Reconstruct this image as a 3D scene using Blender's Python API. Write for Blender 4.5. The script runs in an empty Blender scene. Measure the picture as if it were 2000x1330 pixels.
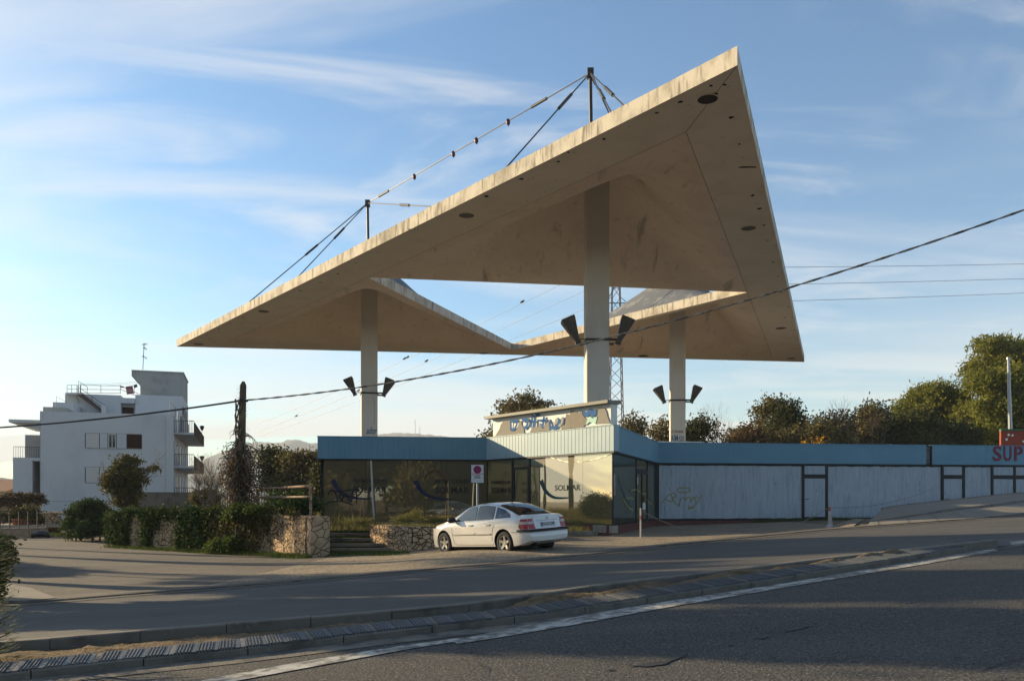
import bpy, bmesh, math, random
import numpy as np
from mathutils import Vector, Matrix
R = math.radians
F, HOR = 1600.0, 979.0            # focal length and horizon row of the 2000 x 1330 photograph
S = bpy.context.scene
COL = S.collection
# ---------------------------------------------------------------- camera
cam = bpy.data.objects.new('camera', bpy.data.cameras.new('camera'))
COL.objects.link(cam)
cam.location = (0, 0, 0); cam.rotation_euler = (R(90), 0, 0)
cam.data.sensor_width = 36; cam.data.lens = 36*F/2000
cam.data.shift_y = (HOR-665)/2000
cam.data.clip_end = 9000; cam.data.clip_start = .1
S.camera = cam
S.view_settings.view_transform = 'Standard'; S.view_settings.look = 'None'
S.view_settings.exposure = 1.35; S.view_settings.gamma = 1
# ---------------------------------------------------------------- light
SUN_EL = R(14.0); SUN_AZ = math.atan2(-3.5, 1.95)      # clockwise from +Y
sd = Vector((math.sin(SUN_AZ)*math.cos(SUN_EL), math.cos(SUN_AZ)*math.cos(SUN_EL), math.sin(SUN_EL)))
sun = bpy.data.objects.new('sun', bpy.data.lights.new('sun', 'SUN')); COL.objects.link(sun)
sun.data.energy = 5.0; sun.data.angle = R(.6); sun.data.color = (1, .78, .47)
sun.rotation_euler = sd.to_track_quat('Z', 'Y').to_euler()
W = bpy.data.worlds.new('World'); S.world = W; W.use_nodes = True
nt = W.node_tree; N = nt.nodes; L = nt.links
bg = N['Background']; bg.inputs['Strength'].default_value = .085
sky = N.new('ShaderNodeTexSky'); sky.sky_type = 'NISHITA'; sky.sun_disc = False
sky.sun_elevation = SUN_EL; sky.sun_rotation = SUN_AZ
sky.air_density = 1.0; sky.dust_density = 0.6; sky.ozone_density = 2.2; sky.altitude = 50
geo = N.new('ShaderNodeTexCoord')
sep = N.new('ShaderNodeSeparateXYZ'); L.new(geo.outputs['Generated'], sep.inputs[0])
def wmath(op, a, b=None, c=None, clamp=False):
    n = N.new('ShaderNodeMath'); n.operation = op; n.use_clamp = clamp
    for i, v in enumerate((a, b, c)):
        if v is None: continue
        if isinstance(v, (int, float)): n.inputs[i].default_value = v
        else: L.new(v, n.inputs[i])
    return n.outputs[0]
zc = wmath('MAXIMUM', sep.outputs[2], 0.0)
den = wmath('ADD', zc, .10)
cx = wmath('DIVIDE', sep.outputs[0], den); cy = wmath('DIVIDE', sep.outputs[1], den)
comb = N.new('ShaderNodeCombineXYZ'); L.new(cx, comb.inputs[0]); L.new(cy, comb.inputs[1])
def cloud(rot, sc, nscale, lo, hi, dist, off, detail=8, rough=.55):
    mp = N.new('ShaderNodeMapping'); mp.inputs['Rotation'].default_value = (0, 0, R(rot)); mp.inputs['Scale'].default_value = sc
    mp.inputs['Location'].default_value = off
    L.new(comb.outputs[0], mp.inputs[0])
    t = N.new('ShaderNodeTexNoise'); t.inputs['Scale'].default_value = nscale; t.inputs['Detail'].default_value = detail
    t.inputs['Roughness'].default_value = rough; t.inputs['Distortion'].default_value = dist
    L.new(mp.outputs[0], t.inputs['Vector'])
    r = N.new('ShaderNodeMapRange'); r.interpolation_type = 'SMOOTHSTEP'
    r.inputs[1].default_value = lo; r.inputs[2].default_value = hi
    L.new(t.outputs[0], r.inputs[0]); return r.outputs[0]
c1 = cloud(20, (.5, 1.5, 1), .9, .43, .72, 1.0, (3.1, 1.7, 0), 8, .55)
c2 = cloud(-25, (.6, 1.5, 1), 1.5, .47, .76, 1.0, (9.3, 4.2, 0), 9, .58)
c3 = cloud(8, (.22, 1.0, 1), 1.5, .40, .56, .4, (1.2, 5.2, 0), 6, .5)
low = N.new('ShaderNodeMapRange'); low.inputs[1].default_value = .22; low.inputs[2].default_value = .08
L.new(zc, low.inputs[0])
c3 = wmath('MULTIPLY', c3, low.outputs[0])
cl = wmath('MAXIMUM', wmath('MULTIPLY', wmath('MAXIMUM', c1, c2), .60), wmath('MULTIPLY', c3, .95))
cl = wmath('MULTIPLY', cl, .9, clamp=True)
mx = N.new('ShaderNodeMix'); mx.data_type = 'RGBA'
hsv = N.new('ShaderNodeHueSaturation'); hsv.inputs['Saturation'].default_value = 1.12; L.new(sky.outputs[0], hsv.inputs['Color'])
tint = N.new('ShaderNodeMix'); tint.data_type = 'RGBA'; tint.blend_type = 'MULTIPLY'; tint.inputs[0].default_value = 1; L.new(hsv.outputs[0], tint.inputs[6]); tint.inputs[7].default_value = (.78, .945, 1.0, 1)
L.new(cl, mx.inputs[0]); L.new(tint.outputs[2], mx.inputs[6])
mx.inputs[7].default_value = (4.7, 4.6, 4.45, 1)
L.new(mx.outputs[2], bg.inputs['Color'])

# ---------------------------------------------------------------- materials
MATS = {}
def mat(name, base, rough=.8, layers=(), bump=None, metal=0.0, spec=.3, coords='Object', grooves=None):
    """layers: (colour, noise scale, stretch xyz, lo, hi, detail, strength); bump: (scale, stretch, strength, distance)"""
    if name in MATS: return MATS[name]
    m = bpy.data.materials.new(name); m.use_nodes = True; MATS[name] = m
    nt = m.node_tree; N = nt.nodes; L = nt.links; b = N['Principled BSDF']
    b.inputs['Roughness'].default_value = rough; b.inputs['Metallic'].default_value = metal
    b.inputs['Specular IOR Level'].default_value = spec
    b.inputs['Base Color'].default_value = (*base, 1)
    tc = N.new('ShaderNodeTexCoord'); cur = None
    def noise(scale, stretch, detail, kind='n'):
        mp = N.new('ShaderNodeMapping'); mp.inputs['Scale'].default_value = stretch
        L.new(tc.outputs[coords], mp.inputs[0])
        if kind == 'v':
            t = N.new('ShaderNodeTexVoronoi'); t.feature = 'DISTANCE_TO_EDGE'; t.inputs['Scale'].default_value = scale
            L.new(mp.outputs[0], t.inputs['Vector']); return t.outputs['Distance']
        t = N.new('ShaderNodeTexNoise'); t.inputs['Scale'].default_value = scale; t.inputs['Detail'].default_value = detail
        t.inputs['Roughness'].default_value = .6
        L.new(mp.outputs[0], t.inputs['Vector']); return t.outputs['Fac']
    for ly in layers:
        c, sc, st, lo, hi, det, k = ly[:7]; kind = ly[7] if len(ly) > 7 else 'n'
        f = noise(sc, st, det, kind)
        mr = N.new('ShaderNodeMapRange'); mr.interpolation_type = 'SMOOTHSTEP'
        mr.inputs[1].default_value = lo; mr.inputs[2].default_value = hi; mr.inputs[4].default_value = k
        L.new(f, mr.inputs[0])
        mix = N.new('ShaderNodeMix'); mix.data_type = 'RGBA'; L.new(mr.outputs[0], mix.inputs[0])
        if cur is None: mix.inputs[6].default_value = (*base, 1)
        else: L.new(cur, mix.inputs[6])
        mix.inputs[7].default_value = (*c, 1); cur = mix.outputs[2]
    if cur is not None: L.new(cur, b.inputs['Base Color'])
    if bump:
        sc, st, k, d = bump[:4]; kind = bump[4] if len(bump) > 4 else 'n'
        f = noise(sc, st, 6, kind)
        if kind == 'v':
            mr = N.new('ShaderNodeMapRange'); mr.inputs[1].default_value = 0; mr.inputs[2].default_value = .09; L.new(f, mr.inputs[0]); f = mr.outputs[0]
        bp = N.new('ShaderNodeBump'); bp.inputs['Strength'].default_value = k; bp.inputs['Distance'].default_value = d
        L.new(f, bp.inputs['Height']); L.new(bp.outputs[0], b.inputs['Normal'])
    return m
def leafmat(name, dark, light, trans=.25):
    if name in MATS: return MATS[name]
    m = bpy.data.materials.new(name); m.use_nodes = True; MATS[name] = m
    nt = m.node_tree; N = nt.nodes; L = nt.links; b = N['Principled BSDF']; out = N['Material Output']
    g = N.new('ShaderNodeNewGeometry'); r = N.new('ShaderNodeMix'); r.data_type = 'RGBA'
    r.inputs[6].default_value = (*dark, 1); r.inputs[7].default_value = (*light, 1)
    tc = N.new('ShaderNodeTexCoord'); t = N.new('ShaderNodeTexNoise'); t.inputs['Scale'].default_value = .8; t.inputs['Detail'].default_value = 3
    L.new(tc.outputs['Object'], t.inputs['Vector'])
    a = N.new('ShaderNodeMath'); a.operation = 'ADD'; L.new(g.outputs['Random Per Island'], a.inputs[0]); L.new(t.outputs[0], a.inputs[1])
    s = N.new('ShaderNodeMath'); s.operation = 'SUBTRACT'; s.use_clamp = True; L.new(a.outputs[0], s.inputs[0]); s.inputs[1].default_value = .5
    L.new(s.outputs[0], r.inputs[0]); L.new(r.outputs[2], b.inputs['Base Color'])
    b.inputs['Roughness'].default_value = .75; b.inputs['Specular IOR Level'].default_value = .12
    tr = N.new('ShaderNodeBsdfTranslucent'); L.new(r.outputs[2], tr.inputs['Color'])
    ms = N.new('ShaderNodeMixShader'); ms.inputs[0].default_value = trans
    L.new(b.outputs[0], ms.inputs[1]); L.new(tr.outputs[0], ms.inputs[2]); L.new(ms.outputs[0], out.inputs['Surface'])
    return m
def glassmat(name, dark, gloss, k, dirt=.0):
    """solar film: a dark body with a tinted mirror over it"""
    if name in MATS: return MATS[name]
    m = bpy.data.materials.new(name); m.use_nodes = True; MATS[name] = m
    nt = m.node_tree; N = nt.nodes; L = nt.links; b = N['Principled BSDF']; out = N['Material Output']
    b.inputs['Base Color'].default_value = (*dark, 1); b.inputs['Roughness'].default_value = .5
    gl = N.new('ShaderNodeBsdfGlossy'); gl.inputs['Color'].default_value = (*gloss, 1); gl.inputs['Roughness'].default_value = .015
    tc = N.new('ShaderNodeTexCoord'); t = N.new('ShaderNodeTexNoise'); t.inputs['Scale'].default_value = .9; t.inputs['Detail'].default_value = 2
    L.new(tc.outputs['Object'], t.inputs['Vector'])
    bp = N.new('ShaderNodeBump'); bp.inputs['Strength'].default_value = .12; bp.inputs['Distance'].default_value = .008
    L.new(t.outputs[0], bp.inputs['Height']); L.new(bp.outputs[0], gl.inputs['Normal'])
    ms = N.new('ShaderNodeMixShader'); ms.inputs[0].default_value = k
    L.new(b.outputs[0], ms.inputs[1]); L.new(gl.outputs[0], ms.inputs[2]); L.new(ms.outputs[0], out.inputs['Surface'])
    return m

# ---------------------------------------------------------------- builders
ORG = {}
def thing(name, label, cat, loc=(0, 0, 0), group=None, rz=0):
    o = bpy.data.objects.new(name, None); COL.objects.link(o); o.location = loc; o.rotation_euler = (0, 0, rz)
    o.empty_display_size = .2
    o['label'] = label; o['category'] = cat
    if group: o['group'] = group
    ORG[o] = Vector(loc) if rz == 0 else Vector((0, 0, 0))
    return o
def tag(o, label, cat, group=None, kind=None):
    if label: o['label'] = label
    if cat: o['category'] = cat
    if group: o['group'] = group
    if kind: o['kind'] = kind
    return o
class MB:
    def __init__(s): s.v = []; s.f = []; s.m = []; s.uv = None
    def add(s, vs, fs, mi=0):
        k = len(s.v); s.v += [tuple(v) for v in vs]; s.f += [tuple(i+k for i in f) for f in fs]; s.m += [mi]*len(fs); return s
    def obox(s, o, a, b, c, mi=0):
        """box from corner o with edge vectors a, b, c"""
        o, a, b, c = map(Vector, (o, a, b, c))
        vs = [o, o+a, o+a+b, o+b, o+c, o+a+c, o+a+b+c, o+b+c]
        fs = [(0, 3, 2, 1), (4, 5, 6, 7), (0, 1, 5, 4), (1, 2, 6, 5), (2, 3, 7, 6), (3, 0, 4, 7)]
        if a.cross(b).dot(c) < 0: fs = [f[::-1] for f in fs]
        return s.add(vs, fs, mi)
    def box(s, x0, x1, y0, y1, z0, z1, mi=0): return s.obox((x0, y0, z0), (x1-x0, 0, 0), (0, y1-y0, 0), (0, 0, z1-z0), mi)
    def prism(s, pts, ex, mi=0, cap=True):
        pts = [Vector(p) for p in pts]; ex = Vector(ex); n = len(pts)
        fs = [(i, (i+1) % n, n+(i+1) % n, n+i) for i in range(n)]
        if cap: fs += [tuple(range(n))[::-1], tuple(range(n, 2*n))]
        return s.add(pts+[p+ex for p in pts], fs, mi)
    def tube(s, pts, rad, n=6, mi=0, caps=True):
        pts = [Vector(p) for p in pts]
        if isinstance(rad, (int, float)): rad = [rad]*len(pts)
        vs = []; pa = None
        for i, p in enumerate(pts):
            d = (pts[min(i+1, len(pts)-1)]-pts[max(i-1, 0)])
            d = d.normalized() if d.length > 1e-9 else Vector((0, 0, 1))
            if pa is None: pa = d.orthogonal().normalized()
            else:
                pa = pa-d*pa.dot(d); pa = pa.normalized() if pa.length > 1e-6 else d.orthogonal().normalized()
            pb = d.cross(pa)
            for k in range(n):
                t = 2*math.pi*k/n; vs.append(p+(pa*math.cos(t)+pb*math.sin(t))*rad[i])
        fs = [(i*n+k, i*n+(k+1) % n, (i+1)*n+(k+1) % n, (i+1)*n+k) for i in range(len(pts)-1) for k in range(n)]
        if caps: fs += [tuple(range(n))[::-1], tuple((len(pts)-1)*n+k for k in range(n))]
        return s.add(vs, fs, mi)
    def disc(s, c, nrm, r, th, n=24, mi=0, ry=None):
        c = Vector(c); nrm = Vector(nrm).normalized(); a = nrm.orthogonal().normalized(); b = nrm.cross(a)
        if abs(nrm.z) < .9: b = Vector((0, 0, 1)); b = (b-nrm*b.dot(nrm)).normalized(); a = b.cross(nrm)
        pts = [c+a*math.cos(2*math.pi*k/n)*r+b*math.sin(2*math.pi*k/n)*(ry or r) for k in range(n)]
        return s.prism(pts, nrm*th, mi)
    def grid(s, P, mi=0):
        n, m = len(P), len(P[0]); vs = [p for r in P for p in r]
        return s.add(vs, [(i*m+j, (i+1)*m+j, (i+1)*m+j+1, i*m+j+1) for i in range(n-1) for j in range(m-1)], mi)
    def build(s, name, mats, parent=None, smooth=None, local=False):
        me = bpy.data.meshes.new(name)
        o = bpy.data.objects.new(name, me); COL.objects.link(o)
        vs = s.v
        if parent is not None:
            o.parent = parent; ORG[o] = ORG.get(parent, Vector((0, 0, 0)))
            if not local:
                q = ORG[o]; vs = [(v[0]-q.x, v[1]-q.y, v[2]-q.z) for v in vs]
        else: ORG[o] = Vector((0, 0, 0))
        me.from_pydata(vs, [], s.f)
        for m in (mats if isinstance(mats, (list, tuple)) else [mats]): me.materials.append(m)
        me.polygons.foreach_set('material_index', s.m)
        if smooth is not None:
            me.polygons.foreach_set('use_smooth', [True]*len(s.f))
            try: me.set_sharp_from_angle(angle=R(smooth))
            except Exception: pass
        me.update()
        if s.uv:
            ul = me.uv_layers.new(name='UVMap'); 
            for lp in me.loops: ul.data[lp.index].uv = s.uv[lp.vertex_index]
        return o
    def single(s, name, mats, label, cat, group=None, smooth=None):
        """a one-mesh thing with its origin at the base centre"""
        a = np.array(s.v); c = Vector(((a[:, 0].min()+a[:, 0].max())/2, (a[:, 1].min()+a[:, 1].max())/2, a[:, 2].min()))
        s.v = [(v[0]-c.x, v[1]-c.y, v[2]-c.z) for v in s.v]
        o = s.build(name, mats, None, smooth); o.location = c
        return tag(o, label, cat, group)
def quads(name, C4, material, parent=None, nper=4):
    """fast mesh of many separate faces: C4 is an array (n, nper, 3)"""
    C4 = np.asarray(C4, dtype=np.float32); n = len(C4)
    q = ORG.get(parent, Vector((0, 0, 0))) if parent is not None else Vector((0, 0, 0))
    C4 = C4-np.array(q, dtype=np.float32)
    me = bpy.data.meshes.new(name); me.vertices.add(n*nper); me.vertices.foreach_set('co', C4.reshape(-1))
    me.loops.add(n*nper); me.loops.foreach_set('vertex_index', np.arange(n*nper, dtype=np.int32))
    me.polygons.add(n); me.polygons.foreach_set('loop_start', np.arange(0, n*nper, nper, dtype=np.int32))
    me.polygons.foreach_set('loop_total', np.full(n, nper, dtype=np.int32))
    me.materials.append(material); me.update(calc_edges=True); me.validate()
    o = bpy.data.objects.new(name, me); COL.objects.link(o)
    if parent is not None: o.parent = parent; ORG[o] = q
    return o
def P(px, py, Y): return Vector(((px-1000)/F*Y, Y, (HOR-py)/F*Y))
def onplane(px, py, O, n):
    d = Vector(((px-1000)/F, 1, (HOR-py)/F)); n = Vector(n); return d*(Vector(O).dot(n)/d.dot(n))
def atz(px, py, z): Y = z*F/(HOR-py); return Vector(((px-1000)/F*Y, Y, z))
def sm(a, b, x): t = min(1, max(0, (x-a)/(b-a))); return t*t*(3-2*t)

# ---------------------------------------------------------------- terrain
def zr(X):
    if X > -6:
        z = -1.41+.06*X
        return z if X < 24 else .03+(1-math.exp(-(X-24)*.03))*2
    return -1.77-.22*(1-math.exp((X+6)*.06/.22))
def gp(px, py, off=0.0):
    """the point of the road surface seen at a pixel"""
    a, b = 3.0, 3.0
    f = lambda Y: (HOR-F*(zr((px-1000)/F*Y)+off)/Y)-py
    while f(b) > 0 and b < 90: b += .25
    a = b-.25
    for _ in range(30):
        m = (a+b)/2
        if f(m) > 0: a = m
        else: b = m
    X = (px-1000)/F*b; return Vector((X, b, zr(X)+off))
def poly(px, off=0.0): return [gp(x, y, off) for x, y in px]
def resample(pts, step):
    out = [pts[0].copy()]; 
    for a, b in zip(pts, pts[1:]):
        n = max(1, int((b-a).length/step))
        for k in range(1, n+1): out.append(a.lerp(b, k/n))
    return out
def smooth_line(pts, it=2):
    for _ in range(it):
        q = [pts[0]]
        for a, b in zip(pts, pts[1:]): q += [a.lerp(b, .25), a.lerp(b, .75)]
        q.append(pts[-1]); pts = q
    return pts
K1 = smooth_line([Vector((-16, 5.2, 0)), Vector((-9, 6.2, 0))]+poly([(50, 1327), (225, 1307), (500, 1279), (750, 1246), (1000, 1219), (1175, 1193), (1445, 1151), (1650, 1117), (1815, 1090), (1965, 1062)]))
K2 = smooth_line([Vector((-20, 8.3, 0))]+poly([(0, 1254), (250, 1233), (345, 1226), (530, 1211), (705, 1196), (875, 1183), (1000, 1167), (1215, 1136), (1430, 1112), (1625, 1088), (1760, 1074), (1860, 1063), (1960, 1053)], .15))
K3 = smooth_line([Vector((-22, 15.6, 0)), Vector((-14, 14.6, 0))]+poly([(0, 1183), (130, 1173), (240, 1163), (400, 1151), (550, 1140), (740, 1122), (1000, 1100), (1130, 1087), (1280, 1070), (1450, 1052), (1600, 1037), (1760, 1024), (2000, 1008)])+[Vector((26, 34, 0)), Vector((36, 42, 0))])
def k3y(X):
    for a, b in zip(K3, K3[1:]):
        if a.x <= X <= b.x: return a.y+(b.y-a.y)*(X-a.x)/(b.x-a.x)
    return K3[0].y if X < K3[0].x else K3[-1].y
def za(X): return -1.27+.03*min(12, max(0, X-4))
def gz(X, Y):
    if Y > 400: return -2.5
    if X < -4 : return zr(X)
    off = .6+min(1, max(0, (X-10.4)/2.6))*5.3
    t = sm(0, 3.2, Y-k3y(X)-off)*sm(-4, 1, X)
    return zr(X)*(1-t)+za(X)*t
def on_ground(p, off=0.0): return Vector((p[0], p[1], gz(p[0], p[1])+off))
rng = np.random.default_rng(7); rnd = random.Random(3)
# ---------------------------------------------------------------- ground materials
m_ground = mat('ground', (.20, .155, .11), .95, [((.10, .085, .065), .6, (1, 1, 1), .4, .65, 5, .8), ((.30, .25, .19), 9, (1, 1, 1), .5, .7, 6, .7), ((.06, .05, .04), 30, (1, 1, 1), .55, .7, 2, .8)], (14, (1, 1, 1), 1.0, .05), spec=.1)
m_asph = mat('asphalt', (.078, .075, .070), .85, [((.115, .108, .098), .35, (1, 2.2, 1), .42, .7, 6, .7), ((.045, .044, .044), 1.3, (.5, 2.5, 1), .52, .72, 8, .6), ((.15, .14, .125), 55, (1, 1, 1), .55, .75, 2, .7), ((.03, .03, .03), 40, (1, 1, 1), .55, .7, 2, .6)], (45, (1, 1, 1), .8, .02), spec=.25)
m_road = mat('road_asphalt', (.068, .066, .064), .9, [((.10, .096, .088), .35, (1, 2.2, 1), .42, .7, 6, .7), ((.055, .053, .05), 1.1, (.5, 2.0, 1), .52, .72, 8, .5), ((.21, .195, .17), 42, (1, 1, 1), .53, .68, 2, .85), ((.022, .022, .022), 33, (1, 1, 1), .54, .66, 2, .85)], (38, (1, 1, 1), 1.0, .035), spec=.2)
m_asph2 = mat('side_asphalt', (.12, .108, .092), .9, [((.17, .148, .12), .4, (1, 2, 1), .42, .65, 6, .8), ((.28, .24, .195), 22, (1, 1, 1), .58, .7, 3, .7), ((.05, .047, .042), 28, (1, 1, 1), .52, .7, 2, .8)], (24, (1, 1, 1), 1.0, .03), spec=.15)
m_conc = mat('kerb_concrete', (.17, .155, .13), .9, [((.09, .082, .07), 2.5, (1, 1, 1), .45, .7, 7, .8), ((.24, .22, .19), 14, (1, 1, 1), .55, .75, 4, .6)], (30, (1, 1, 1), .5, .01), spec=.15)
m_kerbd = mat('dark_kerb', (.10, .092, .08), .9, [((.05, .047, .042), 2.5, (1, 1, 1), .45, .65, 7, .9)], (30, (1, 1, 1), .5, .01), spec=.1)
m_slab = mat('paving_concrete', (.21, .188, .155), .9, [((.18, .16, .13), 1.2, (1, 1, 1), .45, .7, 7, .8), ((.27, .245, .20), 20, (1, 1, 1), .55, .75, 4, .6)], (30, (1, 1, 1), .4, .01), spec=.15)
m_tile = mat('tile_slab', (.11, .115, .12), .6, [((.17, .165, .155), 3, (1, 1, 1), .5, .7, 6, .7), ((.05, .055, .06), 7, (1, 1, 1), .5, .75, 5, .7)], (30, (1, 1, 1), .4, .01))
m_tile_d = mat('dark_tile_slab', (.055, .065, .075), .55, [((.11, .11, .11), 4, (1, 1, 1), .5, .7, 6, .6)], (30, (1, 1, 1), .4, .01))
m_dirt = mat('dirt', (.16, .118, .075), .95, [((.09, .065, .04), 3, (1, 1, 1), .45, .65, 6, .9), ((.27, .21, .14), 18, (1, 1, 1), .55, .7, 4, .7)], (12, (1, 1, 1), 1.0, .06), spec=.05)
m_line = mat('road_paint', (.42, .41, .375), .85, [((.11, .105, .095), 7, (1, 1, 1), .42, .62, 9, .95), ((.13, .125, .11), 1.5, (1, 1, 1), .45, .65, 6, .8)], (45, (1, 1, 1), .5, .01), spec=.2)
m_tar = mat('tar', (.022, .022, .024), .6, [((.04, .04, .04), 9, (1, 1, 1), .5, .7, 3, .7)], spec=.35)
m_gravelp = mat('gravel', (.30, .25, .185), .95, [((.10, .085, .065), 12, (1, 1, 1), .5, .62, 4, .9), ((.34, .30, .24), 26, (1, 1, 1), .55, .66, 3, .9), ((.14, .12, .10), .7, (1, 1, 1), .5, .7, 4, .6)], (26, (1, 1, 1), 1.0, .06), spec=.1)

# ---------------------------------------------------------------- ground
def axis(a, b, st, far):
    v = list(np.arange(a, b+.01, st)); s = st; x = b
    while x < far: s *= 1.5; x += s; v.append(x)
    s = st; x = a; w = []
    while x > -far: s *= 1.5; x -= s; w.append(x)
    return w[::-1]+v
xs = axis(-45, 50, .8, 4000); ys = axis(-14, 60, .8, 4000)
g = MB(); g.grid([[(x, y, gz(x, y)-.05) for y in ys] for x in xs])
g.f = [f[::-1] for f in g.f] if False else g.f
tag(g.build('ground', m_ground, smooth=60), None, None, kind='structure')

def strip(name, A, B, offA, offB, m, n=8, step=.7, zf=None, uv=False):
    """a sheet between two polylines sampled alike, following the ground"""
    def samp(Pl, k):
        d = [0]
        for a, b in zip(Pl, Pl[1:]): d.append(d[-1]+math.hypot(b.x-a.x, b.y-a.y))
        out = []
        for i in range(k+1):
            t = d[-1]*i/k; j = max(q for q in range(len(d)) if d[q] <= t+1e-9); j = min(j, len(Pl)-2)
            u = (t-d[j])/max(1e-9, d[j+1]-d[j]); out.append(Pl[j].lerp(Pl[j+1], min(1, u)))
        return out
    Ln = sum(math.hypot(b.x-a.x, b.y-a.y) for a, b in zip(A, A[1:])); k = max(2, int(Ln/step))
    a, b = samp(A, k), samp(B, k); G = []
    for p, q in zip(a, b):
        row = []
        for j in range(n+1):
            t = j/n; x = p.x+(q.x-p.x)*t; y = p.y+(q.y-p.y)*t
            o = (offA+(offB-offA)*t) if zf is None else zf(t, x)
            row.append((x, y, zr(x)+o))
        G.append(row)
    mb = MB(); mb.grid(G); mb.f = [f[::-1] for f in mb.f]
    return tag(mb.build(name, m, smooth=60), None, None, kind='structure')
def shift(Pl, d):
    """offset a polyline to its left (towards +Y) by d"""
    out = []
    for i, p in enumerate(Pl):
        t = Pl[min(i+1, len(Pl)-1)]-Pl[max(i-1, 0)]; t.z = 0; t.normalize()
        q = Vector((p.x-t.y*d, p.y+t.x*d, 0)); out.append(q)
    return out
near = [Vector((x, -13.9, 0)) for x in np.linspace(-16, 45, 12)]
K1x = K1+[K1[-1].lerp(K1[-1]+(K1[-1]-K1[-6]).normalized()*26, t) for t in (.25, .5, .75, 1)]
strip('road', K1x, near, .0, .0, m_road, 24, .8)
# service road beyond the divider, level with the far kerb at the other side
K2x = [p for p in K2]
tailK = K1x[-4:]
strip('service_road', K3[:-2], K2x+[p for p in tailK][1:], .0, .13, m_asph, 8, .8, zf=lambda t, x: .004+.13*t*t*(1-sm(7.5, 9.6, x)))
# divider: ribbed tile kerb in front, strip of dirt, plain kerb behind
def kerb_line(name, A, prof, m, joint=1.0, mats=None, rib=None):
    pts = resample(A, .12)
    mb = MB(); n = len(prof); s = 0; rows = []
    for i, p in enumerate(pts):
        t = pts[min(i+1, len(pts)-1)]-pts[max(i-1, 0)]; t.z = 0; t.normalize(); nr = Vector((-t.y, t.x, 0))
        if i: s += (pts[i]-pts[i-1]).xy.length
        rows.append([(p.x+nr.x*d, p.y+nr.y*d, zr(p.x)+h) for d, h in prof])
    mb.grid(rows); mb.f = [f[::-1] for f in mb.f]
    return tag(mb.build(name, m), None, None, kind='structure')
def blocks(name, A, w, h0, h1, L, gap, mats, pick, inset=0.0, zb=-.12, hs=lambda x: 1):
    """kerb stones of length L along a line: width w, front height h0, back height h1"""
    mb = MB(); pts = resample(A, .05); acc = 0; st = 0; i = 0; s = [0]
    for a, b in zip(pts, pts[1:]): s.append(s[-1]+(b-a).xy.length)
    def at(d):
        j = min(len(s)-2, max(0, int(np.searchsorted(s, d)-1))); u = (d-s[j])/(s[j+1]-s[j]); p = pts[j].lerp(pts[j+1], u)
        k0, k1 = max(0, j-6), min(len(pts)-1, j+7); t = pts[k1]-pts[k0]; t.z = 0; t.normalize(); return p, Vector((-t.y, t.x, 0))
    d = 0; k = 0
    while d+L < s[-1]:
        p, n1 = at(d+gap/2); q, n2 = at(d+L-gap/2); j = rnd.uniform(-.006, .006)
        vs = []
        for (c, nn) in ((p, n1), (q, n2)):
            z = zr(c.x)+j
            for (o, h) in ((0, zb), (0, h0-.015), (.02, h0), (w-.01, h1), (w, h1-.01), (w, zb)):
                vs.append((c.x+nn.x*(o+inset), c.y+nn.y*(o+inset), z+(h if h < 0 else h*hs(c.x))))
        fs = [(i, i+6, (i+1) % 6+6, (i+1) % 6) for i in range(6)]+[tuple(range(6)), tuple(range(6, 12))[::-1]]
        mb.add(vs, fs, pick(k)); d += L; k += 1
    return tag(mb.build(name, mats), None, None, kind='structure')
blocks('kerb', K1, .28, .085, .09, .98, .012, [m_conc], lambda k: 0)
# ribbed tiles on the top: three dark ribbed pieces then a plain one
def tiles():
    mb = MB(); pts = resample(shift(K1, .015), .05); s = [0]
    for a, b in zip(pts, pts[1:]): s.append(s[-1]+(b-a).xy.length)
    d = 0; k = 0; W_ = .35
    seq = []
    for g_ in range(3): seq += [('r', .150), ('p', .060)]
    seq += [('l', .055)]
    while d < s[-1]-.5:
        kind, Lk = seq[k % len(seq)]; ribbed = kind == 'r'; nseg = 9 if ribbed else 1
        xk = pts[min(len(pts)-1, int(np.searchsorted(s, d)))].x; worn = rnd.random()
        for r in range(nseg):
            a0 = d+Lk*r/nseg+(.003 if r == 0 else 0); a1 = d+Lk*(r+1)/nseg-(.003 if r == nseg-1 else 0)
            up = .012 if (ribbed and r % 2 == 0) else .004
            q = []
            for dd in (a0, a1):
                j = min(len(s)-2, max(0, int(np.searchsorted(s, dd)-1))); u = (dd-s[j])/(s[j+1]-s[j]); p = pts[j].lerp(pts[j+1], u)
                t = pts[min(len(pts)-1, j+7)]-pts[max(0, j-6)]; t.z = 0; t.normalize(); nn = Vector((-t.y, t.x, 0)); q.append((p, nn))
            vs = []
            for p, nn in q:
                for o, h in ((0, .07), (0, .088+up), (W_, .118+up), (W_, .02)):
                    vs.append((p.x+nn.x*o, p.y+nn.y*o, zr(p.x)+h+.004))
            mi = (1 if r % 2 == 0 else (0 if xk < 1.5 and worn < .85 else 2)) if ribbed else (2 if kind == 'l' else 1)
            if kind == 'l' and worn < .7: mi = 0
            mb.add(vs, [(0, 4, 5, 1), (1, 5, 6, 2), (2, 6, 7, 3), (0, 1, 2, 3), (7, 6, 5, 4)], mi)
        d += Lk; k += 1
    return tag(mb.build('kerb_tiles', [m_conc, m_tile_d, m_tile, m_tar]), None, None, kind='structure')
tiles()
K2f = shift(K2, -.02)
blocks('median_kerb', K2, .15, .15, .15, .98, .010, [m_conc], lambda k: 0, zb=-.15)
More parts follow.
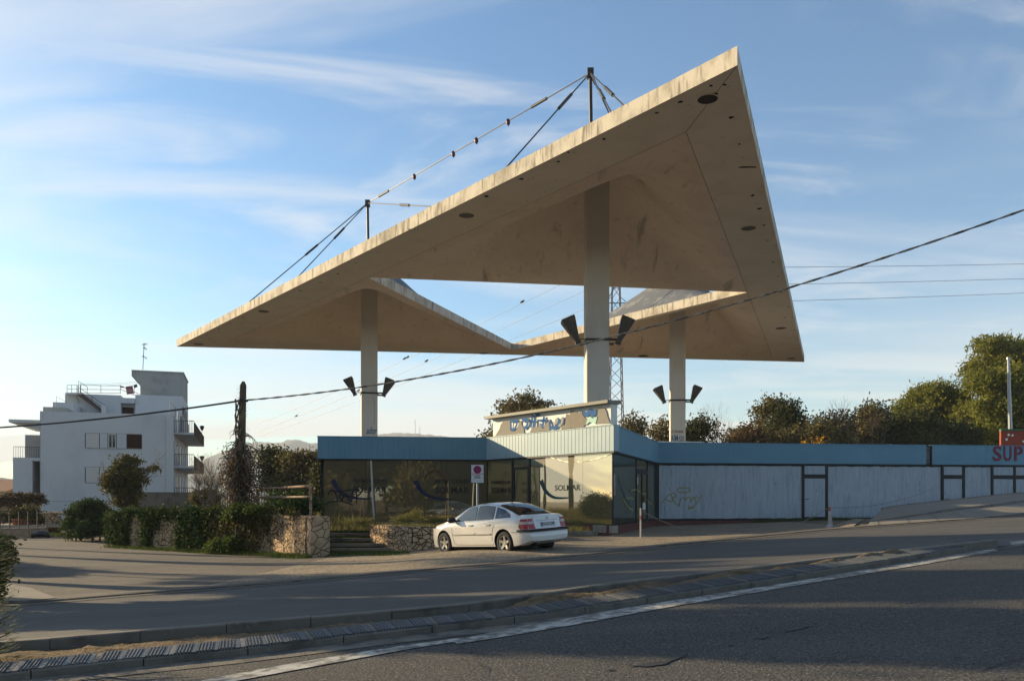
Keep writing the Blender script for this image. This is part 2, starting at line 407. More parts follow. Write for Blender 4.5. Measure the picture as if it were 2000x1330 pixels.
# dirt between them, humped and rough
def dirt():
    A = shift(K1, .27); B = K2
    k = 420; G = []
    def samp(Pl):
        d = [0]
        for a, b in zip(Pl, Pl[1:]): d.append(d[-1]+(b-a).xy.length)
        out = []
        for i in range(k+1):
            t = d[-1]*i/k; j = min(len(Pl)-2, int(np.searchsorted(d, t, side='right')-1)); u = (t-d[j])/(d[j+1]-d[j]); out.append(Pl[j].lerp(Pl[j+1], u))
        return out
    def toX(Pl, x):
        for a, b in zip(Pl, Pl[1:]):
            if a.x <= x <= b.x: return a.y+(b.y-a.y)*(x-a.x)/(b.x-a.x+1e-9)
        return None
    from mathutils import noise
    x = -15.0; mb = MB()
    while x < 9.4:
        ya, yb = toX(A, x), toX(B, x+.0)
        if ya is not None and yb is not None and yb-ya > .02:
            row = []
            for j in range(15):
                t = j/14; y = ya+(yb-ya+.03)*t
                h = .05-.03*t+.03*math.sin(math.pi*t)+.035*noise.noise((x*2.3, y*2.3, 0))+.03*noise.noise((x*9, y*9, 3))
                if x > 0: h += .10*sm(-.6, .6, x)*(1-sm(7, 9, x))*max(.35, .7+noise.noise((x*1.4, y*1.8, 7)))*math.sin(math.pi*min(1, t*1.05+.02))**.7
                h = min(h, .24)
                row.append((x, y, zr(x)+h))
            G.append(row)
        x += .07
    mb.grid(G); mb.f = [f[::-1] for f in mb.f]
    tag(mb.build('dirt_strip', m_dirt, smooth=60), None, None, kind='structure')
dirt()
# far gutter of the service road and its low kerb
blocks('far_kerb', K3[:-2], .13, .035, .035, .98, .008, [m_kerbd], lambda k: 0, zb=-.1)
strip('gutter', shift(K3[:-2], -.02), shift(K3[:-2], -.36), .013, .013, m_asph2, 2, .6)
strip('apron', shift(K3[:-2], .12), shift(K3[:-2], 1.3), .03, -.015, m_asph2, 4, .6)

def sheet(name, px, off, m, kind='structure', plan=None, step=.5, ground=True):
    """flat irregular sheet laid over the ground: polygon cut into a fine grid"""
    pts = plan if plan else [gp(x, y) for x, y in px]
    bm = bmesh.new(); vs = [bm.verts.new((p.x, p.y, 0)) for p in pts]; bm.faces.new(vs)
    lo = Vector((min(p.x for p in pts), min(p.y for p in pts))); hi = Vector((max(p.x for p in pts), max(p.y for p in pts)))
    for ax in (0, 1):
        c = (lo, hi)[0][ax]+step
        while c < hi[ax]:
            co = Vector((0, 0, 0)); co[ax] = c; no = Vector((0, 0, 0)); no[ax] = 1
            bmesh.ops.bisect_plane(bm, geom=bm.verts[:]+bm.edges[:]+bm.faces[:], plane_co=co, plane_no=no); c += step
    for v in bm.verts: v.co.z = (gz(v.co.x, v.co.y) if ground else zr(v.co.x))+off
    bmesh.ops.recalc_face_normals(bm, faces=bm.faces[:])
    if sum(f.normal.z for f in bm.faces) < 0: bmesh.ops.reverse_faces(bm, faces=bm.faces[:])
    me = bpy.data.meshes.new(name); bm.to_mesh(me); bm.free(); me.materials.append(m)
    o = bpy.data.objects.new(name, me); COL.objects.link(o); ORG[o] = Vector((0, 0, 0))
    return tag(o, None, None, kind=kind)
# side street running away on the left, and the gravelled verge in front of the walls
side_px = [(-120, 1120), (-60, 1075), (-20, 1052), (45, 1050), (130, 1053), (215, 1062), (330, 1074), (430, 1083), (520, 1088), (607, 1090), (640, 1096), (560, 1130), (500, 1134), (330, 1148), (150, 1161), (90, 1166), (0, 1168), (-100, 1172)]
side = [gp(x, y) for x, y in side_px]
sheet('side_street', None, -.028, m_asph2, plan=side, step=.8)
verge = [gp(x, y) for x, y in [(640, 1088), (790, 1079), (850, 1077)]]+[Vector((-1, 27, 0)), Vector((3.6, 30.8, 0)), Vector((6.2, 39.5, 0)), Vector((14, 40.4, 0))]+[Vector((13, 30.2, 0)), Vector((10.5, 25.4, 0))]+[shift(K3, 1.0)[i] for i in range(len(K3)-7, 0, -1) if -6.5 < K3[i].x < 9.6]
sheet('gravel_verge', None, -.022, m_gravelp, plan=verge, step=.6)
# paved corner on the left, and the sidewalk and sloped slabs on the right
sheet('corner_pavement', [(-60, 1143), (20, 1145), (60, 1152), (110, 1172), (60, 1177), (-60, 1182)], .05, m_slab, step=2, ground=False)
# right-hand pavement: sloping slabs, a kerb, the walk behind
Kr = [p for p in K3 if p.x > 7.8]+[]
def rp(off, z, x0=None): return [Vector((p.x, p.y, 0)) for p in shift(K3, off) if p.x > (x0 or 8.3)]
RAMP = lambda x: .03+.97*sm(11.2, 15.5, x)
def pave(name, o0, o1, z0, z1, m, x0, n=3, x1=60, xb=None):
    A = [p for p in shift(K3, o0) if x0 < p.x < x1]; B = [p for p in shift(K3, o1) if (xb or x0) < p.x < x1]
    return strip(name, A, B, z0, z1, m, n, .5, zf=lambda t, x: (z0+(z1-z0)*t)*RAMP(x))
pave('sloped_pavement', .25, 2.5, .03, .17, m_slab, 10.2, xb=11.2)
pave('pavement', 2.62, 5.6, .24, .33, m_slab, 11.0, xb=13.2)
blocks('pavement_kerb', [p for p in shift(K3, 2.5) if p.x > 11.2], .13, .245, .245, .98, .012, [m_conc], lambda k: 0, hs=RAMP)
blocks('pavement_back_kerb', [p for p in shift(K3, 5.55) if p.x > 13.1], .12, .36, .36, .98, .012, [m_conc], lambda k: 0, zb=-.9, hs=RAMP)
# slab joints on the sloping pavement
jm = MB(); jp = resample([p for p in shift(K3, .30) if p.x > 10.6], .05); jq = resample([p for p in shift(K3, 2.46) if p.x > 10.6], .05)
for k in range(10, min(len(jp), len(jq)), 20):
    a, b = jp[k], jq[min(len(jq)-1, k+14)]
    t = (b-a).normalized(); n_ = Vector((-t.y, t.x, 0))*.012
    a.z = zr(a.x)+.03*RAMP(a.x)+.006; b.z = zr(b.x)+.17*RAMP(b.x)+.006
    jm.add([a-n_, b-n_, b+n_, a+n_], [(0, 3, 2, 1)])
tag(jm.build('pavement_joints', m_tar), None, None, kind='structure')

# painted edge line, tar patches
def band(name, top, bot, off, m):
    A = poly(top, off); B = poly(bot, off)
    return strip(name, smooth_line(A, 1), smooth_line(B, 1), off, off, m, 2, .25)
band('edge_line', [(340, 1338), (560, 1296), (700, 1273), (790, 1259), (872, 1249), (900, 1244)], [(400, 1340), (600, 1303), (720, 1281), (800, 1266), (875, 1254), (903, 1250)], .009, m_line)
band('edge_line', [(886, 1250), (1000, 1225), (1120, 1205), (1260, 1180), (1445, 1153), (1650, 1119), (1815, 1093), (1940, 1071)], [(893, 1257), (1010, 1238), (1130, 1218), (1270, 1191), (1455, 1160), (1660, 1125), (1825, 1098), (1950, 1075)], .009, m_line)
band('edge_line', [(1972, 1058), (2060, 1048), (2200, 1034)], [(1976, 1063), (2066, 1053), (2210, 1039)], .009, m_line)
m_dust = mat('dusty_gutter', (.17, .155, .13), .95, [((.09, .086, .08), 3, (1, 1, 1), .42, .62, 6, 1.0)], (40, (1, 1, 1), .6, .02), spec=.1)
strip('gutter_dust', shift(K1, -.01), shift(K1, -.42), .006, .006, m_dust, 2, .4)
def blotch(name, px, m, off=.008, jag=.15):
    pts = []
    c = poly(px, off); n = len(c)
    for i in range(n):
        a, b = c[i], c[(i+1) % n]
        for k in range(4):
            p = a.lerp(b, k/4); l = (b-a).length*jag
            if k: p = p+Vector((rnd.uniform(-l, l), rnd.uniform(-l, l), 0))*.6
            p.z = zr(p.x)+off; pts.append(p)
    return pts
tm = MB()
for px in ([(1228, 1300), (1262, 1294), (1300, 1289), (1332, 1277), (1344, 1275), (1328, 1284), (1300, 1296), (1262, 1301)],
           [(1472, 1245), (1488, 1240), (1502, 1241), (1490, 1247)], [(1525, 1232), (1550, 1226), (1586, 1220), (1570, 1226), (1545, 1232)],
           [(1182, 1307), (1196, 1305), (1198, 1308), (1186, 1309)], [(1420, 1258), (1431, 1256), (1433, 1258), (1424, 1260)], [(1765, 1176), (1778, 1174), (1776, 1177)]):
    p = blotch('tar', px, m_tar); tm.add(p, [tuple(range(len(p)))[::-1]])
def crack(px, w):
    c = poly(px, .009); pts = []
    for a, b in zip(c, c[1:]):
        for k in range(5): pts.append(a.lerp(b, k/5)+Vector((rnd.uniform(-.03, .03), rnd.uniform(-.03, .03), 0)))
    for a, b in zip(pts, pts[1:]):
        t = (b-a); t.z = 0
        if t.length < 1e-6: continue
        t.normalize(); n_ = Vector((-t.y, t.x, 0))*w*rnd.uniform(.3, 1)
        tm.add([(q.x, q.y, zr(q.x)+.009) for q in (a-n_, b-n_, b+n_, a+n_)], [(0, 3, 2, 1)])
crack([(1905, 1309), (1935, 1300), (1960, 1290), (2000, 1280), (2080, 1268)], .012)
crack([(1990, 1318), (1950, 1322), (1925, 1332)], .008)
crack([(920, 1262), (935, 1275), (928, 1290), (950, 1305), (945, 1325)], .006)
crack([(1660, 1282), (1700, 1277), (1760, 1272)], .006)
tag(tm.build('tar_marks', m_tar), None, None, kind='structure')
# ================================================================ canopy
H = 10.4; TH = .465
m_fascia = mat('weathered_concrete', (.60, .54, .44), .9, [((.36, .315, .24), 1.1, (1.5, 1.5, 1), .44, .70, 9, .85), ((.15, .13, .10), 1.6, (4, 4, .5), .49, .66, 12, .8), ((.20, .175, .13), .35, (1, 1, 1), .52, .66, 10, .6), ((.70, .65, .55), 6, (1, 1, 1), .6, .75, 4, .5)], (9, (1, 1, 1), .35, .02), spec=.15)
m_soffit = mat('painted_soffit', (.82, .66, .52), .85, [((.72, .56, .43), .5, (1, 1, 1), .42, .65, 7, .6), ((.20, .16, .125), .50, (3.0, .45, 1), .58, .72, 9, .6), ((.42, .31, .22), 3.0, (1, 1, 1), .55, .75, 8, .5)], (6, (1, 1, 1), .15, .02), spec=.15)
m_rim = mat('painted_rim', (.79, .68, .54), .85, [((.68, .58, .45), .7, (1, 1, 1), .45, .7, 7, .6), ((.33, .27, .21), 4, (1, 1, 1), .6, .75, 8, .5)], spec=.15)
m_roof = mat('roof_felt', (.12, .13, .145), .9, [((.24, .245, .24), 1.2, (1, 1, 1), .5, .65, 8, .9), ((.10, .11, .11), 3, (1, 1, 1), .5, .7, 6, .6)], (5, (1, 1, 1), .5, .03))
m_hole = mat('rust_dark', (.02, .014, .011), .9, [((.07, .035, .02), 6, (1, 1, 1), .5, .7, 4, .6)])
m_lampglass = mat('dusty_lamp_glass', (.10, .08, .06), .5, [((.05, .035, .025), 8, (1, 1, 1), .45, .65, 4, .9)])
m_col = mat('column_paint', (.54, .50, .435), .75, [((.44, .385, .31), .8, (2, 2, .5), .5, .75, 7, .6), ((.32, .27, .20), 2.5, (2.5, 2.5, .5), .64, .78, 8, .5)], spec=.2)
m_dmetal = mat('dark_metal', (.035, .032, .03), .5, [((.09, .05, .03), 9, (1, 1, 1), .55, .7, 4, .7)], metal=.3)
m_cable = mat('cable_steel', (.05, .046, .042), .5, [((.09, .06, .04), 14, (1, 1, 1), .5, .7, 3, .6)], metal=.3)
m_floodA = mat('floodlight_steel', (.06, .055, .048), .5, [((.12, .085, .055), 5, (1, 1, 1), .5, .68, 4, .8)], metal=.2)
pA, pB, pC = atz(1440, 128, H), atz(345, 677, H), atz(1571, 707, H)
pP, pQ, pR = atz(718, 542, H), atz(1460, 571, H), atz(1000, 684, H)
a_ = atz(1340, 258, H)
def lint(p, q, r, s):
    d1, d2 = q-p, s-r; t = ((r.x-p.x)*d2.y-(r.y-p.y)*d2.x)/(d1.x*d2.y-d1.y*d2.x); return p+d1*t
b_ = lint(a_, pP, pR, pR+(pB-pC)); c_ = lint(a_, pQ, pR, pR+(pC-pB))
CEN = (pA+pB+pC)/3
colp = {'front': P(1165, 979, 33.7), 'left': P(721, 979, 48.3), 'right': P(1323, 979, 51.0)}
canopy = thing('canopy', 'huge flat triangular concrete canopy with rust spotted underside on three pale columns', 'canopy', (CEN.x, CEN.y, -1.2))
cells = [('front', a_, pP, pQ), ('left', pP, b_, pR), ('right', pQ, pR, c_)]
def hfun(b, pk, p=1.35):
    b = [max(1e-4, x) for x in b]; q = 3.2
    d = 3*((sum(x**-q for x in b)/3)**(-1/q))
    return pk*min(1, d)**p
def bary_pt(T, col, b):
    """cell point, pulled so that the peak stands over the column"""
    p = T[0]*b[0]+T[1]*b[1]+T[2]*b[2]; d = hfun(b, 1, 1.2)
    c = (T[0]+T[1]+T[2])/3
    return p+Vector((col.x-c.x, col.y-c.y, 0))*d
def cell_grid(T, col, pk, z0, p, up, n=40):
    idx = {}; vs = []; fs = []
    for i in range(n+1):
        for j in range(n+1-i):
            b = (i/n, j/n, 1-(i+j)/n); q = bary_pt(T, col, b); idx[(i, j)] = len(vs); vs.append((q.x, q.y, z0+hfun(b, pk, p)))
    for i in range(n):
        for j in range(n-i):
            f = (idx[(i, j)], idx[(i+1, j)], idx[(i, j+1)]); fs.append(f)
            if j < n-i-1: fs.append((idx[(i+1, j)], idx[(i+1, j+1)], idx[(i, j+1)]))
    v0, v1, v2 = (Vector(vs[k]) for k in fs[0])
    if ((v1-v0).cross(v2-v0).z > 0) != up: fs = [f[::-1] for f in fs]
    return vs, fs
slab = MB()
for nm, *T in cells:
    slab.add(*cell_grid(T, colp[nm], 3.3, H, 2.2, False), 1)
    slab.add(*cell_grid(T, colp[nm], 3.2, H+TH, 2.5, True), 3)
def flat(pts, z, mi, up):
    v = [(p.x, p.y, z) for p in pts]; f = tuple(range(len(pts)))
    a, b, c = (Vector(v[k]) for k in (0, 1, 2))
    if ((b-a).cross(c-a).z > 0) != up: f = f[::-1]
    slab.add(v, [f], mi)
for ring in ((pA, pB, b_, pP, a_), (pB, pC, c_, pR, b_), (pC, pA, a_, pQ, c_)):
    flat(ring, H, 2, False); flat(ring, H+TH, 3, True)
for u, v in ((pA, pB), (pB, pC), (pC, pA), (pP, pQ), (pQ, pR), (pR, pP)):
    n = 30; pts = [u.lerp(v, k/n) for k in range(n+1)]
    slab.grid([[(p.x, p.y, H+TH*j/2) for j in range(3)] for p in pts], 0)
# thin crease grooves on the underside, where the flat rim meets the shells
def groove(u, v, w=.009):
    t = (v-u).normalized(); n = Vector((-t.y, t.x, 0))*w
    slab.add([(q.x, q.y, H-.004) for q in (u-n, u+n, v+n, v-n)], [(0, 1, 2, 3)], 5)
groove(a_, b_); groove(b_, c_); groove(a_, c_); groove(pA, a_)
# rusty holes of missing lamps and fixings along the rim
def spot(x, y, rx, ry=None):
    c = atz(x, y, H-.006); 
    n = 12; ph = rnd.random()*6
    r = [rx*rnd.uniform(.7, 1.25) for _ in range(n)]
    slab.add([(c.x+math.cos(2*math.pi*k/n)*r[k], c.y+math.sin(2*math.pi*k/n)*r[k]*(ry or 1), H-.006) for k in range(n)], [tuple(range(n))], 4)
for x, y in [(1388, 168), (1415, 166), (1396, 184), (1283, 221), (1329, 200), (1180, 272), (1090, 316), (1110, 298), (1018, 350), (1428, 230), (1444, 282), (1470, 382), (1483, 408), (1492, 440), (1499, 470), (1510, 512), (1520, 540), (1525, 570), (1540, 600), (1548, 620), (1533, 620), (1551, 645), (1556, 663), (1561, 680), (950, 384), (800, 448), (738, 494), (695, 514), (660, 535), (625, 552), (587, 568), (553, 581), (525, 596), (475, 620), (450, 632), (428, 643), (405, 655), (410, 661), (660, 681), (720, 679), (840, 691), (980, 694), (560, 677), (495, 678), (640, 683)]:
    spot(x, y, rnd.uniform(.04, .09))
spot(1460, 327, .28, .25)
slab.build('roof_slab', [m_fascia, m_soffit, m_rim, m_roof, m_hole, mat('crease', (.22, .17, .125), .9)], canopy, smooth=35)
# recessed round lamps
for k, (x, y, r) in enumerate([(1382, 194, .29), (911, 421, .31), (1462, 446, .31), (515, 608, .34), (1525, 641, .36), (1256, 695, .42), (388, 672, .36), (945, 690, .42), (1545, 700, .36)]):
    c = atz(x, y, H-.01); mb = MB()
    n = 20; ring = [(c.x+math.cos(2*math.pi*i/n)*r, c.y+math.sin(2*math.pi*i/n)*r) for i in range(n)]
    rin = [(c.x+math.cos(2*math.pi*i/n)*r*.9, c.y+math.sin(2*math.pi*i/n)*r*.9) for i in range(n)]
    for i in range(n):
        j = (i+1) % n
        mb.add([(*ring[i], H-.012), (*ring[j], H-.012), (*rin[j], H-.022), (*rin[i], H-.022)], [(0, 1, 2, 3)], 1)
    mb.add([(*q, H-.016) for q in rin], [tuple(range(n))], 0)
    mb.build('recessed_lamp', [m_hole if k in (0, 5) else m_lampglass, m_rim], canopy)
# columns, each with a steel band carrying cone floodlights
m_blue_g = mat('blue_spray', (.03, .10, .22), .6); m_red_g = mat('red_spray', (.20, .05, .04), .6)
def frame(O, ux):
    ux = Vector(ux).normalized(); return O, ux, Vector((0, 0, 1)), Vector((ux.y, -ux.x, 0))   # origin, right, up, outward
def text_faces(body, width=None, height=None, shear=0.0, font_scale=1.0):
    cu = bpy.data.curves.new('text', 'FONT'); cu.body = body; cu.size = 1; cu.resolution_u = 3; cu.shear = shear; cu.offset = .012
    o = bpy.data.objects.new('text', cu); COL.objects.link(o); dg = bpy.context.evaluated_depsgraph_get()
    me = bpy.data.meshes.new_from_object(o.evaluated_get(dg)); vs = [tuple(v.co) for v in me.vertices]; fs = [tuple(p.vertices) for p in me.polygons]
    bpy.data.objects.remove(o); bpy.data.meshes.remove(me); bpy.data.curves.remove(cu)
    x0, x1 = min(v[0] for v in vs), max(v[0] for v in vs); y0, y1 = min(v[1] for v in vs), max(v[1] for v in vs)
    sx = (width/(x1-x0)) if width else 1; sy = (height/(y1-y0)) if height else sx
    if not width: sx = sy
    return [((v[0]-x0)*sx, (v[1]-y0)*sy) for v in vs], fs
def put_text(mb, fr, body, s, z, width, height, off=.006, mi=0, shear=0, thick=0):
    O, u, up, n = fr; vs, fs = text_faces(body, width, height, shear)
    base = O+n*off
    mb.add([base+u*(s+a)+up*(z+b) for a, b in vs], fs, mi)
    if thick:
        mb.add([base-n*thick+u*(s+a)+up*(z+b) for a, b in vs], fs, mi)
        from collections import Counter
        ed = Counter(); 
        for f in fs:
            for i in range(len(f)): ed[tuple(sorted((f[i], f[(i+1) % len(f)])))] += 1
        for (i, j), c in ed.items():
            if c == 1:
                p, q = vs[i], vs[j]
                mb.add([base+u*(s+p[0])+up*(z+p[1]), base+u*(s+q[0])+up*(z+q[1]), base-n*thick+u*(s+q[0])+up*(z+q[1]), base-n*thick+u*(s+p[0])+up*(z+p[1])], [(0, 1, 2, 3)], mi)
def stroke(mb, fr, pts, w, off=.006, mi=0, wf=None):
    """a painted line on a wall: pts in (s, z) wall coordinates"""
    O, u, up, n = fr; q = [Vector((p[0], p[1], 0)) for p in pts]
    for _ in range(2):
        r = [q[0]]
        for a, b in zip(q, q[1:]): r += [a.lerp(b, .25), a.lerp(b, .75)]
        r.append(q[-1]); q = r
    vs = []
    for i, p in enumerate(q):
        t = (q[min(i+1, len(q)-1)]-q[max(i-1, 0)]); t = t.normalized() if t.length > 0 else Vector((1, 0, 0)); k = Vector((-t.y, t.x, 0))*(w if wf is None else w*wf(i/(len(q)-1)))/2
        for e in (p-k, p+k): vs.append(O+n*off+u*e.x+up*e.y)
    mb.add(vs, [(2*i, 2*i+2, 2*i+3, 2*i+1) for i in range(len(q)-1)], mi)
def flood(c, aim, tilt, size, parent):
    """a long four-sided cone floodlight standing on its narrow neck"""
    ax = (Vector(aim)*math.sin(tilt)+Vector((0, 0, 1))*math.cos(tilt)).normalized(); sx = ax.cross(Vector((0, -1, .1))).normalized(); sy = ax.cross(sx).normalized()
    prof = [(-.14, .10), (.0, .085), (.06, .10), (.72, .235), (.80, .225)]
    mb = MB(); rows = []
    for t, r in prof:
        o = Vector(c)+ax*t*size; rows.append([o+(sx*a+sy*b)*r*size for a, b in ((-1, -1), (1, -1), (1, 1), (-1, 1), (-1, -1))])
    mb.grid(rows)
    o = Vector(c)+ax*.74*size; mb.add([o+(sx*a+sy*b)*.22*size for a, b in ((-1, -1), (1, -1), (1, 1), (-1, 1))], [(0, 1, 2, 3)], 1)
    mb.build('floodlight', [m_floodA, m_lampglass], parent)
for nm, rot, w, zb, ztop, band in (('front', 2, .93, -1.3, 13.2, 667), ('left', 13, .93, -1.2, 13.2, 769), ('right', -7, .93, -1.2, 13.2, 783)):
    c = colp[nm]; r = R(rot); ux = Vector((math.cos(r), math.sin(r), 0)); uy = Vector((-math.sin(r), math.cos(r), 0))
    mb = MB(); hw = w/2; ch = .03
    foot = [(-hw+ch, -hw), (hw-ch, -hw), (hw, -hw+ch), (hw, hw-ch), (hw-ch, hw), (-hw+ch, hw), (-hw, hw-ch), (-hw, -hw+ch)]
    zj = 10.3 if nm != 'front' else (979-478)*33.2/F
    mb.prism([c+ux*a+uy*b+Vector((0, 0, zb)) for a, b in foot], (0, 0, zj-zb-.02))
    mb.prism([c+ux*a*1.004+uy*b*1.004+Vector((0, 0, zj)) for a, b in foot], (0, 0, ztop-zj+.5))
    mb.prism([c+ux*a*.985+uy*b*.985+Vector((0, 0, zj-.02)) for a, b in foot], (0, 0, .02), cap=False)
    col = mb.build('column', m_col, canopy)
    zb2 = (HOR-band)*c.y/F; mb = MB()
    for s in (-1, 1): mb.obox(c-ux*(hw+.02 if s < 0 else hw+.02)+uy*(s*(hw+.02))-uy*.02+Vector((0, 0, zb2-.05)), ux*(w+.35), uy*.04, (0, 0, .09))
    mb.obox(c-ux*(hw+.045)-uy*(hw+.04)+Vector((0, 0, zb2-.05)), ux*.04, uy*(w+.08), (0, 0, .09))
    mb.obox(c+ux*(hw+.005)-uy*(hw+.04)+Vector((0, 0, zb2-.05)), ux*.04, uy*(w+.08), (0, 0, .09))
    for s in (-1, 1): mb.tube([c+ux*s*hw-uy*hw+Vector((0, 0, zb2)), c+ux*s*(hw+.32)-uy*(hw+.1)+Vector((0, 0, zb2-.02))], .02)
    mb.build('floodlight_bracket', m_dmetal, col)
    for s, t in ((-1, .42), (1, .40)):
        k = 1.18 if nm == 'front' else 1.15
        flood(c+ux*s*(hw+(.42 if s < 0 else .38))-uy*(hw+.12)+Vector((0, 0, zb2-.05)), ux*s, t+.0, k, col)
    if nm == 'right':   # one more floodlight behind
        pass
    fr = (c-ux*hw-uy*hw, ux, Vector((0, 0, 1)), -uy)
    gm = MB()
    if nm == 'left':
        put_text(gm, fr, 'ador', .28, (979-848)*48/F, .62, .42, shear=.3)
        gm.build('spray_tag', m_blue_g, col); gm = MB(); put_text(gm, fr, 'Acm', .08, (979-861)*48/F, .7, .2, mi=1, shear=.2)
        gm.build('spray_tag', [m_blue_g, m_red_g], col); gm = MB(); stroke(gm, fr, [(.75, 5.9), (.72, 5.4), (.78, 4.9), (.70, 4.5)], .012, mi=2)
        gm.build('spray_tag', [m_blue_g, m_red_g, m_dmetal], col)
    if nm == 'right':
        put_text(gm, fr, 'AIM', .02, (979-862)*50.5/F, .45, .42); put_text(gm, fr, 'SIL', .5, (979-863)*50.5/F, .38, .36, shear=.2)
        gm.build('spray_tag', m_blue_g, col); gm = MB(); put_text(gm, fr, 'Lmuaa', .08, (979-845)*50.5/F, .7, .22, mi=1, shear=.3)
        gm.build('spray_tag', [m_blue_g, m_red_g], col)
# masts and their stay cables
mt = {}
for nm, (x, y) in {'front': (1153, 143), 'left': (718, 397)}.items():
    Y = colp[nm].y-.1; top = P(x, y, Y); base = Vector((top.x+.06, top.y, 13.3)); mt[nm] = top
    mb = MB(); mb.tube([base, top], .075, 10); ob = mb.build('mast', m_dmetal, canopy)
    mb = MB(); mb.box(top.x-.13, top.x+.13, top.y-.13, top.y+.13, top.z-.22, top.z+.16); mb.build('mast_head', m_dmetal, ob)
top = P(1283, 422, colp['right'].y); mt['right'] = top
mb = MB(); mb.tube([Vector((top.x+.3, top.y, 13.3)), top], .075, 10); mb.build('mast', m_dmetal, canopy)
def stay(p, q, sleeve=None, r=.028):
    mb = MB(); mb.tube([p, q], r, 6)
    if sleeve:
        a, b = p.lerp(q, sleeve[0]), p.lerp(q, sleeve[1]); mb.tube([a, b], .062, 8, 1)
    mb.build('stay_cable', [m_cable, m_dmetal], canopy)
def cont(p, px, py, z):           # where the line through the mast top and a pixel meets the roof
    q = atz(px, py, z); return q
F_, L_, R_ = mt['front'], mt['left'], mt['right']
stay(L_, F_, (.07, .13)); stay(L_, F_, (.80, .855), r=.012)
zt = H+TH+.02
stay(L_, cont(L_, 470, 604, zt), (.40, .50)); stay(L_, cont(L_, 552, 573, zt), (.30, .42))
stay(L_, cont(L_, 905, 407, zt), (.45, .55), .024)
stay(F_, cont(F_, 985, 332, zt), (.26, .42)); stay(F_, cont(F_, 1205, 242, zt), (.42, .60)); stay(F_, cont(F_, 1240, 228, zt), (.42, .60))
stay(F_, R_+Vector((0, 0, 0)), (.03, .05), .03)
stay(R_, Vector((R_.x-3.6, R_.y-1.2, 11.6)), None)
m_redb = mat('red_bulb', (.10, .02, .02), .4)
for x, y in ((809, 343), (885, 300), (930, 273), (992, 236)):
    t = (x-718)/(1153-718); t2 = t*L_.y/(F_.y+t*(L_.y-F_.y)) if False else None
    # the point of the cable seen at this column of the photograph
    lo, hi = 0, 1
    for _ in range(30):
        m = (lo+hi)/2; q = L_.lerp(F_, m)
        if 1000+F*q.x/q.y < x: lo = m
        else: hi = m
    q = L_.lerp(F_, lo); mb = MB()
    mb.tube([q+Vector((0, 0, .10)), q+Vector((0, 0, .02)), q+Vector((.02, 0, -.12)), q+Vector((.03, 0, -.22))], [.05, .10, .09, .02], 8)
    mb.build('cable_bulb', m_redb, canopy, smooth=60)

# ================================================================ roadside building
e = Vector((.992, .125, 0)).normalized()
nE = Vector((e.y, -e.x, 0))
J1 = P(952, 979, 38.0); J1.z = 0
dPr = Vector((pA-pB)); dPr.z = 0; dPr.normalize()
nPr = Vector((dPr.y, -dPr.x, 0))
sC = 8.09
for _ in range(40):
    q = J1+dPr*sC; sC += ((1197-1000)/F-q.x/q.y)*20
CN = J1+dPr*sC
J2 = P(1282, 979, 41.0); J2.z = 0
dR = (J2-CN).normalized(); nR = Vector((dR.y, -dR.x, 0)); LR_ = (J2-CN).length
LW = 7.55
L0 = J1-e*LW
FL = -.93                     # floor level
ZB, ZT = 1.93, 2.92           # fascia bottom and top
bld = thing('roadside_building', 'low abandoned showroom and supermarket with blue ribbed fascia, mirrored windows and painted-over glass', 'building', (J1.x, J1.y+6, -1.3))
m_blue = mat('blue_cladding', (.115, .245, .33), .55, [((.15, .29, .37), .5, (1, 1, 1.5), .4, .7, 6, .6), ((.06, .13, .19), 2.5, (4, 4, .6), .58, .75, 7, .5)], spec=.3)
m_paleblue = mat('lit_blue_cladding', (.26, .37, .41), .5, [((.32, .43, .46), .6, (1, 1, 1.5), .4, .7, 6, .7), ((.17, .25, .30), .35, (1.3, 1.3, 1), .60, .74, 7, .8)], spec=.35)  # sunlit corner side of the fascia, its light put into a paler blue
m_frame = mat('dark_frame', (.012, .012, .014), .5)
m_gl = glassmat('bronze_mirror_glass', (.10, .074, .024), (.54, .49, .38), .28)
m_gl2 = glassmat('gold_mirror_glass', (.15, .112, .035), (.84, .80, .68), .46)
m_gl3 = glassmat('grey_mirror_glass', (.040, .040, .028), (.52, .54, .44), .5)
m_white = mat('brushed_white_paint', (.37, .405, .44), .65, [((.35, .385, .42), .5, (1.5, 1.5, .6), .42, .62, 8, .8), ((.27, .305, .345), 2.4, (3, 3, .35), .46, .66, 8, .8), ((.50, .53, .54), 5.0, (4, 4, .3), .52, .70, 8, .7), ((.09, .10, .115), 2.0, (3, 3, .8), .60, .76, 10, .8)], (12, (3, 3, .4), .35, .01), spec=.25)
m_redtile = mat('red_brown_tile', (.13, .04, .028), .6, [((.07, .025, .02), 6, (1, 1, 1), .45, .65, 5, .8)])
m_plaster = mat('worn_plaster', (.30, .26, .21), .9, [((.20, .17, .13), 3, (1, 1, 1), .45, .65, 7, .8), ((.38, .34, .28), 8, (1, 1, 1), .55, .7, 5, .6)], (10, (1, 1, 1), .6, .02))
m_gravelroof = mat('roof_gravel', (.20, .19, .17), .95)
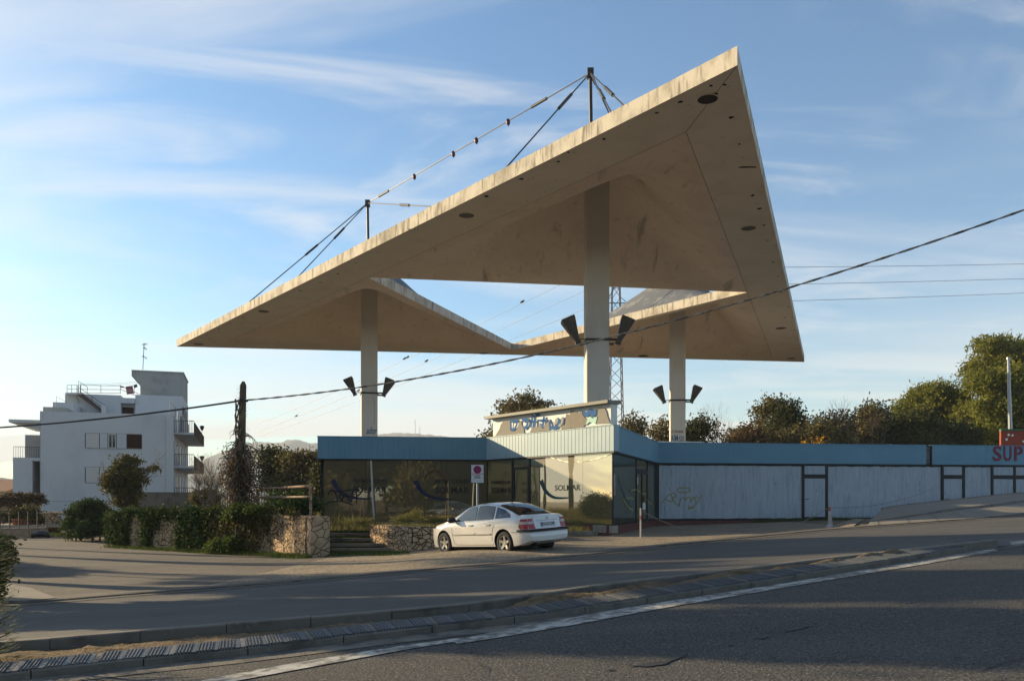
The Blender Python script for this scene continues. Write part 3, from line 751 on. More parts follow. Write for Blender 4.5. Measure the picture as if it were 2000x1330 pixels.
def ribbed(O, u, length, z0, z1, m, pitch=.21, depth=.30, name='fascia', out=None, gd=.014):
    """vertical board cladding with real grooves, in front of a solid box"""
    n = Vector((u.y, -u.x, 0)) if out is None else out
    mb = MB(); k = max(1, int(length/pitch)); pt = length/k; zj = 0
    prof = []
    for i in range(k):
        a = i*pt
        prof += [(a+.012, 0), (a+pt-.012, 0), (a+pt-.004, -gd), (a+pt+.004, -gd)] if i < k-1 else [(a+.012, 0), (a+pt, 0)]
    prof = [(0, 0)]+prof
    rows = [[O+u*s+n*d+Vector((0, 0, z)) for z in (z0, z1)] for s, d in prof]
    mb.grid(rows)
    A, B = O, O+u*length
    for z in (z0, z1): mb.add([A+Vector((0, 0, z)), B+Vector((0, 0, z)), B-n*depth+Vector((0, 0, z)), A-n*depth+Vector((0, 0, z))], [(0, 1, 2, 3)])
    for Q in (A, B): mb.add([Q+Vector((0, 0, z0)), Q-n*depth+Vector((0, 0, z0)), Q-n*depth+Vector((0, 0, z1)), Q+Vector((0, 0, z1))], [(0, 1, 2, 3)])
    mb.add([A-n*depth+Vector((0, 0, z0)), B-n*depth+Vector((0, 0, z0)), B-n*depth+Vector((0, 0, z1)), A-n*depth+Vector((0, 0, z1))], [(0, 1, 2, 3)])
    # dark soffit strip and a cap
    mb.obox(O-n*.02+Vector((0, 0, z0-.06)), u*length, -n*(depth-.03), (0, 0, .057), 1)
    mb.obox(O+n*.02+Vector((0, 0, z1+.003)), u*length, -n*(depth+.02), (0, 0, .03), 0)
    return mb.build(name, [m, m_frame], bld)
OV = .12
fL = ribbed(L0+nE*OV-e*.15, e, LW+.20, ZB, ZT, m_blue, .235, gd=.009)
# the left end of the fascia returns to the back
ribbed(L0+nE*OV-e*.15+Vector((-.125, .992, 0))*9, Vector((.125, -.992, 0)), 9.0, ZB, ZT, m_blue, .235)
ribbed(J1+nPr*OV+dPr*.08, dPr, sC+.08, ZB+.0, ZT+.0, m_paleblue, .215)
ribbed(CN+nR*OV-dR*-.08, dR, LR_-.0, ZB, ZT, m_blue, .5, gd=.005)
LRT = 27.0
gap0 = onplane(1806, 885, J2, nE).xy; gap1 = onplane(1818, 885, J2, nE).xy
g0 = (Vector((*gap0, 0))-J2).dot(e); g1 = (Vector((*gap1, 0))-J2).dot(e)
ribbed(J2+nE*OV+e*.02, e, g0-.02, ZB, ZT, m_blue, .26, gd=.004)
ribbed(J2+nE*OV+e*g1, e, LRT-g1, ZB, ZT, m_blue, 3.0)
mb = MB(); mb.obox(J2+e*g0+nE*(OV-.1)+Vector((0, 0, ZB)), e*(g1-g0), -nE*.05, (0, 0, ZT-ZB)); 
for z in (.03, .20, .72, .94): mb.obox(J2+e*g0+nE*(OV-.095)+Vector((0, 0, ZB+z)), e*(g1-g0), nE*.05, (0, 0, .03), 1)
mb.obox(J2+e*(g1-.05)+nE*(OV-.095)+Vector((0, 0, ZB)), e*.05, nE*.09, (0, 0, ZT-ZB), 1)
mb.build('fascia_gap', [mat('bare_panel', (.13, .14, .14), .7), m_frame], bld)
# roof deck
back = 14
mb = MB(); rl = [L0-e*.0, J1, CN-(dPr+dR*-1).normalized()*0, J2, J2+e*LRT, J2+e*LRT-nE*back, L0-nE*(back-4)]
mb.prism([Vector((p.x, p.y+.35, ZT-.25)) for p in rl], (0, 0, .12)); mb.build('roof', m_gravelroof, bld)
# rear and side walls
mb = MB(); A = L0-nE*(back-4); B = J2+e*LRT-nE*back
mb.obox(A+Vector((0, 0, -1.3)), (B-A), (0, -.2, 0), (0, 0, 3.9)); mb.obox(L0+e*.02-nE*.3+Vector((0, 0, -1.3)), e*.2, -nE*(back-4.6), (0, 0, 3.9))
mb.obox(J2+e*(LRT-.2)-nE*.3+Vector((0, 0, -1.3)), e*.2, -nE*(back-.6), (0, 0, 3.9)); mb.build('wall', m_plaster, bld)
# plinth
def plinth(O, u, n, length, ztop, zbot, m, name='plinth', out=.04):
    mb = MB(); mb.obox(O+n*out+Vector((0, 0, zbot)), u*length, -n*.3, (0, 0, ztop-zbot)); return mb.build(name, m, bld)
plinth(L0, e, nE, LW, FL, -1.6, m_plaster)
xr = (onplane(1160, 1030, CN, nPr)-CN).dot(dPr)
plinth(J1, dPr, nPr, sC+xr, FL, -1.9, m_redtile); plinth(CN+dPr*xr, dPr, nPr, -xr+.04, FL-.0, -1.22, m_plaster, 'plinth', .06)
plinth(CN+dPr*xr, dPr, nPr, -xr+.04, -1.223, -1.9, m_redtile, 'plinth', .055)
plinth(CN+dR*.02, dR, nR, LR_, FL, -1.9, m_redtile); plinth(J2, e, nE, LRT, FL-.04, -1.9, m_redtile)
# step up to the corner door
mb = MB(); st = onplane(1095, 1035, CN, nPr); mb.obox(J1+dPr*(st-J1).dot(dPr)+nPr*.045+Vector((0, 0, -1.9)), dPr*((onplane(1170, 1035, CN, nPr)-st).dot(dPr)), nPr*.5, (0, 0, .74)); mb.build('step', m_plaster, bld)

def wallframe(O, u, n, px0, px1, z0, z1, name, m, inset=.0, bar=.035, bars=True):
    """one glass pane between two pixel columns"""
    a = (onplane(px0, 950, O, n)-O).dot(u); b = (onplane(px1, 950, O, n)-O).dot(u)
    mb = MB(); mb.obox(O+u*(a+.006)-n*(inset+.012)+Vector((0, 0, z0)), u*(b-a-.012), n*.010, (0, 0, z1-z0)); g = mb.build(name, m, bld)
    return g, a, b
zt_ = ZB-.06
# left showroom: four long panes with hairline joints
xsL = [632, 714, 795, 872, 952]
for a, b in zip(xsL, xsL[1:]): wallframe(L0, e, nE, a, b, FL+.03, zt_, 'window_pane', m_gl)
mb = MB(); mb.obox(L0-nE*.0+Vector((0, 0, FL)), e*LW, -nE*.06, (0, 0, .03)); mb.obox(L0-e*.03+nE*.0+Vector((0, 0, FL)), e*.05, -nE*.06, (0, 0, zt_-FL))
mb.build('window_frame', m_frame, bld)
mb = MB(); mb.obox(L0-nE*.02+Vector((0, 0, FL)), -nE*(back-5)-e*0, e*.01, (0, 0, zt_-FL)); mb.build('window_pane', m_gl, bld)
# corner unit: pane, framed door, panes
def on(O, u, n, x): return (onplane(x, 950, O, n)-O).dot(u)
wallframe(J1, dPr, nPr, 953, 1000, FL+.03, zt_, 'window_pane', m_gl)
d0, d1 = on(J1, dPr, nPr, 1000), on(J1, dPr, nPr, 1036)
door = MB(); fw = .09
zd = (HOR-916)*36/F
for s in (d0, d1-fw): door.obox(J1+dPr*s+nPr*.03+Vector((0, 0, FL)), dPr*fw, -nPr*.08, (0, 0, zt_-FL))
door.obox(J1+dPr*(d0+fw)+nPr*.03+Vector((0, 0, zd)), dPr*(d1-d0-2*fw), -nPr*.08, (0, 0, .10)); door.obox(J1+dPr*(d0+fw)+nPr*.03+Vector((0, 0, FL)), dPr*(d1-d0-2*fw), -nPr*.08, (0, 0, .12))
for s in (d0+fw+.003, d1-2*fw): door.obox(J1+dPr*s+nPr*.02+Vector((0, 0, FL+.123)), dPr*(fw-.003), -nPr*.06, (0, 0, zd-FL-.126))
dr = door.build('door', m_frame, bld)
mb = MB(); mb.obox(J1+dPr*(d0+fw)-nPr*.02+Vector((0, 0, FL+.12)), dPr*(d1-d0-2*fw), nPr*.008, (0, 0, zt_-FL-.12)); mb.build('door_pane', m_gl, dr)
xsP = [1036, 1066, 1138, 1198]
wallframe(J1, dPr, nPr, 1036, 1138, FL+.03, zt_, 'window_pane', m_gl2); wallframe(J1, dPr, nPr, 1138, 1196.5, FL+.03, zt_, 'window_pane', m_gl2)
mb = MB(); mb.obox(J1-nPr*.0+Vector((0, 0, FL)), dPr*sC, -nPr*.06, (0, 0, .03)); mb.tube([CN+Vector((0, 0, FL))-nPr*.02-nR*.02, CN+Vector((0, 0, zt_))-nPr*.02-nR*.02], .035, 8)
mb.build('window_frame', m_frame, bld)
# right return of the corner: pane, double door, pane
q0, q1 = on(CN, dR, nR, 1242), on(CN, dR, nR, 1264)
mb = MB(); mb.obox(CN+dR*.05-nR*.012+Vector((0, 0, FL+.03)), dR*(q0-.06), nR*.01, (0, 0, zt_-FL-.03)); mb.build('window_pane', m_gl3, bld)
mb = MB(); mb.obox(CN+dR*(q1+.01)-nR*.012+Vector((0, 0, FL+.03)), dR*(LR_-q1-.06), nR*.01, (0, 0, zt_-FL-.03)); mb.build('window_pane', m_gl3, bld)
door = MB(); zd2 = 1.25
for s in (q0, q1-.08): door.obox(CN+dR*s+nR*.03+Vector((0, 0, FL)), dR*.08, -nR*.08, (0, 0, zt_-FL))
door.obox(CN+dR*(q0+.08)+nR*.03+Vector((0, 0, zd2)), dR*(q1-q0-.16), -nR*.08, (0, 0, .2)); door.obox(CN+dR*(q0+.08)+nR*.03+Vector((0, 0, FL)), dR*(q1-q0-.16), -nR*.08, (0, 0, .12))
door.obox(CN+dR*((q0+q1)/2-.05)+nR*.032+Vector((0, 0, FL+.122)), dR*.10, -nR*.08, (0, 0, zd2-FL-.124))
dr = door.build('door', m_frame, bld)
mb = MB(); mb.obox(CN+dR*(q0+.08)-nR*.02+Vector((0, 0, FL+.12)), dR*(q1-q0-.16), nR*.008, (0, 0, zt_-FL-.12)); mb.build('door_pane', m_gl, dr)
mb = MB(); mb.obox(CN+dR*((q0+q1)/2+.1)+nR*.035+Vector((0, 0, .02)), dR*.03, nR*.05, (0, 0, .22)); mb.build('handle', m_dmetal, dr)
m_paper = mat('paper', (.55, .56, .56), .8)
mb = MB(); fr = (CN, dR, Vector((0, 0, 1)), nR)
mb.obox(CN+dR*((q0+q1)/2+.12)+nR*.005+Vector((0, 0, -.38)), dR*.75, nR*.006, (0, 0, .32)); mb.build('notice', m_paper, dr); mb = MB(); mb.obox(CN+dR*(q0+.3)+nR*.005+Vector((0, 0, .75)), dR*.16, nR*.006, (0, 0, .32)); mb.build('notice', m_paper, dr)
mb = MB(); mb.obox(CN+dR*.14+nR*.005+Vector((0, 0, .25)), dR*.25, nR*.006, (0, 0, .8)); mb.obox(CN+dR*.16+nR*.012+Vector((0, 0, .3)), dR*.2, nR*.004, (0, 0, .25), 1); mb.build('notice', [mat('grey_paper', (.30, .30, .26), .8), mat('pink_paper', (.35, .18, .16), .8)], bld)
# right wing: painted-over glazing with black frames and three doors
def px2s(x): return (onplane(x, 950, J2, nE)-J2).dot(e)
segs = [('p', 1286, 1568), ('d', 1568, 1614), ('p', 1616, 1838), ('d', 1840, 1881), ('p', 1884, 1936), ('D', 1937, 2024), ('p', 2027, 2110)]
zT, zB2 = ZB-.08, FL+.02
fr2 = MB()
mb_all = MB()
for kind, x0, x1 in segs:
    a, b = px2s(x0), px2s(x1)
    if kind == 'p':
        mb = MB(); G = []; n = max(6, int((b-a)/.25))
        # brushed edge of the paint: slightly ragged outline over a dark pane
        up = [(a+.03+(b-a-.06)*i/n, zT-.03-rnd.uniform(0, .035)) for i in range(n+1)]; dn = [(a+.03+(b-a-.06)*i/n, zB2+.03+rnd.uniform(0, .04)) for i in range(n+1)]
        mb.grid([[J2+e*s-nE*(-.004)+Vector((0, 0, z0)), J2+e*s2+nE*.004+Vector((0, 0, z1))] for (s, z0), (s2, z1) in zip(dn, up)])
        mb.build('painted_pane', m_white, bld)
    else:
        n_ = 2 if kind == 'D' else 1; fw = .13; zl = 1.20
        fm = MB()
        ss = [a+(b-a)*i/n_ for i in range(n_+1)]
        for s in ss: fm.obox(J2+e*(s-fw/2)+nE*.06+Vector((0, 0, zB2-.02)), e*fw, -nE*.1, (0, 0, zT-zB2+.1))
        for i in range(n_):
            s0, s1 = ss[i]+fw/2, ss[i+1]-fw/2
            fm.obox(J2+e*s0+nE*.058+Vector((0, 0, zl)), e*(s1-s0), -nE*.09, (0, 0, .17)); fm.obox(J2+e*s0+nE*.058+Vector((0, 0, zB2-.02)), e*(s1-s0), -nE*.09, (0, 0, .12))
        d = fm.build('door', m_frame, bld)
        for i in range(n_):
            s0, s1 = ss[i]+fw/2, ss[i+1]-fw/2; lm = MB()
            lm.obox(J2+e*(s0+.015)+nE*.03+Vector((0, 0, zB2+.12)), e*(s1-s0-.03), -nE*.03, (0, 0, zl-zB2-.14)); lm.build('door_leaf', m_white, d)
            lm = MB(); lm.obox(J2+e*(s0+.015)+nE*.03+Vector((0, 0, zl+.19)), e*(s1-s0-.03), -nE*.03, (0, 0, zT-zl-.22)); lm.build('transom', m_white, d)
            lm = MB(); hs = s0+.06; lm.tube([J2+e*hs+nE*.03+Vector((0, 0, .12)), J2+e*hs+nE*.09+Vector((0, 0, .12)), J2+e*(hs+.16)+nE*.09+Vector((0, 0, .13))], .016); lm.build('handle', m_dmetal, d)
mb = MB(); mb.obox(J2-nE*.05+Vector((0, 0, FL-.04)), e*LRT, -nE*.02, (0, 0, ZB-FL+.04)); mb.obox(J2-nE*.0+e*.0+Vector((0, 0, FL-.035)), e*LRT, nE*.003, (0, 0, .06)); mb.obox(J2+Vector((0, 0, ZB-.09)), e*LRT, nE*.003, (0, 0, .09))
mb.build('window_frame', m_frame, bld)

# window lettering and graffiti
m_lett = mat('dark_lettering', (.010, .012, .014), .6); m_navy = mat('navy_lettering', (.012, .020, .055), .6); m_orange = mat('faded_orange', (.10, .035, .012), .7)
m_gryellow = mat('yellow_spray', (.27, .25, .10), .6); m_teal = mat('faded_teal', (.02, .075, .09), .6); m_black = mat('black_spray', (.006, .006, .007), .5)
def wp(O, u, n): return lambda x, y: ((lambda q: ((q-O).dot(u), q.z))(onplane(x, y, O, n)))
wl, wpz, wr, wrr = wp(L0, e, nE), wp(J1, dPr, nPr), wp(CN, dR, nR), wp(J2, e, nE)
frL, frP, frR, frW = (L0, e, Vector((0, 0, 1)), nE), (J1, dPr, Vector((0, 0, 1)), nPr), (CN, dR, Vector((0, 0, 1)), nR), (J2, e, Vector((0, 0, 1)), nE)
def ptext(mb, fr, w, body, x0, x1, y0, y1, mi=0):
    a, b = w(x0, y1), w(x1, y0); put_text(mb, fr, body, a[0], a[1], b[0]-a[0], b[1]-a[1], .006, mi)
for k, (dx, dy, sc) in enumerate(((0, 0, 1), (161, 1, 1))):
    tx = MB(); ptext(tx, frL, wl, 'PROMOCIONES', 689+dx, 756+dx, 935+dy, 943+dy); ptext(tx, frL, wl, 'SOLMAR', 689+dx, 755+dx, 950+dy, 962+dy)
    stroke(tx, frL, [wl(x+dx+(0 if k == 0 else 0), y+dy) for x, y in ((650, 937), (660, 957), (672, 966), (690, 972), (710, 974), (728, 973))], .22, .007, 1, wf=lambda t: 1.0-t*.8)
    stroke(tx, frL, [wl(688+dx+22*math.cos(R(a)), 945+dy-27*math.sin(R(a))) for a in range(-160, 161, 20)], .07, .005, 2)
    tx.build('window_lettering', [m_lett, m_navy, m_orange], bld)
tx = MB(); ptext(tx, frP, wpz, 'PROMOCION', 960, 997, 938, 945); ptext(tx, frP, wpz, 'SOLMAR', 960, 998, 951, 963)
tx.build('window_lettering', m_lett, bld); tx = MB()
ptext(tx, frP, wpz, 'SOLMAR', 1084, 1134, 946, 958, 5)
stroke(tx, frP, [wpz(x, y) for x, y in ((1057, 938), (1062, 954), (1072, 966), (1085, 973), (1110, 972))], .24, .007, 4, wf=lambda t: 1.0-t*.8)
tx.build('window_lettering', [m_lett, m_navy, m_orange, m_gryellow, m_teal, mat('faded_lettering', (.16, .13, .07), .6)], bld); tx = MB()
stroke(tx, frR, [wr(x, y) for x, y in ((1208, 933), (1213, 953), (1222, 972), (1232, 985))], .12, .007, 4)
tx.build('window_lettering', [m_lett, m_navy, m_orange, m_gryellow, m_teal], bld)
gm = MB()
for pts in ([(641, 966), (644, 958), (652, 956), (655, 962)], [(648, 958), (660, 960), (690, 956), (700, 955)], [(655, 960), (659, 977)], [(659, 960), (667, 959), (668, 966), (661, 968), (667, 978)], [(668, 979), (673, 958), (684, 980)], [(671, 969), (682, 970)], [(686, 980), (688, 958), (697, 957), (696, 984)], [(634, 986), (645, 979), (668, 978), (690, 986)], [(696, 958), (703, 957)]):
    stroke(gm, frL, [wl(*p) for p in pts], .06, .010)
gm.build('spray_tag', m_black, bld)
gm = MB()
for pts in ([(1292, 983), (1301, 971), (1310, 962), (1313, 972), (1314, 981), (1300, 975)], [(1312, 963), (1320, 962), (1318, 970), (1312, 972), (1324, 990), (1330, 975)], [(1326, 990), (1330, 972), (1338, 970), (1337, 978)], [(1337, 977), (1345, 969), (1349, 974), (1349, 981)], [(1350, 981), (1352, 970), (1360, 971), (1354, 975)], [(1361, 968), (1366, 975), (1372, 966)], [(1366, 975), (1357, 987), (1343, 994), (1347, 986)], [(1344, 994), (1356, 990)]):
    stroke(gm, frW, [wrr(*p) for p in pts], .055, .008)
stroke(gm, frW, [wrr(1335+13*math.cos(R(a)), 957-5*math.sin(R(a))) for a in range(0, 361, 30)], .06, .008)
gm.build('spray_tag', m_gryellow, bld); gm = MB()
for pts in ([(1217, 975), (1226, 990), (1236, 996)], [(1222, 973), (1234, 972), (1238, 976)], [(1232, 958), (1242, 955), (1250, 960)], [(1252, 963), (1262, 965)], [(1262, 975), (1272, 985)]):
    stroke(gm, frR, [wr(*p) for p in pts], .06, .008)
gm.build('spray_tag', m_gryellow, bld)
# red letters of the supermarket on the fascia
m_redl = mat('red_letters', (.20, .012, .030), .5)
lt = MB(); frF = (J2+nE*OV, e, Vector((0, 0, 1)), nE); wf_ = wp(J2+nE*OV, e, nE)
for ch, x0, x1 in (('S', 1939, 1956), ('U', 1960, 1975), ('P', 1981, 1997)):
    a, b = wf_(x0, 900), wf_(x1, 871); put_text(lt, frF, ch, a[0], a[1], b[0]-a[0], b[1]-a[1], .035, 0, 0, .03)
lt.build('fascia_letters', m_redl, bld)

# ---------------------------------------------------------------- sign on the corner roof
def spt(x, y): return onplane(x, y, J1-nPr*.10, nPr)
sgn = thing('roof_sign', 'cream sign board with torn grey patches and broken blue lettering on the corner roof', 'sign', tuple(spt(1080, 850)))
sO = J1-nPr*.10; wS = wp(sO, dPr, nPr); frS = (sO, dPr, Vector((0, 0, 1)), nPr)
s0 = wS(963, 850)[0]; s1 = wS(1193, 830)[0]; zs0 = ZT+.08; zs1 = wS(1193, 788)[1]
m_cream = mat('cream_board', (.70, .71, .66), .6, [((.50, .46, .36), 1.5, (1, 1, 1), .5, .7, 6, .6)]); m_grey = mat('torn_backing', (.26, .24, .205), .85, [((.20, .175, .14), 2, (1, 1, 1), .5, .7, 6, .7)])
m_sblue = mat('sign_blue', (.06, .145, .33), .8, spec=.05); m_steal = mat('sign_teal', (.25, .50, .42), .5); m_trim = mat('grey_trim', (.20, .20, .17), .6)
mb = MB(); mb.obox(sO+dPr*s0+Vector((0, 0, zs0)), dPr*(s1-s0), -nPr*.35, (0, 0, zs1-zs0)); mb.build('board', m_cream, sgn)
mb = MB(); mb.obox(sO+dPr*(s0-.35)+nPr*.28+Vector((0, 0, zs1+.003)), dPr*(s1-s0+.45), -nPr*.75, (0, 0, .12)); mb.build('cap', m_trim, sgn)
for i in range(9):
    mb = MB(); mb.obox(sO+dPr*(s0+.3+(s1-s0-.8)*i/8)-nPr*.05+Vector((0, 0, ZT+.0)), dPr*.08, -nPr*.2, (0, 0, .078)); mb.build('foot', m_trim, sgn)
def zp(x, y): return 960+x/8, 780+y/8
def patch(pts, m, th, nm='torn_panel'):
    w = [wS(*zp(*p)) for p in pts]
    mb = MB(); mb.prism([sO+nPr*.003+dPr*a+Vector((0, 0, b)) for a, b in w], nPr*th); return mb.build(nm, m, sgn)
patch([(60, 580), (95, 520), (130, 470), (150, 400), (190, 340), (240, 330), (295, 335), (300, 400), (300, 480), (350, 490), (400, 470), (430, 400), (450, 330), (475, 340), (480, 400), (510, 440), (520, 530), (300, 565)], m_grey, .03)
patch([(600, 520), (640, 440), (680, 430), (730, 440), (760, 370), (790, 400), (805, 465), (870, 370), (920, 310), (930, 340), (905, 400), (920, 480)], m_grey, .03)
patch([(1090, 460), (1140, 370), (1165, 270), (1180, 225), (1225, 245), (1250, 175), (1320, 190), (1380, 215), (1400, 180), (1425, 190), (1430, 240), (1470, 290), (1505, 300), (1500, 350), (1440, 435), (1260, 445)], mat('dark_backing', (.165, .14, .11), .7, [((.24, .21, .17), 2, (1, 1, 1), .5, .7, 5, .7)]), .03)
patch([(1640, 380), (1665, 310), (1660, 200), (1675, 135), (1770, 130), (1800, 180), (1820, 270), (1860, 370)], m_grey, .03)
patch([(990, 420), (985, 380), (1010, 300), (1040, 285), (1055, 330), (1030, 380)], m_trim, .035); patch([(1070, 420), (1080, 330), (1110, 275), (1135, 300), (1120, 370), (1090, 430)], m_trim, .035)
patch([(1430, 180), (1480, 200), (1520, 180), (1545, 150), (1590, 180), (1655, 155), (1655, 235), (1590, 275), (1545, 240), (1520, 270), (1480, 275), (1450, 250)], m_sblue, .045, 'wave_motif')
patch([(1480, 400), (1520, 290), (1550, 265), (1600, 300), (1665, 265), (1650, 340), (1635, 385), (1550, 350)], m_steal, .045, 'wave_motif')
lt = MB()
def bar(pts, w=.09): stroke(lt, frS, [wS(*zp(*p)) for p in pts], w, .052, 0)
bar([(320, 345), (400, 330), (420, 345), (400, 420), (370, 470), (320, 475)], .13); bar([(318, 350), (308, 470)], .08)
bar([(490, 335), (560, 315), (590, 335), (570, 400), (550, 440), (515, 455)], .15); bar([(665, 250), (640, 350), (625, 440)], .16); bar([(620, 360), (690, 340)], .08)
bar([(705, 300), (690, 430)], .14); bar([(700, 245), (760, 240)], .12); bar([(835, 270), (825, 380), (800, 440)], .15); bar([(740, 330), (890, 325)], .10)
bar([(920, 340), (930, 420), (960, 455), (1030, 440), (1060, 380), (1075, 300)], .13); bar([(1130, 400), (1150, 280)], .08)
lt.build('lettering', m_sblue, sgn)
# small roof hut behind the corner, seen above the blue fascia
mb = MB(); hO = P(1252, 0, 46); hO.z = 0
mb.obox(Vector((7.3, 46.5, 3.3)), (3.6, .4, 0), (0, 2, 0), (0, 0, .12), 0)
mb.obox(Vector((8.2, 46.6, 2.8)), (2.6, .3, 0), (0, .15, 0), (0, 0, .2), 0)
mb.obox(Vector((7.9, 46.75, 2.8)), (2.9, .3, 0), (0, 1.4, 0), (0, 0, .49), 1)
for x in (8.9, 9.9): mb.obox(Vector((x, 46.6, 3.0)), (.35, .04, 0), (0, .1, 0), (0, 0, .29), 0)
mb.build('roof_vent', [m_cream, m_hole], bld)
# ================================================================ white apartment building
th = R(18); bu = Vector((math.cos(th), math.sin(th), 0)); bv = Vector((-math.sin(th), math.cos(th), 0))
BO = P(78, 979, 64); BO.z = 0
def fpx(x, y, ly=0.0): q = onplane(x, y, BO+bv*ly, bv); return (q-BO).dot(bu), q.z
def wv(lx, ly, lz): return BO+bu*lx+bv*ly+Vector((0, 0, lz))
apt = thing('apartment_building', 'white modernist apartment block with stepped roof terraces, outside stair and brown side balconies', 'building', tuple(wv(5, 9, -2)))
m_wh = mat('white_render', (.53, .54, .54), .85, [((.44, .45, .45), .5, (1, 1, .6), .45, .7, 7, .7), ((.42, .41, .38), 1.6, (2, 2, .4), .62, .78, 8, .6)], (8, (1, 1, 1), .2, .02), spec=.15)
m_gr = mat('grey_render', (.33, .33, .31), .9, [((.24, .24, .22), .8, (1, 1, 1), .45, .7, 8, .8)], spec=.1)
m_rail = mat('rust_rail', (.10, .06, .05), .6); m_brown = mat('brown_shutter', (.05, .022, .014), .8, [((.034, .014, .010), 10, (.2, .2, 6), .45, .6, 2, .8)], spec=.05)
m_shut = mat('pale_shutter', (.55, .54, .51), .7, [((.46, .45, .42), 12, (.2, .2, 5), .45, .6, 2, .7)]); m_lit = mat('lit_render', (.62, .50, .34), .85); m_glassd = mat('dark_glass', (.03, .035, .04), .08, spec=.8)  # warm tone puts the light on tower soffit and loggia into the colour
RW = fpx(337, 812)[0]; ZR = 7.05
def bb(mb, x0, x1, y0, y1, z0, z1, mi=0): return mb.obox(wv(x0, y0, z0), bu*(x1-x0), bv*(y1-y0), (0, 0, z1-z0), mi)
mb = MB(); bb(mb, 0, RW, 0, 19, -2.6, ZR-.9); bb(mb, 0, RW, 0, .22, ZR-.9, ZR); bb(mb, 0, .22, .22, 19, ZR-.9, ZR); bb(mb, RW-.22, RW, .22, 10.9, ZR-.9, ZR)
mb.build('wall', [m_wh], apt)
LYU = 11.0
xl, zu = fpx(127, 768, LYU); xr_, _ = fpx(351, 772, LYU)
xa, _ = fpx(236, 780, LYU); xb, _ = fpx(264, 780, LYU)
zu2 = fpx(300, 772, LYU)[1]
mb = MB(); bb(mb, xl, xa, LYU, 19, ZR-.9, zu); bb(mb, xa, xb, LYU+.9, 19, ZR-.9, zu-.25); bb(mb, xb, RW+.0, LYU, 19, ZR-.9, zu2)
bb(mb, xa, xb, LYU-.25, LYU+.9, zu-.72, zu-.25); mb.build('upper_storey', m_wh, apt)
mb = MB(); w0 = fpx(239, 808, LYU+.9); w1 = fpx(261, 796, LYU+.9); bb(mb, w0[0], w1[0], LYU+.86, LYU+.9, w0[1], w1[1]); mb.build('window', m_brown, apt)
# stepped blocks on the left
mb = MB(); a = fpx(84, 800, 4)[0]; b = fpx(103, 795, 4); bb(mb, a, b[0]+1, 4, 9, ZR-.9, b[1]); mb.build('parapet_block', m_gr, apt)
mb = MB(); a = fpx(103, 800, 7)[0]; b = fpx(128, 786, 7); bb(mb, a, b[0]+.6, 7, LYU-.02, ZR-.9, b[1]); mb.build('parapet_block', m_wh, apt)
mb = MB(); a = fpx(200, 800, LYU-2)[0]; b = fpx(209, 793, LYU-2); bb(mb, a, b[0], LYU-2.6, LYU-2, ZR-.9, b[1]); mb.build('chimney', m_wh, apt)
# tower
LYT = 12.2
t0, zt0 = fpx(274, 726, LYT); t1 = RW; 
mb = MB(); bb(mb, t0, t1-.02, LYT, 18.6, zu2+.003, zt0); mb.build('tower', m_gr, apt)
mb = MB(); s0_, zz = fpx(257, 722, LYT); mb.obox(wv(s0_, LYT-.05, zt0+.003), bu*(t1-s0_+.05), bv*6.6, (0, 0, .14)); 
mb.prism([wv(s0_, LYT+0, zt0-.45), wv(t0-.003, LYT+0, zt0-1.35), wv(t0-.003, LYT+0, zt0), wv(s0_, LYT+0, zt0)], bv*.25)
mb.build('tower_roof', m_gr, apt)
mb = MB(); mb.prism([wv(s0_+.03, LYT+.255, zt0-.45), wv(t0-.003, LYT+.255, zt0-1.35), wv(t0-.003, LYT+.255, zt0), wv(s0_+.03, LYT+.255, zt0)], bv*5.6); mb.build('stair_soffit', m_lit, apt)
# windows of the front
for y0, y1 in ((846, 872), (912.5, 938.5)):
    def yy(x, y): return y+(x-167)*.037
    mb = MB(); a, z1_ = fpx(166.5, yy(166, y0)); b, z0_ = fpx(276.5, yy(276, y1))
    z0_ -= .0; 
    bb(mb, a, b, -.03, 0, z0_-.07, z0_-.003); bb(mb, a, b, -.012, 0, z1_, z1_+.05); mb.build('sill', m_gr, apt)
    def pan(nm, xa_, xb_, m, dep, frame=None):
        p, _ = fpx(xa_, 880); q, _ = fpx(xb_, 880); mb = MB(); bb(mb, p+.02, q-.02, dep, 0.05, z0_, z1_); o = mb.build(nm, m, apt); return p, q, o
    pan('shutter', 167, 194, m_shut, -.010); pan('wall_panel', 194.5, 210.5, m_wh, -.018); pan('wall_panel', 227.5, 247.5, m_wh, -.018); pan('shutter', 248.5, 276, m_brown, -.010)
    mb = MB(); bb(mb, a-.03, b+.03, -.006, .02, z0_-.03, z1_+.0); mb.build('recess_shade', m_dmetal, apt)  # flat dark sheet, paints the shade of a recess round the panels
    p, q, o = pan('window', 211, 227, m_glassd, -.009)
    mb = MB(); w = .06
    for s in (p+.02, (p+q)/2-w/2, q-.02-w): bb(mb, s, s+w, -.03, -.011, z0_, z1_)
    for z in (z0_, z1_-w): bb(mb, p+.02+w, (p+q)/2-w/2, -.03, -.011, z, z+w); bb(mb, (p+q)/2+w/2, q-.02-w, -.03, -.011, z, z+w)
    mb.build('window_frame', m_shut, o)
mb = MB(); bb(mb, 0.0, RW, -.008, 0, -.02, .03); bb(mb, 0, .03, -.012, 0, .05, ZR-.3); bb(mb, RW-.55, RW-.52, -.010, 0, .05, ZR-.3); mb.build('render_joint', m_gr, apt)
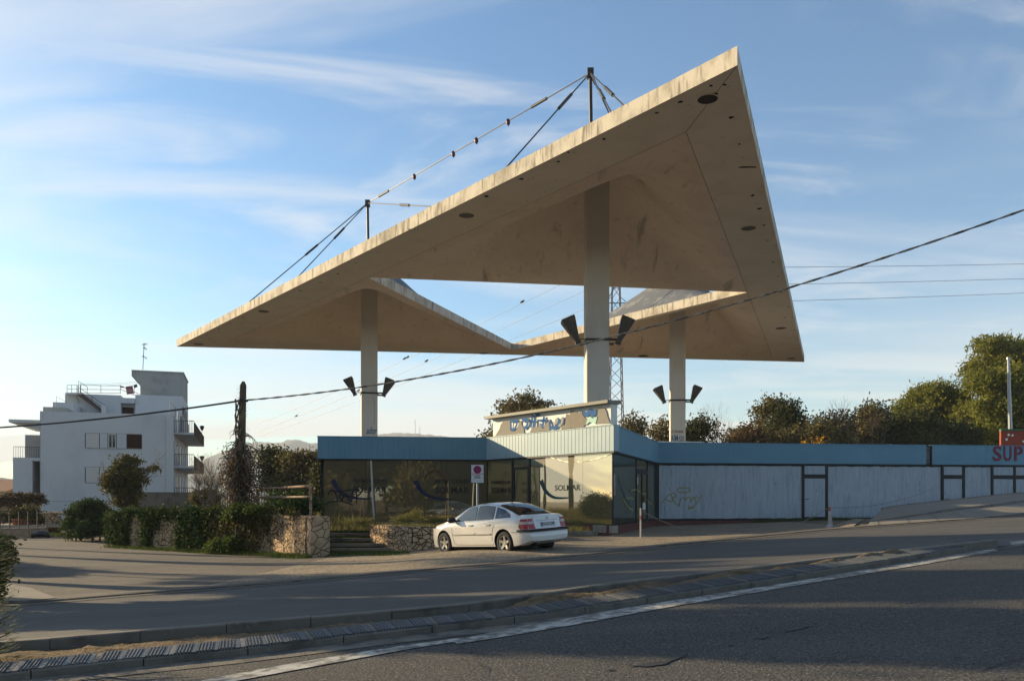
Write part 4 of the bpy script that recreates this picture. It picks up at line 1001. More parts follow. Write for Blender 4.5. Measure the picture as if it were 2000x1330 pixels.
# balconies on the right-hand side
zB_ = [5.62, 2.80, .0]
for k, z in enumerate(zB_):
    mb = MB(); y0 = 1.6; mb.obox(wv(RW-.0, y0, z), bu*1.55, bv*16, (0, 0, .16)); o = mb.build('balcony', m_wh, apt)
    mb = MB(); mb.obox(wv(RW+1.56, y0+.1, z+.0), bu*.06, bv*15.9, (0, 0, 1.02)); mb.build('balcony_panel', m_brown, o)
    mb = MB(); n = 9
    for i in range(n+1): mb.tube([wv(RW+.05+1.5*i/n, y0+.05, z+.16), wv(RW+.05+1.5*i/n, y0+.05, z+1.15)], .022, 5)
    mb.tube([wv(RW+.05, y0+.05, z+1.15), wv(RW+1.55, y0+.05, z+1.15)], .03, 5); mb.build('railing', m_rail, o)
    for (p, q, nm) in ((4, 5.4, 'window'), (7.5, 9.2, 'window'), (1.0, 1.5, 'window'), (12, 13.5, 'window')):
        mb = MB(); mb.obox(wv(RW-.02, p, z+.2), bu*.03, bv*(q-p), (0, 0, 2.0)); w = mb.build(nm, m_glassd, apt)
        mb = MB()
        for s in (p-.06, q): mb.obox(wv(RW-.02, s, z+.2), bu*.06, bv*.06, (0, 0, 2.0))
        mb.build('window_frame', m_shut, w)
mb = MB(); mb.tube([wv(RW+.02, 12, 8.3), wv(RW+.02, 12, 9.0)], .02, 5)
for i in range(8): mb.tube([wv(RW+.1, 9.5+i*.9, 7.9), wv(RW+.1, 9.5+i*.9, 8.8)], .02, 5)
mb.tube([wv(RW+.1, 9.5, 8.8), wv(RW+.1, 15.8, 8.8)], .02, 5); mb.tube([wv(RW+.1, 9.5, 8.35), wv(RW+.1, 15.8, 8.35)], .02, 5); mb.build('railing', m_rail, apt)
mb = MB(); bb(mb, RW-.0, RW+.12, 9.2, 18.6, 6.4, 7.9); mb.build('parapet_block', m_gr, apt)
for (lx, ly, lz) in ((RW+1.9, 3.5, 6.25), (RW+1.9, 3.5, 3.5)):
    mb = MB(); mb.tube([wv(lx-.5, ly+4, lz), wv(lx, ly+4, lz), wv(lx, ly+4, lz+.25)], .03, 6); mb.tube([wv(lx, ly+4, lz+.22), wv(lx, ly+4, lz+.3), wv(lx, ly+4, lz+.6), wv(lx, ly+4, lz+.66)], [.06, .13, .22, .05], 8); mb.build('wall_lantern', m_dmetal, apt)
# roof railing, outside stair
def rail(pts, name='railing', r=.022):
    mb = MB()
    for line in pts: mb.tube(line, r, 5)
    return mb.build(name, m_rail, apt)
def q3(x, y, ly): a, b = fpx(x, y, ly); return wv(a, ly, b)
LR0 = LYU+.15
rail([[q3(131, 752, LR0), q3(236, 753.5, LR0)], [q3(131, 760, LR0), q3(236, 761, LR0)], [q3(131, 767, LR0), q3(236, 768, LR0)]]+[[q3(x, 752, LR0), q3(x, 768, LR0)] for x in (131, 140, 150, 157, 197, 235)]+[[q3(236, 753.5, LR0), q3(273, 770, LR0)], [q3(236, 760, LR0), q3(262, 772, LR0)], [q3(262, 757, LR0), q3(262, 772, LR0)]])
LS = LYU-1.0
mb = MB()
for i in range(11):
    t = i/10; x = 154+t*44; y = 771+t*34; p = q3(x, y, LS); mb.obox(p, bu*.34, bv*.9, (0, 0, .06))
mb.tube([q3(152, 770, LS), q3(200, 806, LS)], .07, 5); o = mb.build('outside_stair', m_rail, apt)
mb = MB()
for dy in (0, -8, -15): mb.tube([q3(152, 770+dy, LS), q3(207, 808+dy, LS)], .022, 5)
for x, y in ((152, 768), (180, 790), (205, 806)): mb.tube([q3(x, y, LS), q3(x, y-16, LS)], .025, 5)
for a, b in (((153, 768), (153, 744)), ((153, 744), (171, 756)), ((171, 756), (170, 768)), ((158, 750), (158, 768))): mb.tube([q3(*a, LS), q3(*b, LS)], .022, 5)
mb.build('railing', m_rail, o)
mb = MB(); mb.obox(q3(128, 769, LS), bu*1.4, bv*1.2, (0, 0, .12)); mb.build('stair_landing', m_wh, apt)
rail([[q3(110, 803, 1.5), q3(110, 774, 1.5), q3(131, 786, 1.5)]]); rail([[q3(332, 814, .6), q3(332, 785, .6), q3(343, 796, .6), q3(343, 816, .6)]])
rail([[q3(147, 768, LYU-.2), q3(155, 788, LYU-.2)]])
# left wing: canopy slab, balcony, lower block
c0, cz = fpx(27, 825, 2); 
mb = MB(); mb.prism([wv(c0, .5, cz-.12), wv(0-.003, .5, cz-.12), wv(0-.003, .5, cz+.12), wv(c0, .5, cz+.12)], bv*9); mb.prism([wv(c0+.4, .75, cz-.16), wv(-.003, .75, cz-.75), wv(-.003, .75, cz-.125), wv(c0+.05, .75, cz-.125)], bv*8.4)
mb.build('canopy_slab', m_wh, apt)
c1, zc1 = fpx(49, 849, .8); _, zc0 = fpx(49, 893, .8)
mb = MB(); bb(mb, c1, -.01, .8, 4.5, zc0, zc1); mb.build('balcony_room', m_gr, apt)
wl0, wz1 = fpx(25, 893, 0); _, wz0 = fpx(25, 968, 0); op0, _ = fpx(63, 930, 0); oz1 = fpx(63, 900, 0)[1]; oz0 = fpx(63, 963, 0)[1]
mb = MB(); bb(mb, wl0, op0, .02, 8, wz0, wz1); bb(mb, op0+.003, -.003, .02, 8, oz1, wz1-.003); bb(mb, op0+.003, -.003, .02, 8, wz0+.003, oz0); bb(mb, op0+.003, -.003, 5.5, 8, oz0, oz1-1.0)
mb.build('side_wing', m_wh, apt)
mb = MB(); bb(mb, op0+.006, -.006, 3.2, 3.4, oz0, oz1-.9); mb.build('loggia_wall', m_lit, apt)
mb = MB()
for i in range(6): mb.tube([wv(op0+.1+i*.15, .2, oz0), wv(op0+.1+i*.15, .2, oz0+.95)], .02, 5)
for i in range(13):
    s = wl0+i*(-wl0)/12; mb.tube([wv(s, .25, wz1), wv(s, .25, wz1+.85)], .014, 4)
mb.tube([wv(wl0, .25, wz1+.85), wv(0, .25, wz1+.85)], .02, 5); mb.build('railing', m_rail, apt)
# antenna on the tower and the washing on its line
at_ = thing('tv_antenna', 'thin rooftop aerial with two crossed reflectors on the grey stair tower', 'antenna', tuple(q3(279, 722, 13.5)))
mb = MB(); mb.tube([q3(279, 722, 13.5), q3(281.5, 670, 13.5)], .03, 6); mb.build('pole', m_rail, at_)
for x0, y0, x1, y1 in ((277, 673, 287, 672), (279, 678, 286, 682), (277, 695, 287, 700)):
    mb = MB(); p, q = q3(x0, y0, 13.4), q3(x1, y1, 13.4); mb.tube([p, q], .02, 5)
    for k in range(5): m_ = p.lerp(q, .2+k*.2); mb.tube([m_-bv*.3-Vector((0, 0, .15)), m_+bv*.3+Vector((0, 0, .15))], .015, 4)
    mb.build('crossbar', m_rail, at_)
lineO = LYU-.1
ln = thing('washing_line', 'thin wires strung above the roof railing of the white block', 'washing line', tuple(q3(200, 752, lineO)))
for dy in (0, 3):
    mb = MB(); mb.tube([q3(155, 749+dy*.3, lineO+dy*.2), q3(205, 750+dy, lineO), q3(274, 745+dy, lineO+dy*.2)], .012, 4); mb.build('line', m_rail, ln)
m_towel = mat('striped_towel', (.30, .05, .05), .9, [((.45, .35, .32), 2.2, (.01, .01, 5), .5, .54, 0, 1)]); m_green = mat('green_cloth', (.02, .07, .05), .9)
mb = MB(); G = []
for i in range(7):
    G.append([q3(245+i*2.3+j*.5, 755-i*.35+j*2.6, lineO-.02+.05*math.sin(i*1.7)) for j in range(7)])
mb.grid(G); mb.prism([q3(245, 755, lineO), q3(259, 753, lineO), q3(259.5, 755, lineO), q3(246, 757, lineO)], bv*.05)
mb.single('towel', m_towel, 'red and white striped towel hanging on the roof line', 'towel')
mb = MB(); mb.prism([q3(260.5, 752, lineO), q3(267, 750, lineO), q3(269, 755, lineO), q3(262, 758, lineO)], bv*.04); mb.single('cloth', m_green, 'small dark green cloth hanging beside the striped towel', 'cloth')
mb = MB(); mb.prism([q3(234, 753, lineO), q3(243, 755, lineO), q3(242, 757, lineO), q3(236, 757, lineO)], bv*.04); mb.single('cloth', m_towel, 'small folded red cloth hanging left of the striped towel', 'cloth')

# ================================================================ stone walls, steps, terrace
m_stone = mat('rubble_stone', (.47, .33, .20), .9, [((.36, .25, .15), 2.6, (1, 1, 1), .45, .62, 3, .9), ((.56, .43, .28), 3.5, (1, 1, 1), .55, .7, 4, .8), ((.07, .05, .03), 5.2, (1, 1, 1.25), .060, .015, 0, 1.0, 'v'), ((.20, .15, .10), 14, (1, 1, 1), .58, .75, 3, .5)], (5.2, (1, 1, 1.25), 1.0, .08, 'v'), spec=.1)
m_cope = mat('cut_stone', (.42, .29, .18), .9, [((.30, .20, .12), 4, (1, 1, 1), .42, .65, 7, .9), ((.10, .07, .05), 2.3, (1, 1, 1), .022, .006, 0, .9, 'v')], (12, (1, 1, 1), .8, .03), spec=.1)
m_pier = mat('pier_stone', (.44, .32, .20), .9, [((.33, .23, .14), 3, (1, 1, 1), .42, .65, 7, .9), ((.09, .065, .04), 3.1, (.9, 1.1, 1.2), .045, .012, 0, .95, 'v')], (3.1, (.9, 1.1, 1.2), .8, .04, 'v'), spec=.1)
m_terr = mat('terrace_soil', (.07, .06, .035), .95, [((.04, .055, .02), 1.2, (1, 1, 1), .45, .6, 6, .9)], (6, (1, 1, 1), 1, .1))
WP = gp(607, 1086); WP.z = 0
dW = Vector((-.775, .632, 0)).normalized(); nW = Vector((-dW.y, dW.x, 0)); nW = nW if nW.dot(Vector((-.6, -.8, 0))) > 0 else -nW
LW1 = 3.4; dN = Vector((-dPr.x, -dPr.y, 0)); WC = WP+dN*LW1
_far = Vector((-18.0, 36.6, 0)); dW = (_far-WC).normalized(); nW = Vector((dW.y, -dW.x, 0)); nW = nW if nW.dot(Vector((-.6, -.8, 0))) > 0 else -nW
LWall = (_far-WC).length
def wpt(s):
    "point and outward normal at distance s along the bent wall"
    return (WP+dN*s, nPr) if s < LW1 else (WC+dW*(s-LW1), nW)
def wray(x, y): return onplane(x, y, WP, nPr) if x > 533 else onplane(x, y, WC, nW)
def wall_y(X): return WP.y+(WP.x-X)*dN.y/-dN.x if X > WC.x else WC.y+(WC.x-X)*dW.y/-dW.x
def rough_wall(name, O, u, n, length, z0f, ztop, th, m, parent, jit=.035, cap=.07):
    """rubble face with bulging stones: a jittered grid with thickness"""
    from mathutils import noise
    mb = MB(); k = max(2, int(length/.14)); G = []; zb = min(z0f(0), z0f(length))-.2; rows = max(3, int((ztop-zb)/.12))
    for i in range(k+1):
        s = length*i/k; row = []
        for j in range(rows+1):
            z = zb+(ztop-zb)*j/rows; q = O+u*s+Vector((0, 0, z))
            d = noise.cell_vector((s*3.1, z*3.6, O.x)).x*jit+noise.noise((s*5, z*5, 1))*jit
            if j == rows: z += noise.noise((s*2, 0, 5))*.03
            row.append((q.x+n.x*d, q.y+n.y*d, z))
        G.append(row)
    mb.grid(G); top = [Vector(r[-1]) for r in G]; bk = [O+u*(length*i/k)-n*th+Vector((0, 0, top[i].z)) for i in range(k+1)]; bb_ = [Vector((b.x, b.y, zb)) for b in bk]
    mb.grid([top, bk, bb_]); 
    for i in (0, k): mb.add([G[i][0], top[i], bk[i], bb_[i]], [(0, 1, 2, 3)])
    return mb.build(name, m, parent)
rw = thing('stone_wall', 'long rubble retaining wall overgrown with ivy along the side street', 'stone wall', (WP.x-5, WP.y+4, zr(WP.x)))
rough_wall('wall_face', WP+dN*.34, dN, nPr, LW1-.34, lambda s: zr(WP.x-.62*s), -.49, .55, m_stone, rw, jit=.045)
rough_wall('wall_face', WC, dW, nW, LWall, lambda s: zr(WC.x-.8*s), -.49, .55, m_stone, rw, jit=.045)
nP = -dW   # end pier facing the steps
mb = MB(); mb.obox(WP+Vector((0, 0, -2.1)), dN*.34, -nPr*.68, (0, 0, 1.60)); mb.build('end_pier', m_pier, rw)
lw = thing('garden_wall', 'short low stone wall beside the steps, ending behind the white car', 'stone wall', tuple(gp(806, 1074)))
LC = gp(806, 1074); LC.z = 0; dB = Vector((-dPr.x, -dPr.y, 0)); nB = nPr
rough_wall('wall_face', LC, dB, nB, 2.9, lambda s: zr(LC.x), -.83, .4, m_stone, lw); rough_wall('wall_face', LC+dPr*.0, e, nE, 5.2, lambda s: zr(LC.x), -.835, .4, m_stone, lw)
# steps of weathered sleepers
stp = thing('garden_steps', 'four overgrown earth steps edged with dark sleepers between two stone walls', 'steps', tuple(gp(700, 1080)))
m_sleep = mat('sleeper', (.22, .165, .115), .85, [((.07, .05, .035), 4, (.3, 1, 1), .45, .65, 7, .9), ((.20, .16, .12), 8, (.3, 1, 1), .58, .7, 5, .7)], (14, (.3, 1, 1), .7, .02))
m_weed = mat('mossy_soil', (.09, .085, .04), .95, [((.09, .07, .04), 4, (1, 1, 1), .45, .6, 5, .9), ((.05, .09, .02), 7, (1, 1, 1), .5, .65, 4, .8)], (9, (1, 1, 1), 1, .08))
for k, (x0, x1, y, z) in enumerate([(640, 778, 1070, -1.60), (638, 772, 1061, -1.46), (636, 764, 1051, -1.32), (634, 748, 1041, -1.18)]):
    a = atz(x0, y, z); b = atz(x1, y, z); u = (b-a); mb = MB(); nn = Vector((-u.y, u.x, 0)).normalized()
    mb.obox(a-Vector((0, 0, .10)), u, nn*.18, (0, 0, .10)); mb.build('step_edge', m_sleep, stp)
    mb = MB(); mb.obox(a+nn*.19-Vector((0, 0, .6)), u, nn*.9, (0, 0, .58)); mb.obox(a-Vector((0, 0, .5))+nn*.05, u, nn*.12, (0, 0, .397)); mb.build('tread', m_weed, stp)
# terrace ground behind the walls
mb = MB(); A0 = WP-nPr*.5; A1 = WC+dW*(LWall+.2)-nW*.5; A2 = WC-nW*.5
tp = [WP+dN*.34-nPr*.45, Vector((-7.3, 31.35, 0)), Vector((-5.2, 31.35, 0)), LC+dB*2.85+Vector((-.05, .1, 0)), LC+dB*1.5+Vector((.1, .3, 0)), LC+Vector((.25, .35, 0)), LC+e*5+Vector((0, .4, 0)), J1+dPr*2-nPr*.0, J1+Vector((0, 4, 0)), Vector((-4, 62, 0)), Vector((-26, 62, 0)), Vector((-21, 46, 0)), A1, A2]
from mathutils import noise as mnoise
bm = bmesh.new(); bm.faces.new([bm.verts.new((p.x, p.y, 0)) for p in tp])
for ax in (0, 1):
    c = -30
    while c < 64:
        co = Vector((0, 0, 0)); co[ax] = c; no = Vector((0, 0, 0)); no[ax] = 1
        bmesh.ops.bisect_plane(bm, geom=bm.verts[:]+bm.edges[:]+bm.faces[:], plane_co=co, plane_no=no); c += .6
for v in bm.verts:
    v.co.z = -1.06+.06*mnoise.noise((v.co.x*.7, v.co.y*.7, 0))+.25*sm(-8, -14, v.co.x)
ext = bmesh.ops.extrude_face_region(bm, geom=bm.faces[:])
for v in [g_ for g_ in ext['geom'] if isinstance(g_, bmesh.types.BMVert)]: v.co.z = -2.3
bmesh.ops.recalc_face_normals(bm, faces=bm.faces[:])
me = bpy.data.meshes.new('terrace'); bm.to_mesh(me); bm.free(); me.materials.append(m_terr); o = bpy.data.objects.new('terrace', me); COL.objects.link(o); tag(o, None, None, kind='structure')
# concrete boundary wall and corrugated sheets at the back of the plot
mb = MB(); a = P(262, 979, 52); b = P(432, 979, 53.4); a.z = b.z = 0; u = b-a; nn = Vector((-u.y, u.x, 0)).normalized()
mb.obox(a+Vector((0, 0, -1.5)), u, nn*.25, (0, 0, 2.03)); mb.obox(a-nn*.04+Vector((0, 0, .533)), u, nn*.33, (0, 0, .06)); mb.single('boundary_wall', m_conc, 'plain grey-beige wall in front of the white apartment block', 'wall')
mb = MB(); a = P(415, 979, 51); b = P(560, 979, 47); a.z = b.z = 0; u = b-a; n_ = 60; rows = []
for i in range(n_+1): q = a+u*(i/n_)+Vector((0, .09*(i % 2), 0)); rows.append([q+Vector((0, 0, z)) for z in (-1.2, .52)])
mb.grid(rows); mb.obox(a+Vector((0, .12, -1.2)), u, (0, .05, 0), (0, 0, 1.6)); mb.single('corrugated_fence', mat('pale_sheet', (.36, .35, .33), .6, [((.22, .20, .18), 1.5, (1, 1, .5), .5, .7, 6, .8)]), 'pale corrugated sheet fence behind the ivy-covered pole', 'fence')
# gate pillar and low wall across the end of the street, driveway
gpil = gp(98, 1042); gw = .55
gt = thing('gate_pillar', 'thick rubble gate pillar beside the large ivy bush at the street end', 'pillar', tuple(gpil))
mb = MB(); rough_wall('pillar', Vector((gpil.x-.5, gpil.y+.1, 0)), dPr, nPr, 1.1, lambda s: gpil.z, gpil.z+1.35, .8, m_stone, gt)
mb = MB(); mb.obox(gpil+Vector((-.42, .75, 1.37)), dPr*1.1, -nPr*.9, (0, 0, .06)); 
rw2 = thing('garden_wall', 'low dark kerb wall across the far end of the side street', 'wall', tuple(P(40, 1048, 45)))
mb = MB(); a = P(-60, 1048, 45); b = P(88, 1048, 46.5); a.z = b.z = -2.1; mb.obox(a, b-a, (0, .3, 0), (0, 0, .55)); mb.build('wall_face', m_cope, rw2)
mb = MB(); mb.obox(Vector(a)+Vector((0, -.03, .553)), b-a, (0, .36, 0), (0, 0, .06)); mb.build('coping', m_plaster, rw2)
mb = MB()
for i in range(9): q = Vector(a).lerp(b, i/8)+Vector((0, .15, .6)); mb.tube([q, q+Vector((0, 0, .95))], .03, 5)
for h in (.98, 1.35, 1.55): mb.tube([Vector(a)+Vector((0, .15, h)), Vector(b)+Vector((0, .15, h))], .02, 5)
mb.single('garden_railing', m_dmetal, 'thin dark railing on the low wall at the far left', 'railing')
mb = MB(); q = gp(68, 1049); mb.tube([q+Vector((-.5, .6, .0)), q+Vector((-.35, .5, .14)), q+Vector((.05, .5, .20)), q+Vector((.35, .5, .15)), q+Vector((.5, .6, 0))], [.08, .16, .19, .17, .06], 10)
mb.single('rubbish_bag', mat('black_plastic', (.012, .012, .015), .3, spec=.5), 'black plastic rubbish bag by the low wall at the street end', 'bag', smooth=60)
# stone retaining wall under the wing of the apartment block, terracotta planters
uw = thing('stone_wall', 'brown creeper-grown stone wall under the left wing of the white block', 'stone wall', tuple(wv(-5, 1, -1.6)))
rough_wall('wall_face', wv(-9, 1.2, 0), bu, -bv, 9.0, lambda s: -1.6, .30, .5, m_stone, uw)
m_terra = mat('terracotta', (.30, .10, .045), .8)
for i in range(6):
    q = P(30+i*9.5, 1026, 49+i*.3); q.z = -1.42; mb = MB(); mb.tube([q, q+Vector((0, 0, .30)), q+Vector((0, 0, .36))], [.13, .2, .22], 10)
    pot = mb.single('flower_pot', m_terra, '%s terracotta pot from the left in the far left garden row' % ('first second third fourth fifth sixth'.split()[i]), 'flower pot', 'terracotta flower pots')
mb = MB(); mb.obox(P(-60, 1030, 48.5), Vector((12, .6, 0)), (0, 6, 0), (0, 0, .14)); o = mb.build('terrace_edge', m_plaster); tag(o, None, None, kind='structure')
# small house at the far left edge
hs = thing('house', 'small cream house edge at the far left behind the garden', 'house', tuple(P(-20, 1000, 75)))
mb = MB(); mb.obox(P(-260, 979, 75)+Vector((0, 0, -3)), (P(8, 979, 75)-P(-260, 979, 75)), (0, 8, 0), (0, 0, 3.9)); mb.build('wall', mat('cream_render', (.50, .47, .38), .85), hs)
mb = MB(); a = P(-270, 979, 74.6); b = P(12, 979, 74.6); a.z = b.z = .92; mb.prism([a, a+Vector((0, 4.4, 1.2)), a+Vector((0, 8.8, 0))], b-a); mb.build('roof', mat('tile_roof', (.25, .12, .07), .8), hs)

# ================================================================ rusty frame, utility poles, cables
m_rust = mat('rusted_pipe', (.26, .17, .11), .8, [((.13, .06, .03), 5, (1, 1, 1), .45, .6, 5, .9), ((.42, .36, .28), 9, (1, 1, 1), .58, .68, 3, .8)])
fr_ = thing('rusty_frame', 'empty rusty pipe frame standing on the stone wall', 'frame', tuple(WP+dN*1.5+Vector((0, 0, -.49))))
def wallp(x, y): q = onplane(x, y, WP-nPr*.25, nPr); return q
a, b = wallp(607, 1006), wallp(606.5, 949); c, d = wallp(503, 990), wallp(503, 955)
mb = MB(); mb.tube([a-Vector((0, 0, .1)), b], .045, 8); mb.build('post', m_rust, fr_); mb = MB(); mb.tube([c-Vector((0, 0, .6)), d], .045, 8); mb.build('post', m_rust, fr_)
mb = MB(); mb.tube([d, b], .045, 8); mb.build('rail', m_rust, fr_); mb = MB(); mb.tube([wallp(503, 971), wallp(607, 970)], .04, 8); mb.build('rail', m_rust, fr_)
m_polew = mat('pole_wood', (.11, .08, .055), .9, [((.05, .04, .03), 3, (2, 2, .3), .45, .65, 7, .9), ((.17, .14, .06), 2, (1, 1, 1), .56, .66, 5, .8)], (8, (2, 2, .4), .8, .03))
P1 = P(474, 782, 31)
pole = thing('utility_pole', 'old wooden pole wrapped in dry creeper, holding the black cable', 'utility pole', (P(466, 990, 31).x, 31, -1.1))
mb = MB(); mb.tube([P(466, 1035, 31), P(471, 880, 31), P(475, 752, 31), P(475.5, 745, 31)], [.20, .16, .115, .05], 12); mb.build('shaft', m_polew, pole)
mb = MB(); mb.tube([P(466, 783, 30.95), P(484, 783, 30.95)], .04, 6); mb.tube([P1+Vector((0, -.12, -.08)), P1+Vector((0, -.12, .08))], .05, 6); mb.build('cable_hook', m_dmetal, pole)
mb = MB(); mb.tube([P(467, 796, 30.9), P(455, 850, 30.6)], .012, 4); mb.build('stay_wire', m_dmetal, pole)
P2 = Vector((16.25, 20, 8.5)); P3 = Vector((-50, 45, 5))
for q, lb in ((P2, 'plain wooden pole right of the photograph holding the cable'), (P3, 'plain wooden pole far left of the photograph holding the cable')):
    o = thing('utility_pole', lb, 'utility pole', (q.x, q.y+.15, zr(q.x))); mb = MB(); mb.tube([Vector((q.x, q.y+.15, zr(q.x)-.2)), q+Vector((0, .15, .4))], [.16, .11], 10); mb.build('shaft', m_polew, o)
m_black = mat('black_rubber', (.015, .015, .016), .5); m_twist = mat('dusty_cable', (.26, .225, .18), .6, [((.05, .045, .04), 5, (1, 1, 1), .45, .6, 3, .9)])
def sag(A, B, s, n=60): return [A.lerp(B, i/n)-Vector((0, 0, 4*s*(i/n)*(1-i/n))) for i in range(n+1)]
def twisted(pts, r, m, name, label, turns=2.4):
    mb = MB(); L_ = [0]
    for a, b in zip(pts, pts[1:]): L_.append(L_[-1]+(b-a).length)
    for ph in (0, math.pi):
        q = []
        n = int(L_[-1]/.12)
        for i in range(n+1):
            t = L_[-1]*i/n; j = min(len(L_)-2, int(np.searchsorted(L_, t, side='right')-1)); u = (t-L_[j])/(L_[j+1]-L_[j]); p = pts[j].lerp(pts[j+1], u)
            a = ph+t*turns; q.append(p+Vector((0, math.cos(a), math.sin(a)))*r*.9)
        mb.tube(q, r, 5)
    return mb.single(name, m, label, 'cable', smooth=60)
twisted(sag(P1, P2, 1.06), .018, m_twist, 'overhead_cable', 'thick twisted cable sagging across the front of the canopy', 5)
mb = MB(); mb.tube(sag(P1, P3, 1.2), .036, 6); mb.single('overhead_cable', m_black, 'smooth black cable running left from the ivy-covered pole', 'cable', smooth=60)
# lattice pylon and the thin power lines
PY = 72.0; pc = P(1203, 979, PY); pc.z = 0
m_galv = mat('galvanised_steel', (.13, .12, .115), .5, [((.20, .13, .09), 3, (1, 1, 1), .5, .68, 4, .7)], metal=.4)
pyl = thing('lattice_pylon', 'slim steel lattice pylon rising behind the building and the canopy', 'pylon', (pc.x, PY, -1.4))
zt_p = (979-500)*PY/F
def hwz(z): return .70-.022*(z-2) if z > -1.5 else .8
cs = [(-1, -1), (1, -1), (1, 1), (-1, 1)]
for a, b in cs:
    mb = MB(); mb.tube([pc+Vector((a*hwz(-1.4), b*hwz(-1.4), -1.4)), pc+Vector((a*hwz(zt_p), b*hwz(zt_p), zt_p))], .055, 4); mb.build('leg', m_galv, pyl)
mb = MB(); z = -1.2; k = 0
while z < zt_p-.9:
    z2 = z+1.0
    for i in range(4):
        (a, b), (c, d) = cs[i], cs[(i+1) % 4]
        p, q = (a, b), (c, d)
        if k % 2: p, q = q, p
        mb.tube([pc+Vector((p[0]*hwz(z), p[1]*hwz(z), z)), pc+Vector((q[0]*hwz(z2), q[1]*hwz(z2), z2))], .03, 4)
        if k % 5 == 0: mb.tube([pc+Vector((p[0]*hwz(z), p[1]*hwz(z), z)), pc+Vector((q[0]*hwz(z), q[1]*hwz(z), z))], .035, 4)
    z = z2; k += 1
mb.build('lattice', m_galv, pyl)
arms = []
for dy_ in (520, 556, 592):
    z = (979-dy_)*PY/F; mb = MB(); mb.tube([pc+Vector((-1.0, 0, z)), pc+Vector((1.0, 0, z))], .05, 4); mb.tube([pc+Vector((.45, 0, z+.5)), pc+Vector((1.0, 0, z))], .035, 4); mb.tube([pc+Vector((-.45, 0, z+.5)), pc+Vector((-1.0, 0, z))], .035, 4)
    o = mb.build('crossarm', m_galv, pyl); arms.append(z)
    mb = MB()
    for s in (-1, 1): mb.tube([pc+Vector((s*1.0, 0, z)), pc+Vector((s*1.5, .3*s, z-.05))], .06, 6)
    mb.build('insulator', m_dmetal, o)
m_wire = mat('wire', (.05, .055, .06), .6)
for k, (z, xyR, xyL, lr, ll) in enumerate(zip(arms, ((2300, 507), (2300, 533), (2300, 558)), ((505, 828), (505, 842), (505, 852)), ('topmost', 'middle', 'lowest'), ('topmost', 'middle', 'lowest'))):
    q = P(*xyR, 95); mb = MB(); mb.tube(sag(pc+Vector((1.5, .3, z-.05)), q, .25, 20), .022, 4); mb.single('power_line', m_wire, '%s of three thin power lines running right from the pylon' % lr, 'power line', 'power lines')
    q = P(*xyL, 190); mb = MB(); mb.tube(sag(pc+Vector((-1.5, -.3, z-.05)), q, .6, 30), [.015+.02*i/30 for i in range(31)], 4); mb.single('power_line', m_wire, '%s of three thin power lines falling left from the pylon to the hill' % ll, 'power line', 'power lines')
# birds resting on the lines
def bird():
    mb = MB(); mb.tube([(-.16, 0, .03), (-.05, 0, .09), (.05, 0, .14), (.11, 0, .19), (.17, 0, .19)], [.015, .06, .07, .05, .008], 8); return mb
bm_ = bird().build('bird', mat('bird_feathers', (.02, .02, .022), .7), smooth=60)
def cabx(pts, x):
    for a, b in zip(pts, pts[1:]):
        xa, xb = 1000+F*a.x/a.y, 1000+F*b.x/b.y
        if min(xa, xb) <= x <= max(xa, xb): return a.lerp(b, (x-xa)/(xb-xa))
LNS = [sag(pc+Vector((-1.5, -.3, z-.05)), P(*xy, 190), .6, 30) for z, xy in zip(arms, ((505, 828), (505, 842), (505, 852)))]
spots = [(LNS[0], 790, 'first small bird, left of the close pair on the top left power line'), (LNS[0], 796, 'small bird, right of the close pair on the top left power line'), (LNS[1], 833, 'small bird alone on the middle left power line near the column'), (LNS[1], 700, 'small bird on the middle left power line above the pole cable'), (LNS[0], 1020, 'small bird on the top left power line in the gap of the canopy'), (LNS[1], 579, 'leftmost small bird, on the middle power line above the hill')]
for k, (ln_, x, lb) in enumerate(spots):
    o = bm_ if k == 0 else bm_.copy()
    if k: COL.objects.link(o)
    o.location = cabx(ln_, x)+Vector((0, 0, .02)); s = 1+o.location.y/160; o.scale = (s, s, s); tag(o, lb, 'bird', 'birds on the power lines')

# ================================================================ street furniture
sg = thing('parking_sign', 'white no-parking sign with red and blue disc on a grey post behind the car', 'sign', tuple(P(932, 1050, 27.6)))
sg.location.z = -1.1; ORG[sg] = Vector(sg.location)
m_splate = mat('sign_white', (.48, .49, .50), .4); m_sred = mat('sign_red', (.30, .012, .03), .4); m_sbl = mat('sign_disc_blue', (.03, .03, .14), .4); m_post = mat('grey_post', (.25, .26, .28), .5, metal=.3)
sx = P(932.5, 900, 27.6).x; sy = 27.6
mb = MB(); mb.tube([(sx, sy+.05, -1.4), (sx, sy+.05, 1.2)], .035, 10); mb.build('post', m_post, sg)
za_, zb_ = (979-942.5)*sy/F, (979-907.5)*sy/F; hw_ = 12*sy/F; mb = MB(); mb.box(sx-hw_-.015, sx+hw_+.015, sy, sy+.012, za_-.015, zb_+.015); mb.build('plate_edge', m_dmetal, sg)
mb = MB(); mb.box(sx-hw_, sx+hw_, sy-.008, sy-.001, za_, zb_); mb.build('plate', m_splate, sg)
dz = (979-917.0)*sy/F; mb = MB(); mb.disc((sx, sy-.010, dz), (0, -1, 0), .135, .003, 28, 0); mb.disc((sx, sy-.014, dz), (0, -1, 0), .098, .003, 28, 1)
for a in (45, -45):
    u = Vector((math.cos(R(a)), 0, math.sin(R(a)))); w_ = Vector((-u.z, 0, u.x))*.016; mb.obox(Vector((sx, sy-.019-(a > 0)*.003, dz))-u*.1-w_, u*.2, w_*2, (0, -.002, 0))
mb.box(sx-hw_+.01, sx-.03, sy-.013, sy-.0105, dz-.148, dz-.130); mb.box(sx+.03, sx+hw_-.01, sy-.013, sy-.0105, dz-.148, dz-.130); mb.build('no_parking_symbol', [m_sred, m_sbl], sg)
